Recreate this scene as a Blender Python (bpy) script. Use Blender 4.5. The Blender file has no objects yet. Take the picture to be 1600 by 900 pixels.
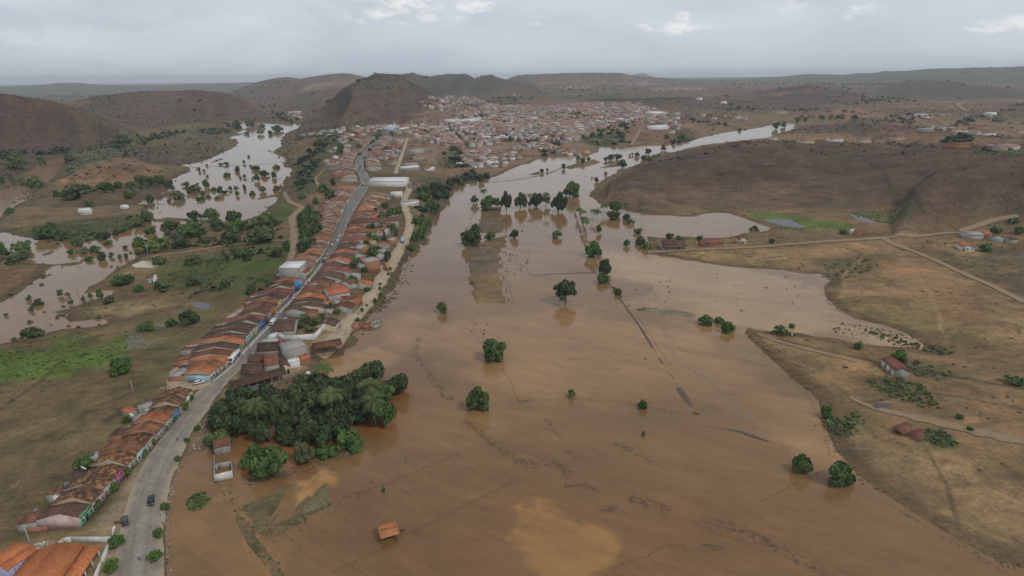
import bpy, bmesh, math, random
import numpy as np
from mathutils import Vector, Matrix
random.seed(7); np.random.seed(7)
R_ = math.radians
SC = bpy.context.scene
COL = SC.collection

# ------------------------------------------------------------------ camera
HAZE_D = 7.0e-5
H = 120.0; FPX = 920.0; PITCH = math.atan(330/920); ROLL = R_(0.42)
Fv = np.array([0, math.cos(PITCH), -math.sin(PITCH)])
R0 = np.array([1.0, 0, 0]); U0 = np.array([0, math.sin(PITCH), math.cos(PITCH)])
Uv = U0*math.cos(ROLL) + R0*math.sin(ROLL)
Rv = R0*math.cos(ROLL) - U0*math.sin(ROLL)
cd = bpy.data.cameras.new('camera'); cam = bpy.data.objects.new('camera', cd); COL.objects.link(cam)
cam.matrix_world = Matrix(((Rv[0], Uv[0], -Fv[0], 0), (Rv[1], Uv[1], -Fv[1], 0), (Rv[2], Uv[2], -Fv[2], H), (0, 0, 0, 1)))
cd.sensor_width = 36; cd.sensor_fit = 'HORIZONTAL'; cd.lens = 36*FPX/1600
cd.clip_start = 1; cd.clip_end = 90000
SC.camera = cam

# ------------------------------------------------------------------ light
SUN_EL, SUN_AZ = R_(50), R_(125)          # behind and above the drone, veiled by cloud
w = bpy.data.worlds.new('World'); SC.world = w; w.use_nodes = True
nt = w.node_tree; nt.nodes.clear()
def N(t, **k):
    n = nt.nodes.new(t)
    for a, b in k.items(): setattr(n, a, b)
    return n
def L(a, b): nt.links.new(a, b)
out = N('ShaderNodeOutputWorld'); bg = N('ShaderNodeBackground'); bg.inputs[1].default_value = 0.1
sky = N('ShaderNodeTexSky', sky_type='NISHITA'); sky.sun_disc = False; sky.sun_elevation = SUN_EL; sky.sun_rotation = SUN_AZ
tc = N('ShaderNodeTexCoord')
def mapping(s, loc=(0,0,0)):
    m = N('ShaderNodeMapping'); m.inputs['Scale'].default_value = s; m.inputs['Location'].default_value = loc
    L(tc.outputs['Generated'], m.inputs[0]); return m
def noise(m, scale, det=5, rough=.55, dist=0.0):
    n = N('ShaderNodeTexNoise'); n.inputs['Scale'].default_value = scale; n.inputs['Detail'].default_value = det
    n.inputs['Roughness'].default_value = rough; n.inputs['Distortion'].default_value = dist
    L(m.outputs[0], n.inputs['Vector']); return n
def ramp(src, pts):
    r = N('ShaderNodeValToRGB'); e = r.color_ramp.elements
    while len(e) > 1: e.remove(e[0])
    e[0].position, e[0].color = pts[0]
    for p, c in pts[1:]:
        x = e.new(p); x.color = c
    L(src, r.inputs[0]); return r
def g3(v): return (v[0], v[1], v[2], 1)
# cloud deck tint by elevation (real overcast is darker and bluer low down)
sep = N('ShaderNodeSeparateXYZ'); L(tc.outputs['Generated'], sep.inputs[0])
deck = ramp(sep.outputs['Z'], [(0.0, g3((5.0, 5.65, 6.3))), (0.045, g3((5.3, 5.95, 6.6))), (0.12, g3((5.95, 6.35, 6.85))), (0.5, g3((5.6, 5.75, 5.9)))])
n1 = noise(mapping((1, 1, 3.2)), 4.5, 6, .55, .6)
soft = ramp(n1.outputs['Fac'], [(0.34, g3((.87, .885, .905))), (0.52, g3((1, 1, 1))), (0.7, g3((1.1, 1.09, 1.08)))])
mul = N('ShaderNodeMix', data_type='RGBA', blend_type='MULTIPLY'); mul.inputs['Factor'].default_value = 1
L(deck.outputs[0], mul.inputs[6]); L(soft.outputs[0], mul.inputs[7])
cover = N('ShaderNodeMix', data_type='RGBA'); cover.inputs['Factor'].default_value = .93
L(sky.outputs[0], cover.inputs[6]); L(mul.outputs[2], cover.inputs[7])
# a few brighter cumulus heads: a soft patch in a fixed direction, broken up by noise
n2 = noise(mapping((1, 1, 2.2)), 26.0, 7, .62, .3)
acc = cover.outputs[2]
def ray_dir(u, v):
    d = Fv + Rv*((u-800)/FPX) + Uv*((450-v)/FPX); return d/np.linalg.norm(d)
for (u, v, ru, rv, amp) in [(622, 8, 83, 29, .9), (585, 28, 48, 13, .6), (665, 24, 37, 13, .7), (748, 12, 56, 17, .9), (716, 26, 29, 9, .6), (1052, 36, 62, 20, .95), (1085, 44, 45, 8, .5),
                            (1338, 20, 54, 14, .8), (1590, 40, 62, 16, .8), (1222, 10, 64, 13, .35), (60, 60, 170, 26, .22), (300, 30, 150, 22, .16), (850, 38, 30, 6, .3)]:
    d0 = ray_dir(u, v); e1 = np.cross(np.array([0, 0, 1.0]), d0); e1 = -e1/np.linalg.norm(e1)*-1; e2 = np.cross(d0, e1)
    s = N('ShaderNodeVectorMath', operation='SUBTRACT'); L(tc.outputs['Generated'], s.inputs[0]); s.inputs[1].default_value = d0
    parts = []
    for e, rr in ((e1, ru/FPX), (e2, rv/FPX)):
        dt = N('ShaderNodeVectorMath', operation='DOT_PRODUCT'); L(s.outputs[0], dt.inputs[0]); dt.inputs[1].default_value = e/rr
        p = N('ShaderNodeMath', operation='POWER'); L(dt.outputs['Value'], p.inputs[0]); p.inputs[1].default_value = 2
        ab = N('ShaderNodeMath', operation='MULTIPLY'); L(dt.outputs['Value'], ab.inputs[0]); L(dt.outputs['Value'], ab.inputs[1]); parts.append(ab)
    ad = N('ShaderNodeMath', operation='ADD'); L(parts[0].outputs[0], ad.inputs[0]); L(parts[1].outputs[0], ad.inputs[1])
    inv = N('ShaderNodeMath', operation='SUBTRACT'); inv.inputs[0].default_value = 0.62; L(ad.outputs[0], inv.inputs[1])
    nm = N('ShaderNodeMath', operation='MULTIPLY_ADD'); L(n2.outputs['Fac'], nm.inputs[0]); nm.inputs[1].default_value = 3.2; nm.inputs[2].default_value = -1.75
    sm = N('ShaderNodeMath', operation='ADD'); L(inv.outputs[0], sm.inputs[0]); L(nm.outputs[0], sm.inputs[1])
    mr = N('ShaderNodeMapRange', interpolation_type='SMOOTHSTEP'); L(sm.outputs[0], mr.inputs[0]); mr.inputs[1].default_value = -.05; mr.inputs[2].default_value = .75
    fa = N('ShaderNodeMath', operation='MULTIPLY'); L(mr.outputs[0], fa.inputs[0]); fa.inputs[1].default_value = amp
    mx = N('ShaderNodeMix', data_type='RGBA'); L(fa.outputs[0], mx.inputs['Factor']); L(acc, mx.inputs[6]); mx.inputs[7].default_value = (8.2, 8.2, 8.1, 1)
    acc = mx.outputs[2]
L(acc, bg.inputs[0]); L(bg.outputs[0], out.inputs[0])
sd_ = bpy.data.lights.new('sun', 'SUN'); sd_.energy = 1.35; sd_.angle = R_(10); sd_.color = (1, .97, .92)
sun = bpy.data.objects.new('sun', sd_); COL.objects.link(sun)
sun.rotation_euler = (math.pi/2 - SUN_EL, 0, math.pi - SUN_AZ)   # matches the sky's sun_rotation
SC.view_settings.view_transform = 'Standard'; SC.view_settings.look = 'None'
SC.view_settings.exposure = 0.1; SC.view_settings.gamma = 1.0
try: SC.view_settings.use_curve_mapping = False
except Exception: pass
SC.cycles.max_bounces = 6; SC.cycles.diffuse_bounces = 2; SC.cycles.glossy_bounces = 2; SC.cycles.volume_bounces = 0
SC.cycles.transparent_max_bounces = 8

# ------------------------------------------------------------------ geometry of the view: pixel of the photograph -> place on the land
def P0(u, v, z=0.0):
    d = Fv + Rv*((u-800)/FPX) + Uv*((450-v)/FPX)
    t = (z-H)/d[2]; return np.array([d[0]*t, d[1]*t])
def poly0(pts, z=0.0): return np.array([P0(u, v, z) for u, v in pts])

def _hash(ix, iy, seed):
    h = (ix.astype(np.int64)*374761393 + iy.astype(np.int64)*668265263 + seed*2147483647) & 0xffffffff
    h = ((h ^ (h >> 13))*1274126177) & 0xffffffff
    return ((h ^ (h >> 16)) & 0xffff)/65535.0
def vnoise(x, y, seed=0):
    x = np.asarray(x, float); y = np.asarray(y, float)
    ix = np.floor(x); iy = np.floor(y); fx = x-ix; fy = y-iy
    fx = fx*fx*(3-2*fx); fy = fy*fy*(3-2*fy)
    a = _hash(ix, iy, seed); b = _hash(ix+1, iy, seed); c = _hash(ix, iy+1, seed); d = _hash(ix+1, iy+1, seed)
    return (a*(1-fx)+b*fx)*(1-fy) + (c*(1-fx)+d*fx)*fy
def fbm(x, y, scale, seed=0, octv=4, gain=.5):
    s = 0; a = 1; t = 0; f = 1/scale
    for o in range(octv):
        s = s + a*vnoise(x*f + 17.3*o, y*f - 9.1*o, seed+o); t += a; a *= gain; f *= 2.03
    return s/t - .5
def sstep(a, b, x):
    t = np.clip((x-a)/(b-a), 0, 1); return t*t*(3-2*t)
def sdist(px, py, poly, reach=250.0):
    """signed distance to a polygon, positive inside; clamped to -reach outside its neighbourhood"""
    res = np.full(px.shape, -reach)
    lo = poly.min(0)-reach; hi = poly.max(0)+reach
    m = (px > lo[0]) & (px < hi[0]) & (py > lo[1]) & (py < hi[1])
    if not m.any(): return res
    x = px[m]; y = py[m]; d2 = np.full(x.shape, 1e18); ins = np.zeros(x.shape, bool)
    n = len(poly)
    for i in range(n):
        x0, y0 = poly[i]; x1, y1 = poly[(i+1) % n]
        ex, ey = x1-x0, y1-y0; L2 = ex*ex+ey*ey+1e-12
        t = np.clip(((x-x0)*ex+(y-y0)*ey)/L2, 0, 1)
        dx = x-x0-t*ex; dy = y-y0-t*ey
        np.minimum(d2, dx*dx+dy*dy, out=d2)
        c = ((y0 > y) != (y1 > y))
        if abs(ey) > 1e-12: ins ^= c & (x < ex*(y-y0)/ey + x0)
    d = np.sqrt(d2); res[m] = np.where(ins, d, -np.minimum(d, reach)); return res
def pdist(px, py, pts):
    """distance to a polyline and the parameter (index) of the nearest point"""
    d2 = np.full(px.shape, 1e18); par = np.zeros(px.shape)
    for i in range(len(pts)-1):
        x0, y0 = pts[i]; x1, y1 = pts[i+1]; ex, ey = x1-x0, y1-y0; L2 = ex*ex+ey*ey+1e-12
        t = np.clip(((px-x0)*ex+(py-y0)*ey)/L2, 0, 1)
        q = (px-x0-t*ex)**2+(py-y0-t*ey)**2
        k = q < d2; d2[k] = q[k]; par[k] = (i+t)[k]
    return np.sqrt(d2), par

# ------------------------------------------------------------------ water outlines (pixels of the photograph, on the flood level z = 0)
RIVER = [(262,900),(258,850),(258,800),(262,765),(270,735),(285,716),(300,708),(333,700),(336,672),(345,655),(420,628),(470,600),(497,582),(500,562),(535,556),(541,545),(553,540),(560,530),(547,525),(553,516),
 (576,503),(591,479),(600,474),(606,460),(618,445),(621,431),(626,415),(639,398),(650,385),(656,377),(668,370),(674,355),(680,343),(690,330),(700,318),(704,300),(718,290),(746,284),(768,278),(784,272),(794,266),(812,258),(828,256),
 (836,250),(860,246),(896,244),(920,242),(936,238),(934,230),(960,230),(984,229),(1004,228),(1028,228),(1048,226),(1064,223),(1080,221),(1092,216),(1116,211),(1132,207),(1160,204),(1190,199),(1206,195),(1220,192),(1240,192),(1247,199),
 (1225,206),(1200,215),(1160,219),(1136,222),(1100,226),(1076,231),(1052,238),(1036,238),(1012,245),(1004,254),(966,268),(946,278),(934,288),(924,300),(922,306),(934,316),(950,322),(980,328),
 (992,331),(1024,335),(1060,338),(1084,338),(1100,334),(1120,332),(1140,334),(1160,341),(1190,350),(1206,356),(1200,360),(1186,363),(1160,365),(1148,369),(1136,371),(1100,372),(1068,370),(1040,372),(1014,370),(1010,382),(1006,391),(1016,397),(1034,400),
 (1050,402),(1068,406),(1112,413),(1156,418),(1220,422),(1256,428),(1280,428),(1298,436),(1288,450),(1292,466),(1312,484),(1340,498),(1384,509),(1410,518),(1448,540),(1440,546),(1420,544),(1390,542),(1350,538),(1310,530),(1280,527),(1250,520),(1206,518),(1180,516),
 (1168,512),(1166,526),(1186,544),(1210,564),(1240,590),(1264,610),(1282,628),(1285,650),(1288,668),(1295,682),(1313,709),(1342,742),(1384,773),(1438,807),(1491,840),(1544,869),(1571,880),(1600,887),(1700,950),(1700,1500),(200,1500)]
LAKE = [(436,306),(426,320),(410,334),(392,340),(380,347),(348,346),(320,346),(308,343),(282,352),(262,346),(254,354),(256,366),(270,376),(256,381),(230,386),(212,396),(218,402),(206,408),(188,418),(168,432),(144,446),(128,456),(118,459),(134,459),(164,454),(192,452),
 (180,460),(166,466),(144,472),(124,478),(112,483),(80,487),(60,490),(84,490),(112,488),(106,496),(108,503),(136,501),(160,501),(166,505),(158,508),(128,511),(96,514),(76,518),(62,524),(40,529),(16,534),(0,538),(-160,565),(-160,500),
 (0,472),(16,466),(40,450),(60,432),(74,418),(78,415),(50,414),(30,412),(25,400),(10,395),(-40,392),(-40,364),(5,364),(40,371),(60,374),(110,377),(132,378),(146,372),(168,368),(180,364),(194,358),(210,354),(228,348),(240,344),(236,336),(231,328),(240,321),(216,319),(226,310),(248,304),
 (256,290),(270,280),(282,274),(294,268),(296,262),(280,258),(312,254),(328,248),(344,240),(360,234),(372,226),(370,218),(348,214),(364,211),(380,203),(376,195),(352,190),(380,188),(400,191),(424,194),(460,193),(470,193),(466,200),(446,208),(438,220),(440,228),(426,238),(440,244),(450,250),(444,260),(458,264),(452,274),(442,288),(440,298)]
BROOK = [(0,294),(12,286),(30,276),(64,256),(84,246),(100,240),(106,240),(96,258),(86,274),(76,282),(50,298),(52,306),(36,316),(26,324),(10,330),(2,340),(-60,372),(-140,380),(-140,300)]
REACH = [(370,180),(400,175.5),(424,175.5),(420,178.5),(390,181)]
WATERS = [poly0(p) for p in (RIVER, LAKE, BROOK, REACH)]
ISLES = [  # (outline, top height) : ground standing out of the flood
 ([(729,387),(781,387),(781,430),(790,474),(742,475),(733,433)], .4), ([(748,347),(787,346),(789,362),(770,366),(742,362)], .3), ([(720,368),(756,380),(792,366),(790,386),(724,386)], .35),
 ([(752,326),(786,322),(780,346),(750,347)], .35),
 ([(376,788),(400,779),(432,766),(460,757),(452,768),(440,792),(420,818),(408,826),(392,824),(390,816),(374,798)], .3), ([(518,749),(516,768),(511,792),(464,809),(467,793),(480,780),(490,766),(504,754)], .3),
 ([(1002,482),(1040,484),(1092,490),(1088,497),(1040,492),(1004,488)], .5),
 ([(884,262),(900,255),(932,250),(940,254),(925,258),(890,265)], .5), ([(938,262),(968,255),(970,259),(945,263)], .6), ([(1005,249),(1030,239),(1044,237),(1030,246),(1012,250)], .6),
 ([(826,272),(842,267),(848,271),(836,274)], .4), ([(882,261),(910,253),(920,251),(930,248),(932,250),(900,259)], .5),
 ([(340,750),(344,750),(372,792),(398,846),(440,898),(432,898),(392,848),(366,794)], .4), ([(410,832),(440,818),(462,812),(462,818),(425,838)], .4),
 ([(380,750),(440,738),(500,720),(560,698),(572,690),(574,694),(545,712),(480,734),(430,748),(384,756)], .6), ([(336,676),(360,668),(420,650),(500,640),(520,655),(470,690),(430,720),(380,728),(366,700)], -.05),
 ([(380,203),(398,194),(412,197),(414,203),(390,204)], .5), ([(356,212),(375,208),(380,210),(360,214)], .4), ([(330,255),(345,246),(350,248)], .3),
 ([(60,398),(80,391),(96,392),(80,398),(66,400)], .3), ([(128,404),(142,400),(146,404),(130,408)], .3), ([(100,412),(126,410),(128,412),(100,416)], .3),
 ([(240,310),(256,303),(262,306),(246,316)], .4), ([(270,314),(286,310),(290,316),(272,320)], .3), ([(400,310),(436,303),(438,306),(402,313)], .5),
 ([(240,346),(262,339),(300,341),(296,345),(262,348)], .25)]
ISLES = [(poly0(p), z) for p, z in ISLES]
PONDS = [  # small ponds on the land: outline, level is taken from the ground
 [(1192,344),(1215,341),(1236,342),(1258,354),(1250,356),(1226,354),(1205,349)], [(1328,335),(1345,338),(1368,348),(1360,350),(1340,344)], [(298,476),(312,472),(328,473),(324,481),(306,482)],
 [(206,415),(222,408),(240,407),(248,413),(240,418),(212,418)], [(244,508),(258,507),(264,510),(250,512)]]

# ------------------------------------------------------------------ the land: heights
NA = 800
az_in = np.linspace(-46.5, 46.5, NA)
az = np.radians(np.concatenate([np.linspace(-80, -46.5, 60)[:-1], az_in, np.linspace(46.5, 80, 60)[1:]]))
rr = [42.0]
while rr[-1] < 2900: rr.append(rr[-1] + min(max(rr[-1]**2/H*0.0014, .35), 12.0))
while rr[-1] < 26000: rr.append(rr[-1]*1.02)
rr = np.array(rr); NR = len(rr); NAz = len(az)
GX = np.sin(az)[:, None]*rr[None, :]; GY = np.cos(az)[:, None]*rr[None, :]
gx = GX.ravel(); gy = GY.ravel(); gr = np.sqrt(gx*gx+gy*gy); gaz = np.arctan2(gx, gy)

sdw = np.full(gx.shape, -250.0)              # >0 in water
for p in WATERS: sdw = np.maximum(sdw, sdist(gx, gy, p))
wob = fbm(gx, gy, 9, 3, 3)*3.2*np.clip(gr/350, .35, 1.6) + fbm(gx, gy, 26, 4, 4)*9*sstep(-.12, -.24, gaz)*sstep(200, 400, gr)
sdl = -sdw + wob                              # >0 on land
isle_h = np.full(gx.shape, -9.0)
for p, z in ISLES:
    s = sdist(gx, gy, p, 40) + wob*.8
    isle_h = np.maximum(isle_h, np.where(s > -4, np.clip(z*np.clip(s/1.2, -6, 1), -1, z), -9))

def crest_layer(pts, wf, wb, az_soft=.03):
    """a ridge through crest points (u, v, distance): world height that puts the crest on the line of sight"""
    A = []; D = []; Z = []
    for u, v, d in pts:
        q = ray_dir(u, v); hz = math.hypot(q[0], q[1]); A.append(math.atan2(q[0], q[1])); D.append(d); Z.append(H + d*q[2]/hz)
    A = np.array(A); o = np.argsort(A); A = A[o]; D = np.array(D)[o]; Z = np.array(Z)[o]
    d = np.interp(gaz, A, D); z = np.interp(gaz, A, Z)
    edge = np.minimum(sstep(A[0]-az_soft, A[0], gaz), 1-sstep(A[-1], A[-1]+az_soft, gaz))
    t = gr-d; k = np.where(t < 0, np.clip(1+t/wf, 0, 1), np.clip(1-t/wb, 0, 1))
    k = k*k*(3-2*k)
    return z*k*edge
base_far = np.interp(gr, [0, 900, 1500, 2500, 5000, 8000, 26000], [0, 0, 6, 20, 52, 74, 92])
left = sstep(R_(-12), R_(-22), gaz)
base_far = base_far*(1-left) + left*np.interp(gr, [0, 2500, 8000, 26000], [0, 3, 4, -18])
base = .22 + 2.4*(1-np.exp(-np.maximum(sdl, 0)/38)) + base_far + fbm(gx, gy, 120, 5)*1.2*sstep(10, 90, sdl)
hill = np.zeros(gx.shape)
LAYERS = [
 ([(962,285,650),(1000,259,740),(1050,236,820),(1100,224,860),(1180,221,880),(1260,220,900),(1340,224,880),(1420,226,870),(1500,230,850),(1600,234,830),(1750,238,820)], 300, 230, .02),
 ([(1395,345,590),(1425,300,630),(1462,268,665),(1520,257,690),(1600,255,700),(1750,258,700)], 150, 160, .07),
 ([(462,206,1400),(480,186,1600),(510,157,1800),(535,136,1900),(560,121,1950),(590,114,2000),(625,118,2040),(650,136,2000),(680,152,1900),(715,168,1800)], 620, 600, .07),
 ([(590,124,3300),(612,118,3400),(640,116,3450),(670,120,3500),(700,115.5,3500),(725,114,3500),(742,122,3600),(765,116,3650),(790,124,3700),(830,132,3700)], 900, 1100, .03),
 ([(780,130,6000),(810,118,6000),(840,116,6000),(880,113,6000),(930,113,6200),(975,116,6300),(1010,120,6400),(1060,124,6500)], 2400, 2000, .04),
 ([(972,121,15000),(990,115,15000),(1005,113,15000),(1024,119.5,15000)], 3000, 3000, .004),
 ([(1180,121,8000),(1230,118,8000),(1270,115.5,7600),(1320,116.5,7400),(1380,112,7000),(1440,109,7000),(1520,107,7000),(1600,106,7000),(1750,104,7000)], 2600, 3000, .05),
 ([(1150,150,2900),(1185,143,3000),(1220,137,3000),(1265,130.5,3000),(1310,137,3000),(1350,147,3000)], 700, 800, .03),
 ([(1350,142,3900),(1390,132,3900),(1425,127,3900),(1460,126,3900),(1520,131,3900),(1600,141,3900)], 1000, 1000, .04),
 ([(690,148,3000),(760,150,2900),(830,152,2700),(890,154,2500),(950,155,2500),(1020,154,2500),(1100,154,2500),(1180,160,2400),(1270,168,2300),(1340,172,2300),(1450,176,2200),(1600,178,2200),(1750,180,2200)], 600, 800, .05),
 ([(960,222,1180),(975,206,1220),(1000,194,1270),(1035,189,1300),(1065,197,1300),(1092,208,1280)], 230, 260, .012),
 ([(1000,185,1700),(1060,178,1750),(1110,180,1750),(1180,190,1700)], 300, 300, .03),
 ([(1215,190,1550),(1300,187,1500),(1370,186,1450),(1440,200,1350),(1520,212,1250),(1600,216,1200)], 250, 300, .03),
 ([(-240,118,1500),(-120,126,1500),(-40,138,1480),(0,147,1450),(40,152,1450),(80,158,1430),(130,173,1380),(175,196,1280),(205,214,1200)], 620, 700, .02),
 ([(100,165,2300),(150,153,2350),(200,147.5,2400),(260,143,2450),(300,141,2500),(345,140,2500),(380,150,2450),(405,166,2350),(425,178,2250)], 800, 700, .02),
 ([(-240,124,9500),(-100,131,9500),(0,135,9500),(60,131.5,9500),(120,128,9500),(160,132,9500),(260,132,9500),(390,128,9500)], 3500, 4000, .03),
 ([(350,148,4800),(372,140,4800),(400,129,4800),(430,121.5,4800),(452,119,4800),(470,122,4800),(492,118,4800),(520,114,4800),(550,117,4800),(590,128,4800)], 1500, 1500, .02),
 ([(415,168,3000),(440,156,3000),(470,146,3000),(500,140,3000),(540,138,3000)], 700, 800, .02),
 ([(190,240,1080),(225,222,1090),(255,215,1090),(295,213,1090),(340,216,1080),(366,224,1060)], 130, 200, .01),
 ([(120,262,820),(148,251,830),(180,247,830),(220,254,810),(245,266,780)], 110, 160, .01),
 ([(470,213,1130),(490,208,1150),(505,207,1150)], 160, 200, .01),
]
for k, (pts, wf, wb, so) in enumerate(LAYERS): hill = np.maximum(hill, crest_layer(pts, wf, wb, so))
gull = fbm(gx, gy, 260, 21, 5, .55)
hill_n = hill*(1 + .55*gull*sstep(5, 40, hill)*sstep(900, 1500, gr)*.6) + fbm(gx, gy, 70, 8, 3)*np.clip(hill, 0, 30)*.12
# the ridge that carries the village street
STREET_Z = [(205,960,2.2),(215,900,2.2),(240,770,2.2),(262,715,2.4),(290,670,2.8),(330,605,3.4),(378,560,4.2),(424,508,5.4),(470,453,6.6),(512,396,8),(545,338,9.5),(570,290,10.5),(560,256,11.5),(577,236,12),(594,220,12.5),(620,205,13)]
ST = np.array([P0(u, v, z) for u, v, z in STREET_Z])
sd_, sp = pdist(gx, gy, ST); sz = np.interp(sp, range(len(STREET_Z)), [s[2] for s in STREET_Z])
halfw = np.interp(sp, range(len(STREET_Z)), [14, 14, 14, 14, 14, 14, 18, 26, 34, 40, 46, 50, 60, 70, 80, 90])
street_side = np.where(sd_ < 1e9, 1, 1)
ridge = sz*(1-sstep(0, 1, (sd_-halfw)/np.maximum(halfw*1.5, 30)))
land = np.maximum(base, ridge)
land = np.maximum(land, hill_n + .22*np.exp(-hill_n))
slope = np.where(gr < 700, .34, np.where(gr < 1000, .22, .10))
land = np.minimum(land, .12 + np.maximum(sdl, 0)*slope + 500*sstep(110, 245, sdl))
land = land - gr**2/1.5e7
hgt = np.where(sdl > 0, land, np.maximum(sdl*.16, -1.6))
hgt = np.maximum(hgt, isle_h)
HG = hgt.reshape(NAz, NR)

def _idx(x, y):
    a = np.arctan2(x, y); r = np.hypot(x, y)
    fa = np.interp(a, az, np.arange(NAz)); fr = np.interp(r, rr, np.arange(NR)); return fa, fr
def hf(x, y):
    fa, fr = _idx(np.atleast_1d(np.asarray(x, float)), np.atleast_1d(np.asarray(y, float)))
    i = np.clip(fa.astype(int), 0, NAz-2); j = np.clip(fr.astype(int), 0, NR-2); s = fa-i; t = fr-j
    return HG[i, j]*(1-s)*(1-t)+HG[i+1, j]*s*(1-t)+HG[i, j+1]*(1-s)*t+HG[i+1, j+1]*s*t
def hz(x, y): return float(hf(x, y)[0])
def G(u, v, floor=-99):
    """first place where the line of sight through photo pixel (u, v) meets the land or the flood"""
    q = ray_dir(u, v); hzn = math.hypot(q[0], q[1]); a = math.atan2(q[0], q[1]); sl = q[2]/hzn
    fa = float(np.interp(a, az, np.arange(NAz))); i = min(int(fa), NAz-2); s = fa-i
    h = np.maximum(HG[i]*(1-s)+HG[i+1]*s, 0); ray = H + rr*sl
    k = np.nonzero(ray <= h)[0]
    if len(k) == 0: r = 9000.0
    else:
        j = k[0]
        if j == 0: r = rr[0]
        else:
            d0 = ray[j-1]-h[j-1]; d1 = ray[j]-h[j]; r = rr[j-1] + (rr[j]-rr[j-1])*d0/(d0-d1)
    return np.array([math.sin(a)*r, math.cos(a)*r])
def G3(u, v):
    x, y = G(u, v); return (float(x), float(y), max(hz(x, y), 0))
def polyG(pts): return np.array([G(u, v) for u, v in pts])
def px2m(x, y, z=0):
    """metres covered by one photo pixel at a place, and the cosine that shortens vertical things there"""
    d = np.array([x, y, z-H]); dep = float(d@Fv); return dep/FPX, math.hypot(x, y)/np.linalg.norm(d)

POND_LEVEL = []
POND_XY = [polyG(p) for p in PONDS]
for pg in POND_XY:
    lv = float(np.percentile(hf(pg[:, 0], pg[:, 1]), 35)); POND_LEVEL.append(lv)
    sp_d = sdist(gx, gy, pg, 40); wgt_ = sstep(-14, 1, sp_d); hgt = hgt*(1-wgt_) + lv*wgt_
HG = hgt.reshape(NAz, NR)

# ------------------------------------------------------------------ land cover (albedo of grass, soil, scrub; no light or shade in it)
def lerp(c, col, wgt): return c*(1-wgt[:, None]) + np.array(col)[None, :]*wgt[:, None]
colr = np.tile(np.array([.14, .106, .06]), (gx.size, 1))
nA = fbm(gx, gy, 60, 31, 4); nB = fbm(gx, gy, 18, 41, 3); nC = fbm(gx, gy, 320, 51, 3); nS = fbm(gx*1.0+gy*.5, gy*2.4-gx*.3, 26, 61, 4)
right = sstep(-60, 60, gx-120)
colr = lerp(colr, (.2, .132, .076), right*.85)
hmask = sstep(4, 16, hill)
hc = np.tile(np.array([.098, .07, .054]), (gx.size, 1))
hc = lerp(hc, (.122, .076, .057), sstep(-.1, .2, nC)); hc = lerp(hc, (.075, .07, .05), sstep(.0, .22, nA)*.7); hc = lerp(hc, (.105, .098, .06), sstep(.02, .2, fbm(gx, gy, 180, 71, 3))*.6)
colr = colr*(1-hmask[:, None]) + hc*hmask[:, None]
far = sstep(1500, 2600, gr)
fc = np.tile(np.array([.118, .083, .062]), (gx.size, 1))
fc = lerp(fc, (.07, .075, .045), sstep(0.0, .18, fbm(gx, gy, 420, 81, 4))*.75); fc = lerp(fc, (.2, .125, .08), sstep(.1, .25, fbm(gx, gy, 500, 91, 4))*.8); fc = lerp(fc, (.24, .19, .11), sstep(.2, .3, fbm(gx, gy, 300, 95, 4))*.7)
colr = colr*(1-far[:, None]) + fc*far[:, None]
colr = lerp(colr, (.082, .092, .055), sstep(5000, 6500, gr)*.6)
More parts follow.
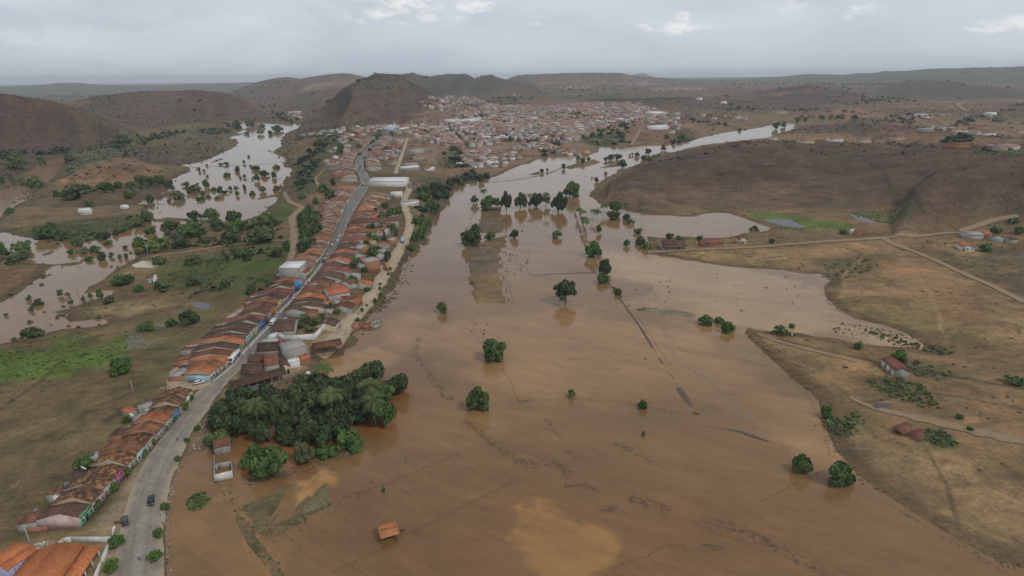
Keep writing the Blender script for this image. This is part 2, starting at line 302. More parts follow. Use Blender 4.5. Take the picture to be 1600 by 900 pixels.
COVER = [
 ([(1165,150),(1215,139),(1265,132.5),(1315,139),(1352,150),(1300,158),(1200,158)], (.068,.056,.05), 60, .85), ([(1352,146),(1395,133),(1430,129),(1465,128),(1520,133),(1600,143),(1600,154),(1450,152)], (.072,.06,.05), 80, .8),
 ([(604,122),(640,118),(670,122),(700,117.5),(726,117),(745,125),(765,119),(790,128),(770,146),(700,150),(650,138)], (.06,.062,.05), 60, .8), ([(1190,147),(1260,142),(1340,138),(1330,142),(1220,150)], (.22,.16,.11), 40, .7), ([(1180,128),(1300,124),(1500,118),(1600,118),(1600,124),(1400,130)], (.075,.078,.06), 120, .6),
 ([(120,170),(200,152),(262,146),(345,144),(385,156),(412,176),(330,186),(230,186)], (.105,.07,.056), 40, .7), ([(0,155),(60,162),(140,182),(180,205),(120,215),(0,215)], (.098,.068,.053), 30, .7), ([(560,124),(600,118),(640,124),(600,140),(540,150)], (.075,.078,.045), 50, .6), ([(500,165),(540,145),(600,150),(640,175),(600,195),(520,190)], (.088,.066,.056), 40, .6), # outline
 ([(924,303),(960,280),(1000,256),(1100,229),(1300,225),(1600,238),(1750,260),(1750,335),(1400,322),(1200,326),(1100,330),(1000,329),(936,316)], (.1,.07,.053), 10, .85),
 ([(930,308),(1000,304),(1080,318),(1060,334),(980,328)], (.17,.115,.075), 9, .6), ([(1100,300),(1250,312),(1400,318),(1300,326),(1150,322)], (.125,.085,.06), 12, .5), ([(1150,240),(1300,236),(1380,250),(1250,262)], (.085,.072,.05), 16, .6),
 ([(0,600),(0,900),(60,900),(150,760),(330,560),(420,470),(300,500),(150,520)], (.138,.106,.058), 25, .8),
 ([(-90,540),(0,544),(70,546),(84,530),(112,527),(138,532),(144,544),(172,534),(190,530),(194,546),(180,562),(158,572),(124,578),(112,588),(86,588),(60,588),(20,597),(0,600),(-90,606)], (.088,.138,.03), 7, .9),
 ([(30,832),(62,792),(95,757),(118,738),(128,744),(100,775),(75,800),(52,835)], (.06,.088,.028), 3, .8),
 ([(270,500),(330,470),(360,480),(330,520),(300,540),(280,560),(240,600),(215,590)], (.125,.118,.055), 10, .6),
 ([(240,425),(300,400),(400,386),(456,382),(455,420),(440,440),(380,458),(300,452),(245,452)], (.088,.1,.042), 8, .85),
 ([(310,420),(360,416),(440,404),(440,418),(400,428),(320,434)], (.075,.115,.032), 6, .7),
 ([(245,418),(300,412),(360,412),(330,424),(260,440)], (.08,.11,.035), 6, .6),
 ([(130,500),(150,480),(220,470),(300,470),(310,480),(240,485),(180,500),(140,502)], (.26,.2,.115), 6, .7),
 ([(160,440),(206,412),(246,418),(240,440),(200,452),(150,450)], (.24,.175,.1), 6, .7),
 ([(436,306),(450,312),(470,326),(464,345),(446,350),(400,345),(422,330)], (.08,.098,.035), 6, .9),
 ([(440,350),(462,345),(455,372),(436,374)], (.2,.145,.085), 5, .8),
 ([(470,205),(520,195),(560,210),(520,250),(495,300),(500,330),(470,400),(455,430),(452,400),(468,340),(455,300),(450,262),(440,230)], (.08,.085,.042), 14, .75),
 ([(455,222),(490,215),(500,235),(470,250)], (.16,.105,.066), 8, .8),
 ([(470,320),(500,295),(506,310),(500,330),(476,345)], (.2,.13,.085), 6, .8),
 ([(90,288),(130,262),(165,250),(190,247),(250,262),(250,282),(200,286),(150,292)], (.255,.152,.085), 8, .85),
 ([(160,262),(200,250),(236,268),(205,276)], (.13,.09,.068), 6, .6),
 ([(-60,425),(60,420),(76,417),(40,448),(0,470),(-60,480)], (.18,.105,.065), 6, .85),
 ([(15,330),(70,318),(140,322),(210,325),(200,345),(120,345),(20,358)], (.19,.14,.085), 7, .8),
 ([(10,360),(110,344),(205,336),(190,355),(140,370),(60,372)], (.07,.082,.038), 7, .8),
 ([(300,205),(370,208),(350,222),(372,226),(330,242),(250,246),(200,245)], (.1,.09,.058), 12, .6),
 ([(100,240),(180,220),(260,215),(200,244),(170,250),(110,275),(95,278)], (.105,.115,.062), 10, .6),
 ([(1180,520),(1290,530),(1440,548),(1600,600),(1700,640),(1700,960),(1560,880),(1400,780),(1300,680),(1280,625)], (.208,.138,.078), 8, .75),
 ([(1175,518),(1230,540),(1300,556),(1350,560),(1440,590),(1400,600),(1330,580),(1260,560),(1190,530)], (.31,.215,.115), 5, .6),
 ([(1290,560),(1350,560),(1356,600),(1340,625),(1300,600)], (.3,.19,.1), 6, .7),
 ([(1286,645),(1310,655),(1340,640),(1356,660),(1330,690),(1300,680)], (.1,.105,.045), 6, .7),
 ([(1360,590),(1400,588),(1440,600),(1470,640),(1420,630),(1370,620)], (.09,.1,.042), 6, .75),
 ([(1420,560),(1470,565),(1520,585),(1480,600),(1430,590)], (.095,.1,.045), 7, .6),
 ([(1440,672),(1470,672),(1496,694),(1470,698),(1445,690)], (.062,.09,.03), 4, .9),
 ([(1310,690),(1380,740),(1470,800),(1560,860),(1600,880),(1600,860),(1480,790),(1400,730),(1330,690)], (.12,.098,.058), 5, .7),
 ([(1380,700),(1460,720),(1540,740),(1600,800),(1600,840),(1500,800),(1420,750)], (.275,.185,.097), 12, .55),
 ([(1030,398),(1200,388),(1390,378),(1480,416),(1560,455),(1700,520),(1600,545),(1480,520),(1380,500),(1300,470),(1290,440),(1200,420),(1100,410)], (.232,.158,.086), 8, .85),
 ([(1278,412),(1310,405),(1350,398),(1386,412),(1360,430),(1310,440),(1284,430)], (.095,.082,.045), 8, .75),
 ([(1380,412),(1440,415),(1450,425),(1400,430)], (.31,.175,.095), 6, .7),
 ([(1440,450),(1500,445),(1560,470),(1540,500),(1480,500)], (.24,.14,.08), 9, .7),
 ([(1290,440),(1310,470),(1360,500),(1450,540),(1540,560),(1560,530),(1480,505),(1400,495),(1330,470)], (.135,.115,.055), 7, .7),
 ([(1330,480),(1440,470),(1480,495),(1400,505)], (.15,.12,.06), 8, .5),
 ([(1400,386),(1500,395),(1600,380),(1700,400),(1700,500),(1600,465),(1500,420)], (.112,.09,.055), 7, .8),
 ([(1440,378),(1490,380),(1530,395),(1500,402)], (.26,.18,.11), 4, .7),
 ([(1165,330),(1230,334),(1290,345),(1340,352),(1320,362),(1250,362),(1210,354)], (.09,.128,.036), 5, .9),
 ([(1310,330),(1370,326),(1440,328),(1420,344),(1385,349),(1340,339)], (.066,.09,.038), 7, .75),
 ([(1180,366),(1300,362),(1420,350),(1600,340),(1600,370),(1480,366),(1380,372),(1200,382)], (.14,.1,.066), 8, .7),
 ([(1040,318),(1090,322),(1110,332),(1060,336)], (.27,.185,.105), 8, .5),
 ([(930,310),(1000,300),(1060,318),(1040,334),(980,328)], (.13,.092,.064), 10, .7),
 ([(600,220),(660,250),(720,262),(800,262),(860,246),(930,240),(1000,220),(1040,180),(1000,160),(860,158),(760,165),(640,190)], (.21,.145,.11), 25, .85),
 ([(905,222),(930,208),(970,208),(985,225),(960,231),(934,231)], (.07,.09,.036), 7, .85),
 ([(690,240),(720,232),(750,250),(740,262),(690,262)], (.07,.085,.038), 7, .85),
 ([(660,268),(720,262),(800,258),(820,258),(760,275),(700,275)], (.2,.13,.088), 7, .85),
 ([(640,285),(660,275),(720,282),(768,278),(720,290),(700,318),(680,343),(664,370),(640,396),(634,390),(646,350)], (.085,.085,.045), 7, .85),
 ([(650,300),(662,300),(668,330),(655,345)], (.19,.125,.085), 5, .7),
 ([(600,470),(626,425),(640,400),(648,384),(630,384),(604,430),(580,470),(550,505)], (.085,.085,.045), 5, .7),
 ([(545,525),(575,503),(560,530),(541,545)], (.075,.09,.038), 3, .8),
 ([(980,205),(1030,192),(1090,212),(1060,224),(1010,228),(950,228)], (.185,.112,.075), 12, .75),
 ([(1050,205),(1090,214),(1080,222),(1050,224)], (.075,.08,.045), 7, .7),
 ([(1080,182),(1150,178),(1240,195),(1180,200),(1110,210)], (.16,.108,.072), 15, .6),
 ([(1100,190),(1130,193),(1200,205),(1180,207)], (.075,.082,.045), 6, .6),
 ([(1290,170),(1330,165),(1370,180),(1330,186)], (.22,.125,.085), 20, .7),
 ([(1430,197),(1470,196),(1480,205),(1440,207)], (.075,.1,.04), 6, .8), ([(1530,235),(1600,236),(1600,246),(1530,242)], (.08,.105,.042), 6, .8),
 ([(1380,205),(1500,210),(1600,220),(1600,232),(1480,225),(1400,220)], (.24,.155,.095), 10, .6),
 ([(196,226),(216,220),(222,224),(200,230)], (.12,.15,.045), 6, .8), ([(200,206),(300,200),(330,206),(240,216)], (.1,.115,.05), 8, .6),
 ([(150,832),(160,800),(205,735),(250,690),(300,640),(316,618),(330,612),(300,660),(250,740),(230,800),(200,850),(190,900),(150,900)], (.3,.24,.165), 2.5, .9),
 ([(262,900),(256,850),(258,790),(272,730),(300,680),(340,640),(336,700),(300,708),(270,740),(264,800)], (.235,.18,.13), 2, .85),
 ([(0,860),(60,842),(150,832),(160,850),(180,900),(0,900)], (.235,.18,.1), 4, .7),
 ([(330,690),(340,640),(420,610),(500,575),(520,560),(500,600),(470,650),(420,690)], (.2,.12,.06), 4, .8),
 ([(386,560),(450,545),(500,545),(500,575),(440,600),(360,618)], (.26,.2,.145), 2, .8),
 ([(500,555),(545,505),(570,478),(560,470),(530,505),(500,535)], (.27,.21,.15), 3, .8),
 ([(265,600),(280,560),(310,540),(330,525),(320,545),(295,580),(290,610)], (.17,.14,.075), 3, .5),
 ([(729,387),(781,387),(781,428),(733,433)], (.14,.105,.075), 3, 1), ([(733,433),(780,430),(790,474),(742,475)], (.22,.15,.085), 3, .9), ([(748,347),(787,346),(789,362),(742,362)], (.13,.1,.075), 3, 1),
 ([(370,800),(400,779),(460,757),(440,792),(410,828),(388,824)], (.15,.125,.068), 2, 1), ([(518,749),(511,792),(464,809),(467,793),(490,766)], (.145,.125,.072), 2, 1), ([(1000,480),(1092,488),(1088,498),(1004,490)], (.2,.17,.13), 2, .9),
 ([(820,276),(850,266),(850,275)], (.09,.14,.04), 3, .9), ([(934,264),(970,254),(972,260)], (.09,.12,.045), 3, .9), ([(1004,250),(1044,236),(1030,247)], (.085,.11,.04), 3, .9),
]
for pts, c, fe, st in COVER:
    pg = polyG(pts); s = sdist(gx, gy, pg, 3*fe+40)
    s = s + (nB*1.6+nA)*fe*1.3
    colr = lerp(colr, c, sstep(-fe, fe, s)*st)
def resample_(p):
    o = [p[0]]
    for a, b in zip(p[:-1], p[1:]):
        n_ = max(2, int(np.hypot(*(b-a))/8)); o += [a+(b-a)*t+np.array([vnoise(a[0]+t*9, a[1], 1)-.5, vnoise(a[0], a[1]+t*9, 2)-.5])*5*(0 < t < 1) for t in np.linspace(0, 1, n_)[1:]]
    return np.array(o)
TRACKS = [ # thin foot and cattle paths, ditches and hedge lines worn into the fields
 ([(1386,376),(1350,400),(1320,430),(1312,470)], 1.0, (.3,.21,.125), .6), ([(1400,390),(1440,440),(1470,500),(1480,540)], 1.0, (.3,.21,.125), .5), ([(1180,524),(1290,548),(1400,574),(1500,590),(1600,608)], 1.3, (.07,.055,.035), .7), ([(1345,632),(1420,612),(1500,620),(1600,640)], 1.0, (.08,.065,.04), .6),
 ([(1330,700),(1400,705),(1500,740),(1600,790)], .8, (.3,.215,.125), .5), ([(1440,690),(1480,760),(1500,830)], .8, (.09,.07,.042), .6), ([(1230,560),(1300,590),(1340,622)], .9, (.3,.21,.12), .6), ([(1335,240),(1380,270),(1425,305),(1440,330)], 3.0, (.06,.05,.036), .7), ([(1040,260),(1100,262),(1200,256)], 2.0, (.14,.1,.07), .5), ([(980,312),(1060,300),(1150,296),(1260,300)], 1.6, (.15,.105,.075), .5),
 ([(0,640),(60,598),(100,560)], .9, (.06,.05,.035), .6), ([(0,690),(120,640),(230,600)], .6, (.2,.155,.095), .5), ([(20,760),(150,690),(250,610)], .6, (.19,.15,.09), .5), ([(170,655),(182,648),(190,640)], 1.6, (.06,.045,.035), .7), ([(0,780),(40,742),(52,716)], .7, (.2,.155,.09), .4), ([(150,545),(230,535),(300,515)], .8, (.21,.16,.1), .5),
 ([(160,176),(210,190),(250,200),(262,206)], 4, (.06,.048,.04), .6), ([(520,160),(560,150),(600,165),(640,170)], 4, (.13,.09,.065), .5), ([(1290,176),(1340,172),(1380,180)], 5, (.2,.13,.09), .6), ([(1360,190),(1420,196),(1500,200)], 4, (.22,.15,.1), .6), ([(1000,150),(1100,152),(1200,148),(1300,150)], 6, (.17,.12,.085), .5)]
for pts, wdt, c, st in TRACKS:
    pg = resample_(polyG(pts)); lo = pg.min(0)-20; hi = pg.max(0)+20; m = np.nonzero((gx > lo[0]) & (gx < hi[0]) & (gy > lo[1]) & (gy < hi[1]))[0]
    if len(m) == 0: continue
    d, _ = pdist(gx[m], gy[m], pg); wv_ = np.maximum(wdt, gr[m]*.0016); colr[m] = lerp(colr[m], c, (1-sstep(wv_*.5, wv_*1.6, d+nB[m]*wdt))*st)
var = 1 + .6*nB + .5*nS*sstep(1, 8, sdl) + .4*nA
colr = colr*np.clip(var, .6, 1.5)[:, None]
dry = sstep(.05, .2, fbm(gx*1.3, gy*4, 34, 101, 4))*(1-hmask)*right*sstep(0, 6, sdl)
colr = lerp(colr, (.1, .085, .05), dry*.45)
colr = lerp(colr, (.095, .068, .044), (1-sstep(1, 6, np.abs(sdl-2.2)))*.75*sstep(-.2, .15, nB+.1))

colr *= (.87 + .1*right*(1-hmask))[:, None]
# ------------------------------------------------------------------ materials
MATS = {}
def newmat(name):
    m = bpy.data.materials.new(name); m.use_nodes = True; t = m.node_tree; t.nodes.clear()
    o = t.nodes.new('ShaderNodeOutputMaterial'); b = t.nodes.new('ShaderNodeBsdfPrincipled'); t.links.new(b.outputs[0], o.inputs[0])
    MATS[name] = m; return m, t, b
def nd(t, kind, **k):
    n = t.nodes.new(kind)
    for a, b in k.items(): setattr(n, a, b)
    return n
def tnoise(t, vec, scale, det=4, rough=.55, dist=0):
    n = nd(t, 'ShaderNodeTexNoise'); n.inputs['Scale'].default_value = scale; n.inputs['Detail'].default_value = det; n.inputs['Roughness'].default_value = rough; n.inputs['Distortion'].default_value = dist
    if vec is not None: t.links.new(vec, n.inputs['Vector'])
    return n
def tramp(t, src, pts):
    r = nd(t, 'ShaderNodeValToRGB'); e = r.color_ramp.elements
    while len(e) > 1: e.remove(e[0])
    e[0].position, e[0].color = pts[0][0], (*pts[0][1], 1)
    for p, c in pts[1:]: x = e.new(p); x.color = (*c, 1)
    t.links.new(src, r.inputs[0]); return r
def tmix(t, a, b, fac=None, mode='MIX', f=1.0):
    m = nd(t, 'ShaderNodeMix', data_type='RGBA', blend_type=mode); m.inputs['Factor'].default_value = f
    if fac is not None: t.links.new(fac, m.inputs['Factor'])
    for s, k in ((a, 6), (b, 7)):
        if isinstance(s, tuple): m.inputs[k].default_value = (*s, 1)
        else: t.links.new(s, m.inputs[k])
    return m.outputs[2]
def tbump(t, b, h, strength, dist):
    n = nd(t, 'ShaderNodeBump'); n.inputs['Strength'].default_value = strength; n.inputs['Distance'].default_value = dist
    t.links.new(h, n.inputs['Height']); t.links.new(n.outputs[0], b.inputs['Normal'])
def mappedT(t, scale, rz):
    c = nd(t, 'ShaderNodeTexCoord'); m = nd(t, 'ShaderNodeMapping', vector_type='TEXTURE'); m.inputs['Scale'].default_value = scale; m.inputs['Rotation'].default_value = (0, 0, rz)
    t.links.new(c.outputs['Object'], m.inputs[0]); return m.outputs[0]
def mapped(t, scale, src='Object', rot=(0, 0, 0)):
    c = nd(t, 'ShaderNodeTexCoord'); m = nd(t, 'ShaderNodeMapping'); m.inputs['Scale'].default_value = scale; m.inputs['Rotation'].default_value = rot
    t.links.new(c.outputs[src], m.inputs[0]); return m.outputs[0]

def mat_ground():
    m, t, b = newmat('ground_cover'); b.inputs['Roughness'].default_value = .95; b.inputs['Specular IOR Level'].default_value = .1
    at = nd(t, 'ShaderNodeAttribute', attribute_name='Col'); p = mapped(t, (1, 1, 1))
    a = tnoise(t, p, .9, 5, .65); c = tnoise(t, p, .13, 6, .68, .6); d = tnoise(t, p, .03, 5, .6)
    f1 = tramp(t, a.outputs['Fac'], [(.3, (.72, .72, .72)), (.5, (1, 1, 1)), (.72, (1.3, 1.28, 1.2))])
    f2 = tramp(t, c.outputs['Fac'], [(.3, (.62, .66, .68)), (.48, (1, 1, 1)), (.7, (1.35, 1.28, 1.2))])
    f3 = tramp(t, d.outputs['Fac'], [(.3, (.8, .83, .8)), (.5, (1, 1, 1)), (.7, (1.18, 1.12, 1.08))])
    x = tmix(t, at.outputs['Color'], f1.outputs[0], mode='MULTIPLY'); x = tmix(t, x, f2.outputs[0], mode='MULTIPLY'); x = tmix(t, x, f3.outputs[0], mode='MULTIPLY')
    st = tnoise(t, mappedT(t, (30, 5, 8), R_(12)), 1.0, 6, .68, 1.2); f4 = tramp(t, st.outputs['Fac'], [(.3, (.78, .8, .8)), (.46, (.99, .99, .99)), (.7, (1.2, 1.17, 1.12))]); x = tmix(t, x, f4.outputs[0], mode='MULTIPLY')
    # scattered tussocks
    v = nd(t, 'ShaderNodeTexVoronoi'); v.inputs['Scale'].default_value = .28; t.links.new(p, v.inputs['Vector'])
    tus = tramp(t, v.outputs['Distance'], [(.0, (.72, .76, .68)), (.2, (.82, .85, .78)), (.34, (1, 1, 1))])
    patch = tramp(t, c.outputs['Fac'], [(.42, (0, 0, 0)), (.6, (1, 1, 1))])
    x = tmix(t, x, tmix(t, x, tus.outputs[0], mode='MULTIPLY'), fac=patch.outputs[0])
    t.links.new(x, b.inputs['Base Color']); tbump(t, b, c.outputs['Fac'], .55, 2.2); return m
def mat_water():
    m, t, b = newmat('flood_water'); b.inputs['Roughness'].default_value = .09; b.inputs['IOR'].default_value = 1.33; b.inputs['Specular IOR Level'].default_value = .5
    at = nd(t, 'ShaderNodeAttribute', attribute_name='Col')
    p = mapped(t, (1, 1, 1)); ps = mappedT(t, (62, 13, 1), R_(-32))
    a = tnoise(t, ps, 1.0, 6, .66, 1.4); c = tnoise(t, p, .012, 4, .6, .8); d = tnoise(t, p, .5, 5, .6)
    f1 = tramp(t, a.outputs['Fac'], [(.28, (.8, .77, .74)), (.4, (.96, .95, .94)), (.5, (1, 1, 1)), (.66, (1.12, 1.11, 1.09))]); f2 = tramp(t, c.outputs['Fac'], [(.3, (.9, .88, .86)), (.7, (1.1, 1.08, 1.06))])
    f3 = tramp(t, d.outputs['Fac'], [(.3, (.94, .94, .94)), (.7, (1.06, 1.06, 1.06))])
    x = tmix(t, at.outputs['Color'], f1.outputs[0], mode='MULTIPLY'); x = tmix(t, x, f2.outputs[0], mode='MULTIPLY'); x = tmix(t, x, f3.outputs[0], mode='MULTIPLY')
    t.links.new(x, b.inputs['Base Color'])
    pr = mappedT(t, (2.4, 1.0, 1), R_(-32)); r = tnoise(t, pr, .9, 3, .55)
    fl = tnoise(t, mappedT(t, (15, 1.9, 1), R_(-32)), 1.0, 5, .62, 1.0); f4 = tramp(t, fl.outputs['Fac'], [(.3, (.88, .86, .84)), (.45, (1, 1, 1)), (.7, (1.07, 1.06, 1.05))]); x = tmix(t, x, f4.outputs[0], mode='MULTIPLY'); t.links.new(x, b.inputs['Base Color'])
    rr_ = tramp(t, a.outputs['Fac'], [(.35, (.07, .07, .07)), (.65, (.15, .15, .15))]); t.links.new(rr_.outputs[0], b.inputs['Roughness'])
    tbump(t, b, r.outputs['Fac'], .05, .35); return m
def mat_plain(name, c, rough=.8, var=.25, scale=1.2, spec=.3, metal=0.0, stain=None):
    if name in MATS: return MATS[name]
    m, t, b = newmat(name); b.inputs['Roughness'].default_value = rough; b.inputs['Specular IOR Level'].default_value = spec; b.inputs['Metallic'].default_value = metal
    p = mapped(t, (1, 1, 1)); n = tnoise(t, p, scale, 5, .62)
    f = tramp(t, n.outputs['Fac'], [(.28, (1-var, 1-var, 1-var)), (.5, (1, 1, 1)), (.75, (1+var*.6, 1+var*.55, 1+var*.5))])
    x = tmix(t, c, f.outputs[0], mode='MULTIPLY')
    if stain:
        s = tnoise(t, mapped(t, (.8, .8, .25)), .9, 5, .65); fa = tramp(t, s.outputs['Fac'], [(.5, (0, 0, 0)), (.72, (.75, .75, .75))])
        x = tmix(t, x, stain, fac=fa.outputs[0])
    t.links.new(x, b.inputs['Base Color']); return m
def mat_roof(name, c_old, c_new, split=.5, stripe=.25, scale=.45, edge=.13):
    """clay tiles: rows running down the slope, patches of older and newer tile, a shade of its own per roof"""
    if name in MATS: return MATS[name]
    m, t, b = newmat(name); b.inputs['Roughness'].default_value = .85; b.inputs['Specular IOR Level'].default_value = .2
    p = mapped(t, (1, 1, 1)); oi = nd(t, 'ShaderNodeObjectInfo')
    sh = nd(t, 'ShaderNodeVectorMath', operation='MULTIPLY_ADD'); t.links.new(oi.outputs['Random'], sh.inputs[0]); sh.inputs[1].default_value = (60, 33, 7); t.links.new(p, sh.inputs[2])
    n = tnoise(t, sh.outputs[0], scale, 5, .7, .5); q = tnoise(t, sh.outputs[0], 2.6, 3, .6)
    rm = tramp(t, n.outputs['Fac'], [(split-edge, c_old), (split+edge, c_new)])
    wv = nd(t, 'ShaderNodeTexWave', bands_direction='X'); wv.inputs['Scale'].default_value = 2.4; wv.inputs['Distortion'].default_value = 1.2; t.links.new(p, wv.inputs['Vector'])
    st = tramp(t, wv.outputs['Fac'], [(.2, (1-stripe,)*3), (.7, (1+stripe*.3,)*3)])
    f = tramp(t, q.outputs['Fac'], [(.3, (.6, .58, .58)), (.5, (1, 1, 1)), (.72, (1.35, 1.3, 1.2))])
    pv = tramp(t, oi.outputs['Random'], [(0, (.78, .76, .76)), (.5, (1, 1, 1)), (1, (1.2, 1.16, 1.12))])
    x = tmix(t, rm.outputs[0], st.outputs[0], mode='MULTIPLY'); x = tmix(t, x, f.outputs[0], mode='MULTIPLY'); x = tmix(t, x, pv.outputs[0], mode='MULTIPLY')
    t.links.new(x, b.inputs['Base Color']); tbump(t, b, wv.outputs['Fac'], .5, .12); return m
def mat_leaf(name, c, c2):
    m, t, b = newmat(name); b.inputs['Roughness'].default_value = .6; b.inputs['Specular IOR Level'].default_value = .25
    at = nd(t, 'ShaderNodeAttribute', attribute_name='Col'); oi = nd(t, 'ShaderNodeObjectInfo')
    x = tmix(t, c, c2, fac=at.outputs['Fac'])
    pv = tramp(t, oi.outputs['Random'], [(0, (.78, .84, .8)), (.5, (1, 1, 1)), (1, (1.25, 1.15, 1.1))])
    x = tmix(t, x, pv.outputs[0], mode='MULTIPLY'); t.links.new(x, b.inputs['Base Color']); return m
def mat_attr(name, rough=.85):
    m, t, b = newmat(name); b.inputs['Roughness'].default_value = rough; b.inputs['Specular IOR Level'].default_value = .2
    at = nd(t, 'ShaderNodeAttribute', attribute_name='Col'); n = tnoise(t, mapped(t, (1, 1, 1)), .4, 4, .6)
    f = tramp(t, n.outputs['Fac'], [(.3, (.75, .75, .75)), (.7, (1.2, 1.2, 1.2))]); x = tmix(t, at.outputs['Color'], f.outputs[0], mode='MULTIPLY')
    t.links.new(x, b.inputs['Base Color']); return m
def mat_road(name, c, c2, dust):
    m, t, b = newmat(name); b.inputs['Roughness'].default_value = .85; b.inputs['Specular IOR Level'].default_value = .25
    at = nd(t, 'ShaderNodeAttribute', attribute_name='Col')   # red = distance from the middle of the road (0 centre, 1 edge)
    p = mapped(t, (1, 1, 1)); n = tnoise(t, p, .22, 6, .65, .5); q = tnoise(t, p, 1.6, 4, .6)
    x = tramp(t, n.outputs['Fac'], [(.34, c), (.62, c2)]).outputs[0]
    f = tramp(t, q.outputs['Fac'], [(.3, (.8, .8, .8)), (.7, (1.15, 1.15, 1.15))]); x = tmix(t, x, f.outputs[0], mode='MULTIPLY')
    ma = nd(t, 'ShaderNodeMath', operation='MULTIPLY_ADD'); t.links.new(n.outputs['Fac'], ma.inputs[0]); ma.inputs[1].default_value = 1.3; ma.inputs[2].default_value = -.65
    ad = nd(t, 'ShaderNodeMath', operation='ADD'); t.links.new(at.outputs['Fac'], ad.inputs[0]); t.links.new(ma.outputs[0], ad.inputs[1])
    tr = tramp(t, at.outputs['Fac'], [(.0, (1.04, 1.04, 1.04)), (.16, (1, 1, 1)), (.3, (.84, .84, .84)), (.46, (1, 1, 1)), (.62, (.9, .9, .9)), (.8, (1, 1, 1))]); x = tmix(t, x, tr.outputs[0], mode='MULTIPLY')
    e = tramp(t, ad.outputs[0], [(.6, (0, 0, 0)), (.95, (1, 1, 1))]); x = tmix(t, x, dust, fac=e.outputs[0])
    t.links.new(x, b.inputs['Base Color']); return m

# ------------------------------------------------------------------ object helpers
def tag(o, label=None, cat=None, group=None, kind=None):
    if label: o['label'] = label
    if cat: o['category'] = cat
    if group: o['group'] = group
    if kind: o['kind'] = kind
    return o
def empty(name, loc, rz=0.0, label=None, cat=None, group=None):
    o = bpy.data.objects.new(name, None); COL.objects.link(o); o.location = loc; o.rotation_euler = (0, 0, rz); o.empty_display_size = .5
    return tag(o, label, cat, group)
def np_mesh(name, verts, faces, mats, attr=None, smooth=False, parent=None, midx=None):
    """verts (n,3), faces list of tuples or (m,4) array; attr (n,3) point colours"""
    me = bpy.data.meshes.new(name)
    v = np.asarray(verts, np.float32); me.vertices.add(len(v)); me.vertices.foreach_set('co', v.ravel())
    if isinstance(faces, np.ndarray):
        k = faces.shape[1]; li = faces.ravel().astype(np.int32); starts = np.arange(len(faces), dtype=np.int32)*k
    else:
        li = np.fromiter((i for f in faces for i in f), np.int32); cnt = np.array([len(f) for f in faces], np.int32); starts = np.concatenate([[0], np.cumsum(cnt)[:-1]]).astype(np.int32)
    me.loops.add(len(li)); me.loops.foreach_set('vertex_index', li); me.polygons.add(len(starts)); me.polygons.foreach_set('loop_start', starts)
    if smooth: me.polygons.foreach_set('use_smooth', np.ones(len(starts), bool))
    for m in (mats if isinstance(mats, (list, tuple)) else [mats]): me.materials.append(m)
    if midx is not None: me.polygons.foreach_set('material_index', np.asarray(midx, np.int32))
    me.update(calc_edges=True); me.validate()
    if attr is not None:
        a = me.color_attributes.new('Col', 'FLOAT_COLOR', 'POINT'); c = np.ones((len(v), 4), np.float32); c[:, :3] = attr; a.data.foreach_set('color', c.ravel())
    o = bpy.data.objects.new(name, me); COL.objects.link(o)
    if parent is not None: o.parent = parent
    return o
class MB:
    """collects boxes, tubes, plates; build() links ONE mesh object"""
    def __init__(s): s.v = []; s.f = []
    def add(s, vs, fs):
        k = len(s.v); s.v += [tuple(map(float, p)) for p in vs]; s.f += [tuple(i+k for i in f) for f in fs]; return s
    def box(s, x0, x1, y0, y1, z0, z1):
        return s.add([(x0,y0,z0),(x1,y0,z0),(x1,y1,z0),(x0,y1,z0),(x0,y0,z1),(x1,y0,z1),(x1,y1,z1),(x0,y1,z1)], [(0,3,2,1),(4,5,6,7),(0,1,5,4),(1,2,6,5),(2,3,7,6),(3,0,4,7)])
    def hexa(s, p): return s.add(p, [(0,3,2,1),(4,5,6,7),(0,1,5,4),(1,2,6,5),(2,3,7,6),(3,0,4,7)])
    def prism(s, prof, y0, y1, axis='y'):
        n = len(prof)
        if axis == 'y': vs = [(a, y0, b) for a, b in prof]+[(a, y1, b) for a, b in prof]
        elif axis == 'x': vs = [(y0, a, b) for a, b in prof]+[(y1, a, b) for a, b in prof]
        else: vs = [(a, b, y0) for a, b in prof]+[(a, b, y1) for a, b in prof]
        return s.add(vs, [tuple(range(n)), tuple(range(2*n-1, n-1, -1))]+[(i, (i+1) % n+0, (i+1) % n+n, i+n)[::-1] for i in range(n)])
    def tube(s, pts, rad, n=7):
        pts = [Vector(p) for p in pts]; rad = rad if isinstance(rad, (list, tuple)) else [rad]*len(pts); k = len(s.v); vs = []
        for i, p in enumerate(pts):
            d = (pts[min(i+1, len(pts)-1)]-pts[max(i-1, 0)]).normalized(); a = d.orthogonal().normalized(); b = d.cross(a)
            vs += [p+(a*math.cos(2*math.pi*j/n)+b*math.sin(2*math.pi*j/n))*rad[i] for j in range(n)]
        fs = [(i*n+j, i*n+(j+1) % n, (i+1)*n+(j+1) % n, (i+1)*n+j) for i in range(len(pts)-1) for j in range(n)]
        fs += [tuple(range(n-1, -1, -1)), tuple((len(pts)-1)*n+j for j in range(n))]
        return s.add(vs, fs)
    def build(s, name, mat, parent=None, smooth=False):
        return np_mesh(name, np.array(s.v), s.f, mat, smooth=smooth, parent=parent)

# ------------------------------------------------------------------ ground and flood
ii, jj = np.meshgrid(np.arange(NAz-1), np.arange(NR-1), indexing='ij'); q0 = (ii*NR+jj).ravel()
quads = np.stack([q0, q0+NR, q0+NR+1, q0+1], 1)[:, ::-1]
tag(np_mesh('ground', np.stack([gx, gy, hgt], 1), quads[:, ::-1], mat_ground(), attr=np.clip(colr, .01, .6), smooth=True), kind='structure')
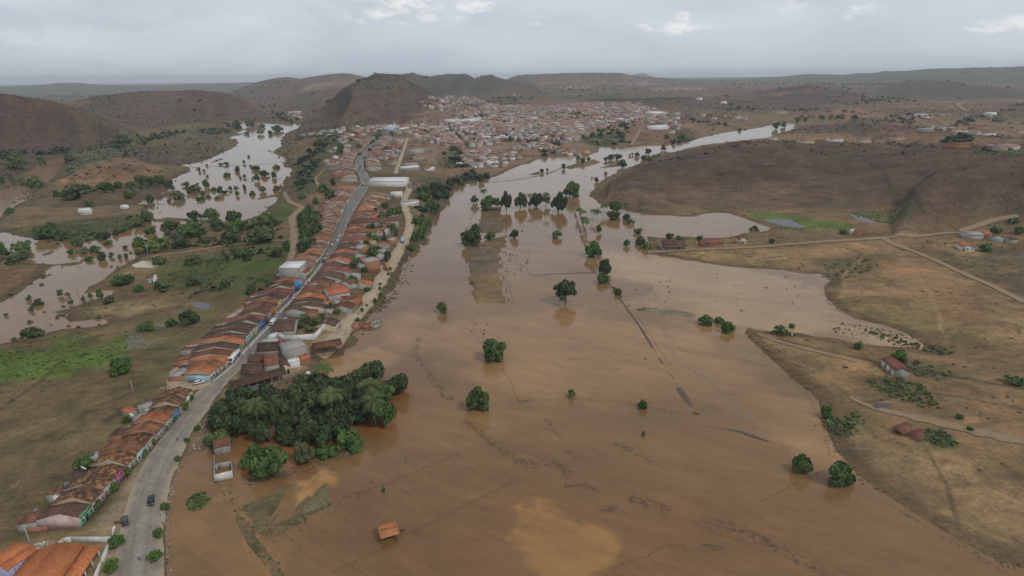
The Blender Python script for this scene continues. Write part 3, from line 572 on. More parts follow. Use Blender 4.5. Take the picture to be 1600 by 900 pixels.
# flood sheet: only where water, with a margin under the land
sub = np.arange(0, NR, 1); rmax = np.searchsorted(rr, 2700)
keep = (HG[:, :rmax] < .8); kq = keep[:-1, :-1] | keep[1:, :-1] | keep[:-1, 1:] | keep[1:, 1:]
wi, wj = np.nonzero(kq)[0], np.nonzero(kq)[1]; wq0 = wi*NR+wj; wquads = np.stack([wq0, wq0+1, wq0+NR+1, wq0+NR], 1)[:, ::-1]
used = np.unique(wquads); remap = np.zeros(gx.size, np.int64); remap[used] = np.arange(len(used))
ux, uy = gx[used], gy[used]
wc = np.tile(np.array([.212, .127, .058]), (len(used), 1))
def wpoly(pts, c, fe, st):
    global wc
    s = sdist(ux, uy, poly0(pts), 4*fe+30) + fbm(ux, uy, fe*2.6, 131, 6, .62)*fe*4.2
    wc = lerp(wc, c, sstep(-fe*.45, fe*.45, s)*st)
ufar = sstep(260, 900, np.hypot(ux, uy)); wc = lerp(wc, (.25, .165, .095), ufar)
wpoly([(560,420),(700,320),(720,420),(720,560),(620,640),(560,580)], (.185,.11,.065), 22, .7)
wpoly([(940,400),(1200,425),(1290,460),(1430,540),(1180,520),(1100,500),(1000,480)], (.36,.24,.13), 16, .85)
wpoly([(640,500),(900,470),(1100,520),(1270,630),(1290,700),(1100,640),(900,610),(760,640)], (.31,.185,.088), 22, .75)
wpoly([(791,783),(843,780),(889,800),(935,835),(950,867),(903,898),(855,891),(824,849)], (.46,.26,.088), 5, .85)
wpoly([(262,780),(290,740),(330,740),(360,800),(400,870),(420,900),(262,900)], (.28,.155,.066), 8, .65)
wpoly([(440,810),(470,770),(500,740),(520,748),(480,790),(470,812)], (.44,.24,.082), 3, .95)
wpoly([(345,770),(372,790),(400,850),(430,890),(390,860)], (.33,.19,.075), 4, .7)
wpoly([(500,575),(560,540),(600,530),(590,570),(520,600)], (.31,.19,.09), 9, .8)
wpoly([(340,690),(420,640),(520,600),(600,590),(640,630),(560,690),(440,740),(370,750)], (.24,.105,.038), 8, .8)
wpoly([(1016,398),(1034,401),(1068,407),(1080,415),(1040,412)], (.36,.22,.1), 6, .8)
wpoly([(640,800),(900,700),(1100,740),(1200,800),(1300,900),(600,900)], (.2,.104,.05), 34, .5)
wc *= np.clip(1+.35*fbm(ux, uy, 40, 141, 4)+.25*fbm(ux+uy*.4, uy*2.5, 12, 151, 4), .7, 1.3)[:, None]
wc *= .84; WATER_M = mat_water()
tag(np_mesh('flood_water', np.stack([ux, uy, np.zeros(len(used))], 1), remap[wquads], WATER_M, attr=np.clip(wc, .01, .6)), kind='structure')
pond_m = mat_plain('pond_water', (.085, .085, .09), .3, .15, .05, .25)
for i, p in enumerate(PONDS):
    pg = POND_XY[i]; z = POND_LEVEL[i] + .12; cpt = pg.mean(0)
    n = 40; e = np.concatenate([pg[k]+(pg[(k+1) % len(pg)]-pg[k])*np.linspace(0, 1, 6)[:-1, None] for k in range(len(pg))])
    e = e + np.stack([fbm(e[:, 0], e[:, 1], 4, 7), fbm(e[:, 0], e[:, 1], 4, 9)], 1)*min(2.2, float(np.ptp(pg[:, 0]))*.08)
    vs = [(cpt[0], cpt[1], z)]+[(x, y, z) for x, y in e]; m = len(e)
    fs = [(0, 1+k, 1+(k+1) % m) for k in range(m)]
    pm = pond_m if i != 3 else mat_plain('pale_silt_water', (.4, .33, .25), .15, .1, .1, .5)
    tag(np_mesh('pond', vs, fs, pm), kind='structure')

# ------------------------------------------------------------------ roads and paths
def resample(pts, step):
    pts = np.asarray(pts, float); d = np.concatenate([[0], np.cumsum(np.hypot(*np.diff(pts, axis=0).T))]); s = np.arange(0, d[-1]+step*.5, step)
    # Catmull-Rom through the points
    q = np.vstack([2*pts[0]-pts[1], pts, 2*pts[-1]-pts[-2]]); outp = []
    for k in s:
        i = min(np.searchsorted(d, k, side='right')-1, len(pts)-2); t = (k-d[i])/max(d[i+1]-d[i], 1e-6); t = min(t, 1)
        p0, p1, p2, p3 = q[i], q[i+1], q[i+2], q[i+3]
        outp.append(.5*((2*p1)+(-p0+p2)*t+(2*p0-5*p1+4*p2-p3)*t*t+(-p0+3*p1-3*p2+p3)*t**3))
    return np.array(outp)
def strip(name, pts, width, mat, off=.1, step=3.0, jit=.25, cross=6, edge_drop=.0):
    c = resample(pts, step); n = len(c); dv = np.gradient(c, axis=0); dv /= np.linalg.norm(dv, axis=1)[:, None]+1e-9; nr = np.stack([-dv[:, 1], dv[:, 0]], 1)
    wd = np.interp(np.linspace(0, 1, n), np.linspace(0, 1, len(width)), width) if isinstance(width, (list, tuple)) else np.full(n, width)
    vs = []; at = []
    for i in range(n):
        ja = 1+jit*(vnoise(i*.55, 3.1, 5)-.5)*2*.5; jb = 1+jit*(vnoise(i*.55, 9.7, 6)-.5)*2*.5
        for k in range(cross+1):
            t = k/cross*2-1; o = t*wd[i]/2*(ja if t < 0 else jb); x, y = c[i]+nr[i]*o
            vs.append((x, y)); at.append((abs(t),)*3)
    vs = np.array(vs); z = np.maximum(hf(vs[:, 0], vs[:, 1]), .02) + off + np.hypot(vs[:, 0], vs[:, 1])*.00022
    f = np.array([(i*(cross+1)+k, i*(cross+1)+k+1, (i+1)*(cross+1)+k+1, (i+1)*(cross+1)+k) for i in range(n-1) for k in range(cross)])[:, ::-1]
    return tag(np_mesh(name, np.column_stack([vs, z]), f[:, ::-1], mat, attr=np.array(at), smooth=True), kind='structure')
M_ASPH = mat_road('worn_asphalt', (.19, .168, .142), (.25, .222, .186), (.3, .25, .18))
M_ASPH2 = mat_road('street_paving', (.14, .132, .128), (.19, .178, .168), (.24, .215, .18))
M_DIRT = mat_road('dirt_track', (.3, .235, .16), (.4, .32, .225), (.26, .2, .13))
M_TRACK = mat_road('sandy_track', (.23, .165, .097), (.28, .2, .122), (.19, .135, .08))
strip('road', polyG([(212,960),(214,900),(218,850),(228,790),(243,740),(264,700),(290,660),(316,625),(345,592),(374,562)]), [11.5, 11, 10.5, 10, 9.5, 9, 9, 9, 9.5], M_ASPH, .14, 2.5, .1)
MAINST = [(374,562),(404,532),(430,500),(449,478),(469,452),(496,422),(516,395),(526,375),(535,349),(547,326),(558,309),(568,292),(572,284),(566,270),(561,258),(564,248),(572,238),(582,227),(596,214)]
strip('street', polyG(MAINST), [9.5, 8.5, 8, 8, 9, 10, 11, 11, 11, 11, 11, 12, 12, 10, 9, 9, 9, 9], M_ASPH2, .17, 3, .06)
strip('dirt_road', polyG([(497,556),(512,542),(525,530),(547,506),(571,476),(593,443),(613,411),(629,381),(640,356),(639,340),(632,322),(633,309),(639,296),(636,284)]), [8, 8, 7, 7, 7, 6.5, 6.5, 7, 7, 7, 7, 7, 6], M_DIRT, .12, 2.5, .5)
strip('dirt_road', polyG([(618,272),(624,254),(629,240),(633,228),(637,216)]), 5.5, M_DIRT, .3, 3, .5)
strip('path', polyG([(330,598),(310,604),(296,606),(283,606),(275,598),(278,584),(291,564),(306,548),(330,522),(360,497),(372,487),(384,479)]), [8, 7, 7, 7, 6, 6, 5, 4.5, 4, 3.5, 3.5], M_DIRT, .15, 2, .5)
strip('path', polyG([(516,262),(506,267),(498,274),(493,284),(498,290),(504,297)]), 4, M_TRACK, .4, 4)
strip('path', polyG([(445,300),(446,306),(454,316),(463,320),(471,324),(463,333),(456,342),(458,352),(460,362),(459,372),(460,384),(456,398),(451,414)]), [4, 4, 4, 5, 6, 6, 6, 6, 5, 4], M_TRACK, .25, 3)
strip('path', polyG([(457,375),(430,377),(400,380),(370,382),(340,386),(318,390),(290,394),(255,398),(236,402)]), [3, 3, 3.5, 4], M_TRACK, .2, 4)
strip('dirt_road', polyG([(1012,394),(1035,393),(1062,391),(1100,390),(1150,388),(1200,385),(1250,381),(1300,377),(1350,374),(1386,372),(1425,369),(1490,364),(1560,361)]), [5, 5, 5, 5, 5, 5, 6, 6, 6, 5, 3, 3, 3], M_TRACK, .25, 3, .6)
strip('dirt_road', polyG([(1384,374),(1398,382),(1422,391),(1450,402),(1500,425),(1550,447),(1600,472),(1680,512)]), [7, 5.5, 5, 5, 5, 5, 5], M_TRACK, .2, 3, .6)
strip('dirt_road', polyG([(1328,620),(1345,629),(1370,638),(1400,646),(1435,654),(1480,664),(1520,673),(1560,682),(1610,693),(1680,708)]), [2, 3, 5, 6, 6, 5.5, 5.5, 5.5], M_TRACK, .15, 1.6, .8)
strip('path', polyG([(1178,520),(1200,528),(1240,540),(1290,553),(1340,566)]), [1, 2.5, 3.5, 3.5, 1.5], M_TRACK, .15, 1.8, .9)
strip('path', polyG([(1590,338),(1560,343),(1530,352),(1500,362)]), 5, M_TRACK, .4, 5)
strip('path', polyG([(986,228),(992,218),(998,208),(1000,203)]), 6, M_TRACK, .8, 6)
strip('path', polyG([(1510,158),(1497,163),(1502,170),(1512,175)]), 9, M_TRACK, 1.5, 8)
def bank(name, pts, w0, w1, zt, m, seed):
    c = resample(np.array([P0(u, v) for u, v in pts]), 1.5); dv = np.gradient(c, axis=0); dv /= np.linalg.norm(dv, axis=1)[:, None]; nr = np.stack([-dv[:, 1], dv[:, 0]], 1); V = []; n = len(c)
    for i in range(n):
        k = 1+max(0, np.hypot(*c[i])-300)/500; wv = (w0+(w1-w0)*vnoise(i*.35, 2.2, seed))*k; zz = zt*(vnoise(i*.18, 7.7, seed+1)-.32)
        for o, z in ((-wv, -.4), (-wv*.4, zz), (wv*.4, zz), (wv, -.4)): V.append((*(c[i]+nr[i]*o), z))
    Fc = [(i*4+k, (i+1)*4+k, (i+1)*4+k+1, i*4+k+1)[::-1] for i in range(n-1) for k in range(3)]
    tag(np_mesh(name, V, Fc, m, smooth=True), kind='structure')
M_BANK = mat_plain('wet_earth_bank', (.105, .08, .06), .9, .35, .8)
bank('earth_bank', [(878,262),(860,270),(820,279),(780,284),(745,287)], .7, 1.6, .7, M_BANK, 3); bank('earth_bank', [(892,312),(900,340),(911,376),(930,410),(955,448),(978,480),(1004,517),(1030,560),(1053,592)], .5, 1.4, .55, M_BANK, 4); bank('earth_bank', [(1060,606),(1074,626),(1088,648)], .9, 2.4, .9, M_BANK, 5)
bank('earth_bank', [(903,296),(906,330),(914,360),(926,392)], .5, 1.2, .5, M_BANK, 6); bank('earth_bank', [(826,430),(870,428),(931,426)], .4, 1.3, .5, M_BANK, 7); bank('earth_bank', [(810,628),(840,624),(870,627)], .4, 1.3, .7, M_BANK, 8); bank('earth_bank', [(1135,670),(1160,676),(1200,690)], .6, 1.9, .7, M_BANK, 9); bank('earth_bank', [(795,470),(788,440),(784,410)], .4, 1.1, .5, M_BANK, 10)
bank('earth_bank', [(940,258),(980,248),(1010,240)], .8, 2.0, .6, M_BANK, 11); bank('earth_bank', [(985,262),(960,274),(935,290)], .6, 2.0, .8, M_BANK, 12); bank('earth_bank', [(436,254),(410,257),(380,258),(300,262)], .4, 1.4, .6, M_BANK, 13); bank('earth_bank', [(128,411),(100,413),(60,416)], .6, 1.6, .8, M_BANK, 14); bank('earth_bank', [(745,318),(735,340),(727,362)], .4, 1.2, .5, M_BANK, 15)
M_PAVE = mat_plain('pavement_concrete', (.36, .34, .3), .9, .25, .8)
def pavement(pts, wd, zh=.16):
    c = resample(polyG(pts), 3); dv = np.gradient(c, axis=0); dv /= np.linalg.norm(dv, axis=1)[:, None]; nr = np.stack([-dv[:, 1], dv[:, 0]], 1)
    vs = []; n = len(c)
    for i in range(n):
        z = hz(*c[i])+.16+np.hypot(*c[i])*.00022
        for o, dz in ((-wd/2, -.6), (-wd/2, zh), (wd/2, zh), (wd/2, -.6)): vs.append((*(c[i]+nr[i]*o), z+dz))
    fs = [(i*4+k, i*4+k+1, (i+1)*4+k+1, (i+1)*4+k) for i in range(n-1) for k in range(3)]
    tag(np_mesh('pavement', vs, fs, M_PAVE), kind='structure')
pavement([(331,598),(348,584),(364,570),(379,552),(392,539),(407,523),(422,508)], 1.6)
pavement([(424,506),(437,488),(453,472),(467,456),(478,443),(498,418),(509,402)], 1.6)
pavement([(384,573),(398,559),(413,545),(420,528),(436,509),(447,496)], 1.4)
# ------------------------------------------------------------------ trees
LEAF = [mat_leaf('leaf_dark', (.032, .058, .024), (.08, .112, .042)), mat_leaf('leaf_mid', (.052, .096, .03), (.115, .165, .05)),
        mat_leaf('leaf_olive', (.072, .098, .042), (.108, .132, .06)), mat_leaf('leaf_fresh', (.06, .118, .026), (.098, .168, .04)), mat_leaf('leaf_palm', (.048, .078, .022), (.092, .118, .038))]
BARK = mat_plain('bark', (.13, .1, .075), .95, .3, 2.0); BARKP = mat_plain('palm_bark', (.24, .2, .15), .95, .3, 2.0)
def quads_at(c, nrm, size, rng, asp=1.0):
    n = len(c); a = rng.normal(size=(n, 3)); a -= (a*nrm).sum(1)[:, None]*nrm; a /= np.linalg.norm(a, axis=1)[:, None]+1e-9; b = np.cross(nrm, a)
    s = size*rng.uniform(.6, 1.35, n)[:, None]; a = a*s; b = b*s*asp
    v = np.stack([c-a-b*.55, c+a*.9-b*.8, c+a+b*.6, c-a*.8+b], 1).reshape(-1, 3); f = np.arange(n*4).reshape(-1, 4); return v, f
def crown_mesh(name, seed, nl, ns, leaf, mat, flat=.42, gap=.25, low=.0):
    """unit crown: radius 1, height 1 (base at z = 0): leaf-sized faces clustered on many uneven lobes"""
    rng = np.random.default_rng(seed); lob = []
    for k in range(nl):
        a = rng.uniform(0, 2*math.pi); rad = math.sqrt(rng.uniform(0, 1))*.72; top = math.sqrt(max(0, 1-(rad/.95)**2))
        z = low + (1-low)*rng.uniform(.1, .78)*(.35+.65*top) ; lob.append((math.cos(a)*rad, math.sin(a)*rad, z, rng.uniform(.15, .4)*(1.1-.4*rad), rng.uniform(0, 1)))
    lob.append((0, 0, .66, .34, .6)); lob.append((.1, 0, .34, .36, .3))
    for (lx, ly) in ((-.3, .2), (.2, -.35), (.35, .3))[:seed % 4]: lob.append((lx, ly, .22, .3, .4))
    C = []; Nn = []; A = []
    per = ns//len(lob)
    for (x, y, z, r, sh) in lob:
        d = rng.normal(size=(per, 3)); d[:, 2] = np.abs(d[:, 2])*1.0 - .6*rng.uniform(0, 1, per); d /= np.linalg.norm(d, axis=1)[:, None]
        rad = r*rng.uniform(.62, 1.12, per)**.8
        C.append(np.array([x, y, z]) + d*rad[:, None]*np.array([1, 1, flat*2])); nn = d + rng.normal(size=(per, 3))*.55; nn /= np.linalg.norm(nn, axis=1)[:, None]; Nn.append(nn)
        A.append(np.clip(sh*.75 + rng.uniform(-.2, .35, per), 0, 1))
    C = np.concatenate(C); Nn = np.concatenate(Nn); A = np.concatenate(A); C[:, 2] = np.clip(C[:, 2], 0.02, 1.02)
    v, f = quads_at(C, Nn, leaf, rng); at = np.repeat(A, 4)
    o = np_mesh(name, v, f, mat, attr=np.stack([at]*3, 1)); me = o.data; bpy.data.objects.remove(o); return me
def trunk_mesh(name, seed, limbs, h=1.0, r=.07, spread=.45):
    """unit trunk, height 1: tapered stem that forks into limbs reaching up into the crown"""
    rng = random.Random(seed); b = MB(); fork = .42
    b.tube([(0, 0, -.25), (0, 0, 0), (rng.uniform(-.03, .03), rng.uniform(-.03, .03), fork)], [r*1.35, r*1.15, r*.8], 7)
    for k in range(limbs):
        a = 2*math.pi*k/limbs + rng.uniform(-.4, .4); s = spread*rng.uniform(.7, 1.1)
        b.tube([(0, 0, fork-.04), (math.cos(a)*s*.45, math.sin(a)*s*.45, fork+.25), (math.cos(a)*s, math.sin(a)*s, fork+.5*rng.uniform(.8, 1.1))], [r*.62, r*.45, r*.16], 5)
    o = b.build(name, BARK, smooth=True); me = o.data; bpy.data.objects.remove(o); return me
CR = {'big': [[crown_mesh('crown', 100+k+10*m, [11, 17, 24, 14][k], 4000, [.07, .06, .055, .066][k], LEAF[m], [.5, .4, .36, .46][k]) for k in range(4)] for m in range(4)],
      'mid': [[crown_mesh('crown', 200+k+10*m, [8, 13, 17][k], 1300, .1, LEAF[m], [.52, .42, .36][k]) for k in range(3)] for m in range(4)],
      'small': [[crown_mesh('crown', 300+k+10*m, 8, 380, .17, LEAF[m]) for k in range(3)] for m in range(4)],
      'sparse': [[crown_mesh('crown', 400+k+10*m, 9, 420, .085, LEAF[m], .5) for k in range(3)] for m in range(4)],
      'clipped': [[crown_mesh('crown', 500+k, 16, 1500, .085, LEAF[3], .55) for k in range(2)]]}
TK = [trunk_mesh('trunk', 11+k, 3+k % 2, 1, .06, .42) for k in range(3)]
def mesh_child(name, me, parent):
    o = bpy.data.objects.new(name, me); COL.objects.link(o); o.parent = parent; return o
trng = random.Random(99)
def tree(x, y, wid, ht, size='mid', tone=1, trunk=.28, name='tree', label=None, cat='tree', group=None, z=None, wide_trunk=1.0):
    """wid: crown diameter, ht: full height, trunk: share of the height below the crown"""
    z = max(hz(x, y), -.2) if z is None else z
    root = empty(name, (x, y, z), trng.uniform(0, 6.28), label, 'bush' if cat == 'tree' and wid < 6.5 else cat, group); k = trng.randrange(12)
    var = CR[size][tone if size != 'clipped' else 0]
    c = mesh_child('crown', var[k % len(var)], root); cz = ht*trunk*.8
    c.location = (0, 0, cz); c.scale = (wid/2*trng.uniform(.9, 1.12), wid/2*trng.uniform(.85, 1.1), ht-cz); c.rotation_euler = (trng.uniform(-.12, .12), trng.uniform(-.12, .12), 0)
    t = mesh_child('trunk', TK[k % 3], root); t.scale = (wid*.5*wide_trunk, wid*.5*wide_trunk, ht*.74); return root
def tree_px(u, vb, wpx, hpx, size='mid', tone=1, **k):
    x, y = G(u, vb); z = max(hz(x, y), 0); m, cs = px2m(x, y, z)
    wid = wpx*m; sn = math.sqrt(max(0, 1-cs*cs))
    ht = max((hpx*m - wid*.38*sn)/cs, wid*.45)
    return tree(float(x), float(y) , wid, ht, size, tone, **k)
def palm_mesh(seed, nf=17, L=3.6, lod=9):
    rng = random.Random(seed); vs = []; fs = []; at = []
    for k in range(nf):
        a = 2*math.pi*k/nf*1.0 + rng.uniform(-.25, .25); el = rng.uniform(-.1, 1.1); ln = L*rng.uniform(.85, 1.1); tint = rng.uniform(0, 1) if el > .1 else rng.uniform(.6, 1)
        p = Vector((0, 0, 0)); d = Vector((math.cos(a)*math.cos(el), math.sin(a)*math.cos(el), math.sin(el))); side = Vector((-math.sin(a), math.cos(a), 0)); P = []
        for s in range(lod):
            P.append((p.copy(), d.copy())); p = p + d*(ln/lod); d = (d + Vector((0, 0, -.21*(1+s*.12)))).normalized()
        for s in range(lod-1):
            wv = .95*math.sin(math.pi*min(.98, (s+.6)/(lod)))+.08
            for sg in (-1, 1):
                p0, d0 = P[s]; p1, d1 = P[s+1]
                for h in (0, .33, .66):
                    q0 = p0.lerp(p1, h); q1 = p0.lerp(p1, h+.36); tip = q1 + side*sg*wv + d0*.25 + Vector((0, 0, -wv*.55)); b = len(vs)
                    vs += [q0, q1, tip]; fs.append((b, b+1, b+2)); at += [tint*.8+rng.uniform(-.1, .2)]*3
    o = np_mesh('fronds', np.array([tuple(v) for v in vs]), fs, LEAF[4], attr=np.clip(np.stack([np.array(at)]*3, 1), 0, 1)); me = o.data; bpy.data.objects.remove(o); return me
PALM = [palm_mesh(5), palm_mesh(6), palm_mesh(8)]
def palm_trunk(seed):
    rng = random.Random(seed); lx, ly = rng.uniform(-.06, .06), rng.uniform(-.06, .06)
    o = MB().tube([(0, 0, -.05), (0, 0, 0), (lx*.3, ly*.3, .3), (lx*.8, ly*.8, .7), (lx, ly, 1)], [.03, .026, .018, .015, .014], 7).build('trunk', BARKP, smooth=True); me = o.data; bpy.data.objects.remove(o); return me, lx, ly
PT = [palm_trunk(k) for k in (1, 2, 3)]
def palm_px(u, vb, hpx, label, group=None, cs_=1.0, k=0):
    """u, vb: foot of the trunk; hpx: trunk height in pixels"""
    x, y = G(u, vb); z = max(hz(x, y), -.1); m, c = px2m(x, y, z); ht = hpx*m/c
    root = empty('palm_tree', (x, y, z), trng.uniform(0, 6.28), label, 'palm tree', group)
    me, lx, ly = PT[k % 3]; t = mesh_child('trunk', me, root); t.scale = (ht, ht, ht)
    f = mesh_child('fronds', PALM[k % 3], root); f.location = (lx*ht, ly*ht, ht*.99); s = cs_; f.scale = (s, s, s); return root

# --- the flooded grove below the village (u, v of foot, width, height in px, tone)
GROVE = [(452,690,40,34,0),(512,694,40,36,0),(478,676,44,44,0),(530,668,44,48,0),(412,690,34,34,0),(575,640,46,48,0),(354,672,48,50,0),(392,668,56,58,0),(345,650,30,28,0),(378,640,50,44,0),(420,632,54,40,0),(438,668,48,56,0),(470,640,56,46,0),(478,612,50,34,0),(505,618,60,44,0),(500,652,54,50,0),(520,680,44,52,0),(486,690,40,44,0),
         (540,640,50,44,0),(545,612,44,34,0),(556,660,48,44,0),(578,600,52,42,0),(562,622,40,34,0),(619,615,44,36,0),(600,664,42,46,1),(598,632,38,38,1),(432,668,30,56,2),(344,694,32,28,1)]
SPOT = {6: 'on its left edge beside the road', 26: 'in its middle, paler olive than its neighbours', 23: 'standing slightly apart at its right tip', 21: 'tall and loose, at its upper right', 24: 'below the right palm at its water edge', 27: 'low and green by the walled ruin', 12: 'behind the left palm, near the long shed'}
for i, (u, v, wp, hp, tn) in enumerate(GROVE):
    lab = ('dark tree of the flooded grove, ' + SPOT[i]) if i in SPOT else 'dark leafy tree within the dense middle of the flooded grove'
    tree_px(u, v, wp*1.18, hp*1.05, 'big', tn, trunk=.12, label=lab, group='trees of the flooded grove')
for u, v, wp, hp, tn, lab in [(400,722,36,36,3,'rounded bright bush tree above the walled ruin in the flood'), (424,742,58,56,1,'broad feathery green tree at the front of the flooded grove'), (383,732,22,22,3,'small leafy banana clump beside the walled ruin'),
                              (476,722,34,40,2,'pale speckled tree leaning on the grove bank'), (510,712,38,22,3,'low bright bush on the grove bank, left of the largest'), (546,700,46,34,3,'widest bright bush on the right end of the grove bank')]:
    tree_px(u, v, wp, hp, 'big', tn, trunk=.12, label=lab, group='front row of the flooded grove')
for u, vb, hp, lab, k in [(404,676,38,'coconut palm in the left half of the grove',0),(527,672,48,'tall coconut palm in the middle of the grove',1),(587,664,34,'coconut palm at the right end of the grove, standing in water',2),(579,640,34,'palm just behind the rightmost coconut palm of the grove',0),(506,614,34,'palm at the rear of the grove near the yellow tarpaulin',1)]:
    palm_px(u, vb, hp*1.12, lab, 'coconut palms of the grove', 1.75, k)
# --- lone trees standing in the flood
LONE = [(883,473,38,43,'big',0,.3,'solitary mango tree with visible trunk and orange reflection, in mid flood'),(744,637,40,42,'big',1,.06,'rounded olive tree with no visible trunk, lowest of the lone flood trees'),(772,560,46,40,'big',1,.08,'spreading dark tree in the flood right of the grove, upper of two'),
 (691,488,20,21,'mid',1,.1,'small round bush in the flood left of the brown field strip'),(927,400,36,28,'big',3,.1,'bright green dome-shaped tree by the flooded lane'),(946,427,27,27,'big',0,.15,'very dark tree just below the bright dome-shaped tree'),(942,441,22,17,'mid',1,.1,'low green bush touching the very dark tree'),
 (804,372,17,17,'mid',0,.15,'small dark round tree right of the field strip in the flood'),(870,372,18,14,'mid',1,.15,'small flat-topped tree alone in open flood'),(735,383,36,30,'big',0,.1,'wide dark tree on the left corner of the field strip'),(766,374,20,15,'mid',1,.1,'lower green tree on the upper end of the field strip'),(744,366,20,20,'mid',0,.1,'second dark tree behind the wide one on the field strip'),
 (890,307,28,25,'big',1,.08,'broad grey-green tree at the upper right of the tree row'),(741,319,16,16,'sparse',2,.2,'thin grey-green tree left of the tree row in water'),(765,327,32,24,'mid',1,.1,'leftmost broad tree of the row across the flood'),(791,329,18,34,'mid',0,.2,'tall two-tiered tree in the row across the flood'),
 (813,325,24,28,'mid',0,.15,'dark round tree in the middle of the row across the flood'),(838,323,26,26,'mid',0,.15,'dark tree right of the first palm in the row'),(872,330,26,34,'mid',0,.12,'tall dark tree at the right end of the row'),(853,322,14,20,'sparse',2,.3,'thin tree between palm and tall dark tree of the row'),(779,322,10,14,'small',1,.2,'small tree between the broad and the two-tiered tree'),
 (751,283,12,12,'mid',0,.2,'dark tree at the far left bank tip beside white sacks'),(960,333,22,22,'mid',1,.25,'taller tree behind the dark round pair near the palms'),(958,343,20,15,'mid',0,.15,'darkest round tree in front of the palms'),(979,344,14,13,'mid',0,.15,'dark round tree at the right end of the palm group'),
 (985,350,16,10,'sparse',2,.1,'pale half-drowned bush right of the palm group'),(996,365,13,9,'mid',1,.1,'small tree behind the dark tree left of the farmhouse'),(1000,381,23,15,'mid',0,.12,'dark round tree left of the farmhouse in the flood'),(979,385,15,13,'small',1,.12,'pale bush standing in water left of the farmhouse'),(1010,388,17,12,'mid',1,.1,'green bush at the tip of the flooded lane'),(936,364,11,14,'small',2,.3,'small palm-like tree below the palm group'),
 (1251,735,33,34,'big',1,.08,'left and smaller of two round trees at the right shore'),(1314,754,50,40,'big',1,.06,'right and larger of two round trees at the right shore'),(1101,505,29,18,'mid',3,.1,'leafy tree at the end of the grey mud bank'),(1138,518,24,20,'mid',3,.1,'leafy tree right of the one on the mud bank end'),(1124,504,20,12,'mid',1,.1,'darker bush between the two leafy trees of the mud bank'),
 (1003,636,17,16,'mid',3,.1,'small bright bush on the flooded fence line, right of mid flood'),(893,620,16,16,'sparse',3,.1,'wispy pale green shrub in mid flood'),(1006,681,6,9,'small',3,.2,'tiny bush below the small bright bush'),(600,770,7,11,'small',3,.2,'tiny green sapling right of the mud patches'),(967,460,15,12,'mid',1,.1,'low bush on the long drain bank in the flood'),
 (895,898,0,0,'',0,0,'')]
for u, v, wp, hp, sz, tn, tk, lab in LONE:
    if wp: tree_px(u, v, wp*1.04, hp, sz, tn, trunk=tk, label=lab)
for i, (u, vb, hp, cs_) in enumerate([(905,341,14,1),(910,346,15,1),(916,362,18,1.1),(912,356,15,1),(926,343,14,1),(933,345,16,1.1),(942,336,15,1.1),(947,333,14,1),(965,344,12,.9),(978,330,12,1),(827,325,20,1.1),(853,327,24,1.1),(757,322,24,1.1),(1003,343,16,1)]):
    palm_px(u, vb, hp, ['palm leaning over the flooded lane above the bright dome-shaped tree', 'palm standing in flood left of the dark round trees', 'palm rising from the row of trees across the flood', 'slim palm alone in the flooded paddock'][0 if i < 4 else 1 if i < 10 else 2 if i < 13 else 3],
            ['palms on the flooded lane', 'palms by the dark round trees', 'palms of the tree row', None][0 if i < 4 else 1 if i < 10 else 2 if i < 13 else 3], cs_*1.35, i)
# --- drowned trees of the left lake
LK = """413 275 14 10;403 283 10 12;429 278 10 10;354 276 13 7;372 268 11 8;382 256 7 6;354 258 10 5;324 260 6 4;311 268 6 7;319 269 5 5;324 277 5 4;290 291 13 7;266 297 13 16;323 293 10 13;303 300 22 10;334 298 11 5;345 303 9 12;360 297 7 7;
353 302 8 5;369 298 9 8;382 296 8 8;372 306 8 8;318 306 7 9;326 309 9 4;314 313 12 5;340 311 8 5;279 311 22 14;264 316 6 5;235 316 14 12;410 300 16 10;433 298 13 8;394 305 10 7;293 287 6 4;309 289 6 4;305 293 6 5;431 263 12 4;400 266 14 3;382 278 8 6;386 210 8 5;406 210 16 5;422 210 10 6;434 205 17 9;355 208 10 7;370 195 14 5;393 198 20 5;409 199 10 6;
340 209 12 6;328 210 12 5;376 279 5 4;395 281 5 4;345 258 6 4;389 246 4 4;392 261 5 4;406 270 5 4"""
LKL = """333 343 26 20;305 342 22 15;368 344 24 16;233 346 22 16;216 354 18 14;266 358 24 16;302 368 40 22;340 360 26 18;372 362 36 22;362 380 34 24;414 354 40 18;410 378 50 20;246 390 44 16;284 386 28 18;234 364 20 10;262 366 10 10;217 382 16 12;320 380 18 8;217 396 12 7;368 400 18 16;384 400 26 16;432 400 22 16;448 392 16 18;302 412 26 16;251 412 22 10;301 445 22 14;351 449 18 14;318 454 12 8;218 455 18 12;248 452 16 12;392 460 14 16;422 450 14 10;
18 333 16 9;82 357 14 10;76 370 36 16;104 372 22 14;122 384 18 13;163 374 22 14;36 392 24 16;39 404 22 16;4 398 12 18;16 412 16 10;114 397 13 10;132 396 12 10;148 393 16 11;161 406 16 14;140 407 14 8;174 402 8 8;188 404 8 8;198 404 8 9;168 382 13 8;196 388 10 5;212 386 14 12;180 368 10 9;189 362 18 10;198 358 14 10;46 470 11 10;60 476 16 10;95 463 9 12;106 463 9 8;131 471 7 10;142 466 9 10;156 467 14 16;112 476 9 10;192 444 30 14;172 473 22 10;
50 486 10 9;10 494 10 6;47 504 10 5;53 526 36 16;23 531 10 6;35 289 10 12;58 294 24 20;2 286 12 12;26 264 26 18;22 250 22 10;66 256 14 12;108 252 20 12;124 240 6 6;140 236 6 7;158 232 5 5;190 220 20 8;222 226 16 14;242 216 18 9;248 287 20 14;226 288 28 10;204 290 14 8;124 306 40 14;108 312 30 10;86 308 10 10;164 296 24 9;184 294 14 10;202 309 20 13;136 322 7 8;143 322 8 9"""
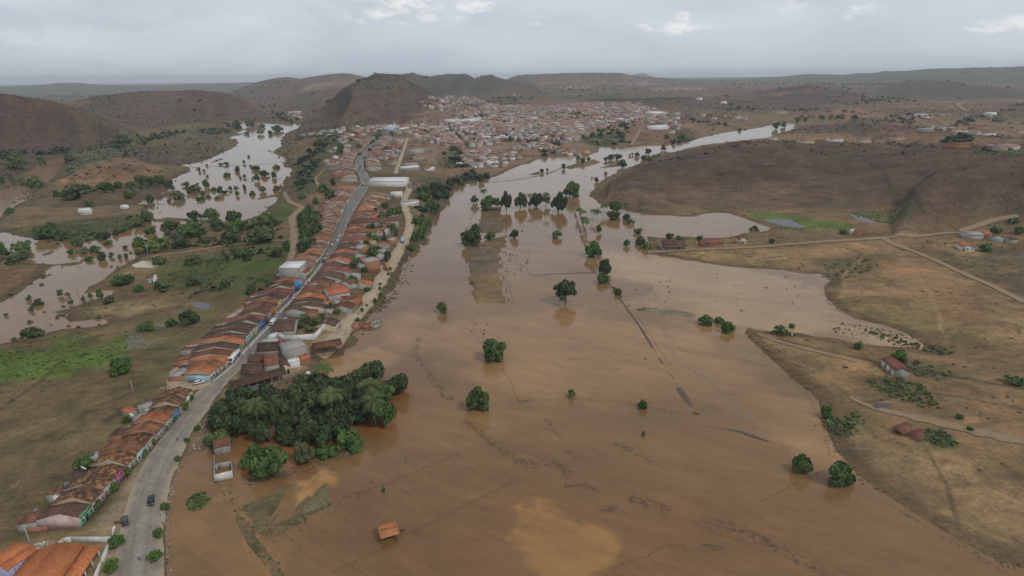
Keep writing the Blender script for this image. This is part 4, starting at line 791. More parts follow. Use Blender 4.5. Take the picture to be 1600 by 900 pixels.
def pl(s): return [tuple(map(float, q.split())) for q in s.replace('\n', '').split(';') if q.strip()]
def cluster(u, v):
    if v < 240: return 'small dark tree on the far islets of the left lake', 'trees on the far islets of the left lake'
    return 'small half-drowned tree standing in the open left lake', 'drowned trees of the left lake'
for i, (u, v, wp, hp) in enumerate(pl(LK)):
    lab, gr_ = cluster(u, v); tree_px(u, v, wp*1.1, hp*1.05, 'small', [0, 1, 2, 1][i % 4], trunk=.12, label=lab, group=gr_)
def cl2(u, v):
    if v < 326: return ('tree on the muddy strip between brook and lake', 'trees between the brook and the left lake')
    if u > 225 and v < 402: return ('tree of the wood between the left lake and the cart path', 'wood above the cart path')
    if v < 420: return ('drowned tree in the backwater left of the cart path', 'trees of the left backwater')
    if v > 458 and u < 210: return ('twiggy drowned shrub in the channel at the left edge', 'shrubs in the left channel')
    return ('dark bush on the green meadow behind the village', 'bushes of the meadow behind the village')
for i, (u, v, wp, hp) in enumerate(pl(LKL)):
    lab, gr_ = cl2(u, v); sp_ = 'shrubs in the left channel' == gr_ and wp < 13
    tree_px(u, v, wp*1.1, hp*1.08, 'sparse' if sp_ else ('mid' if wp > 16 else 'small'), [1, 0, 1, 2][i % 4], trunk=.2 if sp_ else .05, label=lab, group=gr_)
for u, v, wp, hp, tn, lab in [(192,581,44,28,3,'round green tree alone on the left meadow'),(296,506,36,27,0,'largest dark tree by the small pond behind the village'),(229,516,27,15,3,'bright rounded bush left of the dark pond tree'),(268,509,20,13,1,'low bush between bright bush and dark pond tree'),(135,730,34,25,1,'leafy tree behind the weathered row of houses'),
                              (393,460,16,18,0,'dark round bush at the back of the village row'),(240,656,14,10,1,'low bush behind the middle of the weathered row'),(197,660,12,12,1,'bush by the broken sheds of the weathered row'),(21,289,10,13,2,'palm-like tree in the brook at the left edge')]:
    tree_px(u, v, wp*1.05, hp, 'big' if wp > 25 else 'mid', tn, trunk=.12, label=lab)
# --- clipped street trees
ST_L = [(151,795),(179,767),(199,744),(223,714),(240,696),(256,676),(271,659),(287,642),(298,627)]
ORD = ['first', 'second', 'third', 'fourth', 'fifth', 'sixth', 'seventh', 'eighth', 'ninth', 'tenth', 'eleventh', 'twelfth', 'thirteenth', 'fourteenth', 'fifteenth', 'sixteenth', 'seventeenth', 'eighteenth', 'nineteenth', 'twentieth']
TENS = ['twenty', 'thirty', 'forty', 'fifty', 'sixty']
def ordn(i):
    if i < 20: return ORD[i]
    t, o = divmod(i+1, 10)
    return (TENS[t-2]+'-'+ORD[o-1]) if o else {2: 'twentieth', 3: 'thirtieth', 4: 'fortieth', 5: 'fiftieth', 6: 'sixtieth'}[t]
def clipped(u, v, wm, label, group):
    x, y = G(u, v); tree(float(x), float(y), wm, wm*.86, 'clipped', 0, trunk=.3, name='street_tree', label=label, group=group, wide_trunk=.8)
for i, (u, v) in enumerate(ST_L): clipped(u, v, 3.6 if i != 7 else 4.4, f'clipped round street tree before the weathered row, {ordn(i)} from the green corner house', 'clipped trees before the weathered row')
for i, (u, v, w_) in enumerate([(243,876,3.6),(250,839,3.4),(259,796,2.9),(278,721,2.6),(292,691,2.2),(309,672,2.4)]): clipped(u, v, w_, f'small clipped tree on the water side of the road, {ordn(i)} from the bottom', 'clipped trees on the water side of the road')
for i, (u, v) in enumerate([(177,893),(184,854)]): clipped(u, v, 4.3, ['clipped bush outside the white courtyard wall, the lower one', 'clipped bush outside the white courtyard wall, the upper one'][i], 'bushes by the courtyard wall')
# --- village trees and the bushy flanks
VT = """636 440 0 0;582 404 22 22;555 418 14 18;606 408 14 18;570 425 12 10;548 447 26 12;575 455 12 8;520 330 0 0;602 330 16 14;612 342 22 18;598 346 18 16;622 334 14 14;607 362 16 12;620 368 10 10;505 300 20 14;515 310 20 14;520 290 14 12;493 320 12 12;
513 466 0 0;478 505 16 14;492 510 16 14;470 512 14 10;503 500 12 12;486 518 18 10;516 484 16 12;527 490 12 10;560 236 12 12;605 238 12 10;590 248 8 6;532 240 14 16;556 258 0 0"""
for i, (u, v, wp, hp) in enumerate(pl(VT)):
    if wp:
        far_ = v < 300; lab = 'yard tree among the upper village roofs' if far_ else ('garden tree inside the white-walled compound' if v > 480 else 'tree in the back yards right of the village street')
        tree_px(u, v, wp, hp, 'mid' if v > 380 else 'small', [0, 1, 1, 2][i % 4], trunk=.2, label=lab, group=lab+'s')
palm_px(476, 505, 12, 'yellowish palm above the white-walled compound', None, .9, 1); palm_px(497, 506, 9, 'short banana-like palm in the white-walled compound', None, .8, 2)
def scatter(poly_px, n, mind, seed):
    pg = polyG(poly_px); rng = np.random.default_rng(seed); lo, hi = pg.min(0), pg.max(0); res = []
    for _ in range(n*60):
        p = lo+(hi-lo)*rng.random(2)
        if sdist(np.array([p[0]]), np.array([p[1]]), pg)[0] < 0: continue
        if all((p[0]-q[0])**2+(p[1]-q[1])**2 > mind*mind for q in res): res.append(p)
        if len(res) >= n: break
    return res
def grow(poly_px, n, mind, seed, w0, w1, tones, size, lab, trunk=.08):
    rng = random.Random(seed)
    for p in scatter(poly_px, n, mind, seed):
        w_ = rng.uniform(w0, w1); tree(float(p[0]), float(p[1]), w_, w_*rng.uniform(.6, .95), size, rng.choice(tones), trunk=trunk, label=lab, group=lab+'s', name='bush' if w_ < 5 else 'tree')
grow([(484,330),(502,344),(498,372),(486,402),(470,412),(466,390),(470,350)], 28, 4.5, 3, 6, 11, [0, 1], 'small', 'dark bushy tree on the slope left of the village')
grow([(660,300),(690,288),(720,286),(745,284),(716,292),(698,316),(680,338),(668,330)], 14, 7, 5, 6, 11, [0, 1], 'small', 'bushy tree on the river bank right of the dirt road')
grow([(650,345),(676,344),(664,368),(646,392),(638,400)], 9, 6, 6, 4, 9, [1, 3], 'small', 'green bush on the river edge below the dirt road')
grow([(628,400),(612,432),(590,474),(556,508),(546,520),(556,498),(590,448)], 9, 6, 8, 2, 4, [3, 1], 'small', 'low bush between the dirt road and the flood')
for i, (u, v, wp, hp) in enumerate(pl("910 255 10 8;903 250 6 6;881 264 9 8;955 250 12 9;965 249 14 8;920 252 6 6;946 252 7 6;996 245 8 7;1013 241 11 8;1036 235 9 8;1005 250 10 7;1014 251 10 6;988 243 4 4;984 244 4 4;973 262 16 12;932 285 8 8;925 279 3 3;947 273 5 5;846 270 8 6;855 268 6 5;1212 202 12 10;1224 199 8 8;1245 192 10 8;1258 190 8 7;1285 186 12 5;1335 186 12 6")):
    tree_px(u, v, wp*1.1, hp*1.1, 'small', [0, 1][i % 2], trunk=.2, label='small dark tree along the far bend of the river', group='trees along the far river bend')
for i, (u, v, wp, hp, lab) in enumerate([(1404,563,36,18,'bright leafy tree behind the tiled farm cottage'),(1220,522,30,16,'bare-branched pale shrub on the right spit'),(1238,512,10,8,'little bush on the spit shore above the shrub'),(1340,545,20,14,'thin pale shrub on the fence of the spit'),(1585,600,26,16,'dark bush cut by the right edge of the photo'),
                                        (1500,655,14,10,'small round bush beside the sandy track'),(1515,672,10,7,'smaller bush right of the round one on the sandy track'),(1540,392,22,16,'bush right of the white cottage with red roof'),(1582,348,16,10,'trees at the far right farmyard'),(1590,366,14,14,'dark tree by the right farmyard sheds'),(1556,362,20,8,'hedge bush left of the right farmyard sheds'),
                                        (1318,366,13,9,'dark bush beside the white water tank'),(1207,380,10,8,'bush on the fenced yard right of the brown cottage'),(1046,373,14,10,'round dark tree behind the farmhouse'),(1060,377,16,11,'tree right of the round dark one by the farmhouse'),(1092,376,12,9,'bush before the ruined brown cottage'),(1178,360,18,8,'pale bush at the corner of the flooded paddock'),(1290,652,18,20,'green bush where the right shore bends')]):
    tree_px(u, v, wp*1.05, hp, 'sparse' if 'pale' in lab else 'mid', 3 if 'green' in lab or 'bright' in lab else 1, trunk=.1, label=lab)

# ------------------------------------------------------------------ scrub, weeds and distant woods: nobody could count them
def clumps(name, pts, sizes, tones, seed, per=7, leaf=.45, flat=.6, up=.9):
    rng = np.random.default_rng(seed); pts = np.asarray(pts); n = len(pts); z = np.maximum(hf(pts[:, 0], pts[:, 1]), 0)
    c = np.repeat(np.column_stack([pts, z]), per, 0); s = np.repeat(sizes, per)
    d = rng.normal(size=(n*per, 3)); d[:, 2] = np.abs(d[:, 2]); d /= np.linalg.norm(d, axis=1)[:, None]
    c = c + d*s[:, None]*np.array([.5, .5, flat])*rng.uniform(.3, 1, n*per)[:, None]; nn = d*.55+np.array([0, 0, up])+rng.normal(size=d.shape)*.35; nn /= np.linalg.norm(nn, axis=1)[:, None]
    v, f = quads_at2(c, nn, s*leaf, rng)
    A = np.repeat(np.repeat(tones, per, 0)*rng.uniform(.75, 1.25, n*per)[:, None], 4, 0)
    if 'scrub_leaf' not in MATS: mat_attr('scrub_leaf', .8)
    return np_mesh(name, v, f, MATS['scrub_leaf'], attr=A)
def quads_at2(c, nrm, size, rng):
    n = len(c); a = rng.normal(size=(n, 3)); a -= (a*nrm).sum(1)[:, None]*nrm; a /= np.linalg.norm(a, axis=1)[:, None]+1e-9; b = np.cross(nrm, a); s = (size*rng.uniform(.6, 1.3, n))[:, None]; a = a*s; b = b*s
    v = np.stack([c-a-b*.55, c+a*.9-b*.8, c+a+b*.6, c-a*.8+b], 1).reshape(-1, 3); return v, np.arange(n*4).reshape(-1, 4)
rng = np.random.default_rng(77)
def field_points(n, rmin, rmax, amin, amax, keepf):
    r = np.sqrt(rng.uniform(rmin**2, rmax**2, n*6)); a = np.radians(rng.uniform(amin, amax, n*6)); x = np.sin(a)*r; y = np.cos(a)*r
    fa, fr = _idx(x, y); k = np.clip(np.round(fa).astype(int), 0, NAz-1)*NR+np.clip(np.round(fr).astype(int), 0, NR-1)
    p = keepf(x, y, sdl[k], hill[k], colr[k]); m = rng.random(len(x)) < p; return np.column_stack([x, y])[m][:n], k[m][:n]
def towny(x, y):
    d, _ = pdist(x, y, ST); return d
def kf(x, y, s, h, c):
    n = fbm(x, y, 60, 201, 4); dens = .25 + 2.2*np.clip(n, -.1, .3) + .3*(h > 8)
    green = c[:, 1]/(c[:, 0]+1e-6); dens = dens*np.clip((green-.62)*3, .25, 1.6)
    return np.where((s > 1.5) & (towny(x, y) > 60), dens, 0)
p, k = field_points(22000, 140, 900, -46, 46, kf)
t0 = colr[k]*np.array([.7, .84, .66])
tag(clumps('scrub', p, rng.uniform(.2, 1, len(p))**2*1.1+.2, t0, 5, 6, .45, .4), 'low dry scrub and weeds dotting the fields and the near hillsides', 'scrub', kind='stuff')
p, k = field_points(14000, 800, 2600, -44, 46, kf); t0 = colr[k]*np.array([.72, .82, .72])*rng.uniform(.75, 1.2, (len(p), 1))
tag(clumps('hillside_scrub', p, rng.uniform(1.2, 4.0, len(p)), t0, 6, 6), 'dry caatinga scrub covering the distant brown hills', 'scrub', kind='stuff')
def valley(x, y, s, h, c):
    n = fbm(x, y, 240, 221, 4); return np.where((s > 5) & (n > .1), .8*(n-.05)*3, 0)*np.where(towny(x, y) > 110, 1, 0)
p, k = field_points(4200, 1500, 7000, -40, 44, valley); t0 = np.tile([.04, .058, .028], (len(p), 1))*rng.uniform(.7, 1.4, (len(p), 1))
tag(clumps('far_woodland', p, rng.uniform(6, 15, len(p)), t0, 7, 8, .4), 'dark tree belts in the far valleys', 'woodland', kind='stuff')
wl = []
for poly_, n_ in [([(500,222),(512,212),(500,262),(480,300),(478,320),(458,300),(462,262),(480,240)], 64), ([(655,300),(690,286),(700,300),(672,340),(655,340)], 26), ([(700,285),(740,270),(770,276),(740,284)], 16), ([(690,238),(716,232),(746,250),(740,262),(700,262)], 22), ([(905,215),(935,206),(975,210),(990,222),(960,230),(930,228)], 22), ([(830,226),(850,220),(880,222),(866,245),(845,244)], 16), ([(1040,215),(1075,210),(1085,219),(1050,226)], 12), ([(160,226),(200,214),(260,208),(290,203),(286,210),(230,222),(190,232)], 60), ([(300,206),(340,200),(376,196),(376,204),(330,210)], 46), ([(420,176),(445,178),(470,184),(480,192),(440,190),(424,184)], 46), ([(390,150),(420,160),(440,172),(424,176),(405,166)], 30),
                  ([(1380,182),(1420,178),(1460,180),(1440,188),(1395,190)], 50), ([(1250,184),(1320,182),(1320,187),(1260,189)], 40), ([(1480,192),(1510,190),(1512,196),(1484,198)], 26), ([(1470,222),(1500,212),(1520,220),(1500,228)], 30), ([(1340,155),(1400,152),(1420,156),(1350,160)], 60), ([(55,238),(110,232),(112,237),(60,243)], 30), ([(0,240),(40,238),(40,244),(0,250)], 24), ([(1075,186),(1140,196),(1180,206),(1150,204),(1090,194)], 30), ([(930,205),(960,195),(1000,190),(980,206),(940,215)], 40),
                  ([(750,210),(800,208),(860,210),(900,206),(880,214),(800,216)], 30), ([(800,175),(870,172),(930,178),(880,182)], 26)]:
    q_ = np.array(scatter(poly_, n_, 6, len(wl)+1)); wl += list(q_[fbm(q_[:, 0], q_[:, 1], 30, 401, 3) > -.1])
wl = np.array(wl); t0 = np.tile([.036, .058, .028], (len(wl), 1))*rng.uniform(.7, 1.4, (len(wl), 1))
tag(clumps('tree_belt', wl, rng.uniform(5, 11, len(wl)), t0, 8, 14, .34, .75), 'belts of dark trees in the valley bottoms and between the far roofs', 'woodland', kind='stuff')
_th = np.concatenate([np.array(scatter(p_, n_, 2.5, 700+i)) for i, (p_, n_) in enumerate([([(270,352),(300,345),(440,346),(440,378),(380,384),(300,386),(260,380)], 150), ([(55,362),(130,360),(170,366),(130,378),(60,374)], 60), ([(90,300),(160,300),(240,284),(250,292),(200,306),(120,310)], 60), ([(200,340),(240,336),(236,350),(190,360)], 24), ([(300,390),(440,384),(450,410),(380,410),(310,404)], 30), ([(0,400),(20,396),(40,408),(20,416),(0,420)], 16), ([(250,440),(440,430),(440,455),(330,470),(250,460)], 26)])])
tag(clumps('thicket', _th, np.random.default_rng(3).uniform(1.5, 5, len(_th)), np.tile([.06, .092, .034], (len(_th), 1))*np.random.default_rng(2).uniform(.7, 1.35, (len(_th), 1)), 21, 12, .3, .55), 'low green thickets under the trees of the left floodplain', 'thicket', kind='stuff')
def kdrown(x, y, s, h, c):
    return np.where((s > -9) & (s < 3) & (fbm(x, y, 30, 311, 4) > -.02), .9, 0)
p, k = field_points(900, 330, 1150, -46, -17, kdrown)
tag(clumps('drowned_scrub', p, rng.uniform(.6, 2.6, len(p)), np.tile([.07, .085, .04], (len(p), 1))*rng.uniform(.7, 1.3, (len(p), 1)), 31, 8, .35, .6), 'half-drowned scrub fraying the edges of the left floodwater', 'scrub', kind='stuff')
_bs = np.concatenate([np.array(scatter(p_, n_, .9, 800+i)) for i, (p_, n_) in enumerate([([(1358,592),(1400,588),(1440,602),(1472,640),(1440,636),(1400,622),(1366,612)], 130), ([(1440,672),(1472,672),(1496,694),(1470,698),(1446,690)], 90), ([(1288,648),(1312,656),(1342,642),(1352,660),(1330,684),(1300,676)], 60), ([(1392,560),(1440,566),(1500,586),(1470,596),(1420,584)], 60), ([(1340,512),(1440,538),(1500,548),(1480,556),(1400,540)], 70), ([(1290,418),(1340,402),(1380,414),(1330,436),(1290,428)], 60), ([(1320,330),(1400,326),(1412,342),(1350,344)], 60), ([(1440,376),(1500,380),(1590,386),(1580,392),(1480,388)], 26)])])
tag(clumps('shrub_strip', _bs, np.random.default_rng(6).uniform(.5, 1.9, len(_bs)), np.tile([.07, .092, .036], (len(_bs), 1))*np.random.default_rng(7).uniform(.7, 1.35, (len(_bs), 1)), 41, 9, .38, .5), 'green shrub strips along the ditches of the right bank', 'shrubs', kind='stuff')
# weeds on banks: bright green growth along field edges and mud bars
wv = []
for pts_, n_, wd in [([(342,752),(370,792),(398,848),(440,898)], 60, 1.2), ([(395,835),(420,824),(460,814),(480,806)], 60, 1.3), ([(384,752),(430,745),(480,728),(545,706),(572,692)], 130, 1.6), ([(470,808),(520,792),(541,779),(560,772)], 40, 1.2), ([(1170,520),(1186,542),(1210,562),(1240,588),(1264,608),(1283,628)], 40, 1.2), ([(1288,660),(1300,690),(1340,738),(1384,772),(1438,806),(1491,839),(1544,868),(1600,886)], 70, 1.5),
                     ([(1280,428),(1298,438),(1290,460),(1320,486),(1384,508),(1440,536)], 40, 2), ([(1380,525),(1400,530),(1440,538)], 70, 5), ([(955,448),(968,462),(985,478)], 40, 1.2), ([(545,525),(575,503),(600,476),(606,462)], 260, 4), ([(606,462),(620,446),(640,398),(668,372)], 260, 4), ([(270,735),(262,765),(257,820),(259,890)], 25, .9), ([(1000,484),(1010,482)], 10, 1)]:
    c = resample(polyG(pts_), 1.0); nk = int(n_*2.6); ix = rng.integers(0, len(c), nk); q_ = c[ix]+rng.normal(size=(nk, 2))*wd*.8; q_ = q_[fbm(q_[:, 0], q_[:, 1], 9, 77, 3) > rng.uniform(-.25, .12, nk)]; wv.append(q_)
pp = np.concatenate(wv); t0 = np.tile([.095, .098, .048], (len(pp), 1))*rng.uniform(.6, 1.4, (len(pp), 1))
tag(clumps('bank_weeds', pp, rng.uniform(.2, 1, len(pp))**2.2*.8*np.clip(np.hypot(pp[:, 0], pp[:, 1])/260, .7, 2)+.12, t0, 9, 6, .5, .35), 'green weeds and reeds along the flooded banks', 'weeds', kind='stuff')
# specks of drowned maize, tufts and flotsam in the flood
sp_ = []
for poly_, n_ in [([(970,440),(1050,425),(1260,430),(1285,470),(1330,500),(1180,500),(1100,480),(1000,478)], 120), ([(870,540),(1010,540),(1000,585),(890,570)], 26), ([(780,392),(830,400),(812,428),(782,430)], 60), ([(805,325),(890,335),(880,360),(815,362)], 34), ([(620,700),(680,735),(640,800),(540,800)], 60), ([(400,830),(520,800),(500,850),(430,880)], 80), ([(1040,425),(1070,440),(1040,490),(1000,470)], 20), ([(730,490),(765,490),(760,530),(735,520)], 24), ([(800,590),(1060,530),(1080,560),(860,600)], 30), ([(1310,500),(1400,520),(1380,530),(1300,520)], 60)]:
    q_ = np.array(scatter(poly_, n_*2, .2, len(sp_)+3)); q_ = q_[fbm(q_[:, 0], q_[:, 1], 12, 88, 3) > rng.uniform(-.2, .15, len(q_))]; sp_ += list(q_)
sp_ = np.array(sp_); t0 = np.where(rng.random((len(sp_), 1)) < .5, np.array([[.1, .075, .045]]), np.array([[.075, .085, .035]]))*rng.uniform(.7, 1.3, (len(sp_), 1))
tag(clumps('drowned_tufts', sp_, (.14+.5*rng.uniform(0, 1, len(sp_))**2.5)*np.clip(np.hypot(sp_[:, 0], sp_[:, 1])/230, .7, 2), t0, 11, 6, .4, .9), 'tips of drowned plants and flotsam dotting the shallow flood', 'flotsam', kind='stuff')
# water plants floating near the road
hy = np.array(scatter([(290,788),(300,774),(318,770),(328,780),(316,796),(298,798)], 70, .5, 5)); t0 = np.tile([.075, .1, .03], (len(hy), 1))*rng.uniform(.6, 1.4, (len(hy), 1))
tag(clumps('floating_plants', hy, rng.uniform(.6, 1.3, len(hy)), t0, 12, 7, .4, .35), 'raft of green water plants afloat beside the road', 'water plants', kind='stuff')
# scum and debris drifting on the current
def scum(name, lines, label, col, seed):
    rg = np.random.default_rng(seed); V = []; Fc = []
    for pts, wdt, dens in lines:
        c = resample(np.array([P0(u, v) for u, v in pts]), .8); n = int(len(c)*dens*1.15)
        for _ in range(n):
            i = rg.integers(0, len(c)-1); d = c[i+1]-c[i]; d = d/(np.linalg.norm(d)+1e-9); pch = c[i]+np.array([-d[1], d[0]])*rg.normal()*wdt + d*rg.uniform(-1, 1)
            L_ = rg.uniform(.2, 1.0); W_ = rg.uniform(.05, .2); an = rg.normal()*.35; e = np.array([d[0]*math.cos(an)-d[1]*math.sin(an), d[0]*math.sin(an)+d[1]*math.cos(an)]); q = np.array([-e[1], e[0]]); k = len(V); z = .02+rg.uniform(0, .05)
            ring = [e*L_, e*L_*.3+q*W_, -e*L_*.5+q*W_*rg.uniform(.4, 1), -e*L_, -e*L_*.2-q*W_, e*L_*.5-q*W_*rg.uniform(.3, 1)]
            for r_ in ring: V.append((*(pch+r_), z))
            Fc.append(tuple(range(k, k+6))[::-1] if np.cross(ring[0], ring[1]) < 0 else tuple(range(k, k+6)))
    tag(np_mesh(name, V, Fc, mat_plain(name+'_film', col, .7, .3, 1.0, .2)), label, 'flotsam', kind='stuff')
scum('floating_scum', [([(656,527),(650,545),(654,564),(668,578),(676,592),(690,606),(693,620),(712,622)], .9, 3), ([(726,657),(740,668),(754,681),(765,690),(777,695),(790,708),(798,713),(819,725),(842,726)], 1.0, 3.4), ([(861,722),(876,728),(889,741),(880,748)], 1.2, 4), ([(880,760),(905,758),(927,764),(940,770)], .7, 3),
  ([(983,778),(998,782),(1012,790)], .9, 5), ([(1015,783),(1030,790),(1044,797)], .9, 4), ([(940,798),(955,796),(964,788)], .8, 4), ([(1100,812),(1120,818),(1140,824),(1170,832),(1193,846),(1198,856)], 1.4, 3.4), ([(1100,850),(1130,858)], .8, 2.5), ([(1193,842),(1224,862),(1260,880),(1300,897)], .9, 2.2), ([(960,690),(1000,712),(1020,724),(1045,732)], .6, 1.6), ([(852,655),(880,690),(900,720)], .6, 1.2)],
  'dark streaks of scum and straw drifting on the brown flood', (.1, .07, .054), 1)
scum('foam_streaks', [([(1100,587),(1118,603),(1136,620),(1152,640),(1167,655),(1182,672),(1193,684)], 1.1, 3.0), ([(1035,535),(1060,560),(1085,580),(1100,590)], .8, 1.6), ([(1000,440),(1025,455),(1040,462)], 3, 1.6), ([(1040,452),(1060,470),(1080,476)], 2.5, 1.2), ([(1030,500),(1045,525),(1050,535)], 1.0, 2), ([(1310,500),(1340,508),(1360,520),(1330,520)], 2.5, 2.0), ([(1370,518),(1395,522),(1410,528)], 2.0, 2.5)],
  'greyish foam streaks on the calmer right part of the flood', (.22, .185, .165), 2)
# ------------------------------------------------------------------ buildings
W = {}
for k, c in dict(white=(.6,.59,.56), cream=(.54,.47,.33), ochre=(.48,.33,.17), tan=(.44,.36,.25), pink=(.5,.3,.31), rose=(.52,.38,.37), magenta=(.4,.09,.2), sky_blue=(.36,.47,.56), blue=(.07,.24,.52), teal=(.2,.44,.42), aqua=(.36,.5,.46), green=(.11,.42,.24), pale_green=(.4,.48,.36), grey=(.34,.33,.31), yellow=(.52,.43,.2), navy=(.05,.06,.11), plaster=(.3,.285,.26), brick=(.3,.15,.095), lilac=(.38,.37,.56), orange=(.45,.2,.08)).items():
    W[k] = mat_plain('wall_'+k, c, .85, .22, 1.3, .2, stain=tuple(x*.55 for x in c) if k not in ('navy',) else None)
RM = {'old': mat_roof('roof_old_clay', (.088,.058,.047), (.175,.1,.07), .54), 'mix': mat_roof('roof_mixed_clay', (.12,.064,.045), (.3,.135,.068), .5), 'new': mat_roof('roof_new_clay', (.35,.12,.062), (.45,.175,.08), .5, .14), 'bright': mat_roof('roof_bright_clay', (.46,.15,.064), (.56,.21,.085), .5, .1),
      'patch': mat_roof('roof_patched_clay', (.1,.056,.042), (.4,.21,.088), .55, scale=.75, edge=.08), 'pale': mat_roof('roof_weathered_clay', (.2,.125,.095), (.33,.2,.145), .5), 'rust': mat_roof('roof_reddish_clay', (.16,.07,.05), (.27,.12,.085), .5),
      'fibro': mat_plain('fibre_cement_sheet', (.3,.285,.27), .85, .25, 1.0), 'white': mat_plain('white_sheet_roof', (.6,.6,.6), .6, .12, .4), 'slate': mat_plain('dark_sheet_roof', (.11,.1,.1), .8, .25, .8)}
GLASS = mat_plain('dark_opening', (.03,.028,.03), .4, .2, 3); WOODD = mat_plain('painted_door', (.13,.085,.06), .7, .2, 3); DOORB = mat_plain('blue_door', (.08,.14,.26), .6, .2, 3); DOORG = mat_plain('green_door', (.06,.16,.1), .6, .2, 3); FRAME = mat_plain('white_frame', (.6,.58,.54), .7, .1, 3); MORTAR = mat_plain('mortar', (.3,.235,.175), .9, .3, 2)
brng = random.Random(4242)
def frame_of(A, B):
    A = np.asarray(A); B = np.asarray(B); d = B-A; L_ = float(np.hypot(*d)); return A, d/L_, L_, math.atan2(d[1], d[0])
def roof_slab(b, y0, z0, y1, z1, x0, x1, th=.14):
    b.hexa([(x0, y0, z0), (x1, y0, z0), (x1, y1, z1), (x0, y1, z1), (x0, y0, z0+th), (x1, y0, z0+th), (x1, y1, z1+th), (x0, y1, z1+th)])
def house(name, x, y, rz, w, d, h, wall, roof, label, cat='house', group=None, rise=None, ridge=.45, hb=None, openings=2, parapet=0.0, party=False, annex=None, z=None, over=.3, hip=False, along='x', detail=0, wins=None, door_m=None, flat=False, down=3.0, facade=None):
    """facade from (0,0) to (w,0) in local axes, depth along +y; ridge parallel to the street unless along='y'"""
    z = max(hz(x+math.cos(rz)*w/2, y+math.sin(rz)*w/2), .15) if z is None else z
    root = empty(name, (x, y, z), rz, label, cat, group); rise = rise if rise is not None else d*ridge*.36; hb = hb if hb is not None else h
    b = MB(); g = .03
    if flat: b.prism([(0, -down), (0, h), (d, h), (d, -down)], g, w-g, 'x')
    elif along == 'x': b.prism([(0, -down), (0, h), (d*ridge, h+rise), (d, hb), (d, -down)], g, w-g, 'x')
    else: b.prism([(g, -down), (w-g, -down), (w-g, h), (w/2, h+rise), (g, h)], 0, d, 'y')
    b.build('wall', wall, root)
    r = MB()
    if flat: r.box(.02, w-.02, -.05, d+.05, h+.003, h+.16)
    elif along == 'x':
        s1 = rise/(d*ridge); s2 = (h+rise-hb)/(d*(1-ridge)); roof_slab(r, -over, h-over*s1+.02, d*ridge, h+rise+.02, .005, w-.005); roof_slab(r, d*ridge+.001, h+rise+.02, d+over, hb-over*s2+.02, .005, w-.005)
    else:
        s1 = rise/(w/2); o = over
        for sg in (-1, 1):
            xe = w/2+sg*(w/2+o); r.hexa([(p[0], p[1], p[2]) for p in ([(xe, -o, h-o*s1+.02), (w/2-.001*sg, -o, h+rise+.02), (w/2-.001*sg, d+o, h+rise+.02), (xe, d+o, h-o*s1+.02), (xe, -o, h-o*s1+.16), (w/2-.001*sg, -o, h+rise+.16), (w/2-.001*sg, d+o, h+rise+.16), (xe, d+o, h-o*s1+.16)])])
    r.build('roof', RM[roof], root)
    if party:
        p = MB(); p.prism([(-.05, h-.2), (-.05, h+.2), (d*ridge, h+rise+.27), (d, hb+.2), (d, h-.2)], -.08, .08, 'x'); p.build('party_wall', MORTAR, root)
    if facade is not None: MB().box(g, w-g, -.025, .01, -.3, h-.02).build('facade', facade, root)
    if parapet: MB().box(.02, w-.02, -.12, .1, h-.1, h+parapet).build('parapet', facade or wall, root)
    if openings:
        dm = door_m or brng.choice([WOODD, DOORB, DOORG, GLASS, WOODD]); k = max(2, int(w/1.9)); di = brng.randrange(k)
        for i in range(k):
            cx = w*(i+.5)/k
            if i == di:
                MB().box(cx-.5, cx+.5, -.05, .02, .02, 2.15).build('door', dm, root)
                if detail: MB().box(cx+.3, cx+.38, -.1, -.05, 1.0, 1.12).build('handle', FRAME, root.children[-1] if root.children else root)
            else:
                wn = MB().box(cx-.5, cx+.5, -.04, .02, 1.0, 2.1).build('window', GLASS if i % 2 else WOODD, root)
                if detail:
                    f = MB()
                    for q in ((cx-.6, cx-.5, .9, 2.2), (cx+.5, cx+.6, .9, 2.2), (cx-.5, cx+.5, .9, 1.0), (cx-.5, cx+.5, 2.1, 2.2)): f.box(q[0], q[1], -.06, .02, q[2], q[3])
                    f.build('frame', FRAME, wn)
    if annex:
        ad, ah, am, ar, fx = annex; a = MB(); x0, x1 = fx[0]*w, fx[1]*w
        a.prism([(d+.02, -down), (d+.02, ah), (d+ad, ah-.5), (d+ad, -down-2)], x0+g, x1-g, 'x'); a.build('back_annex', am, root); q = MB(); roof_slab(q, d+.05, ah+.02, d+ad+.2, ah-.55, x0, x1, .1); q.build('annex_roof', RM[ar], root)
    return root
def house_AB(name, A, B, d, h, wall, roof, label, **k):
    A, t, L_, rz = frame_of(G(*A), G(*B)); return house(name, A[0], A[1], rz, L_, d, h, wall, roof, label, **k)
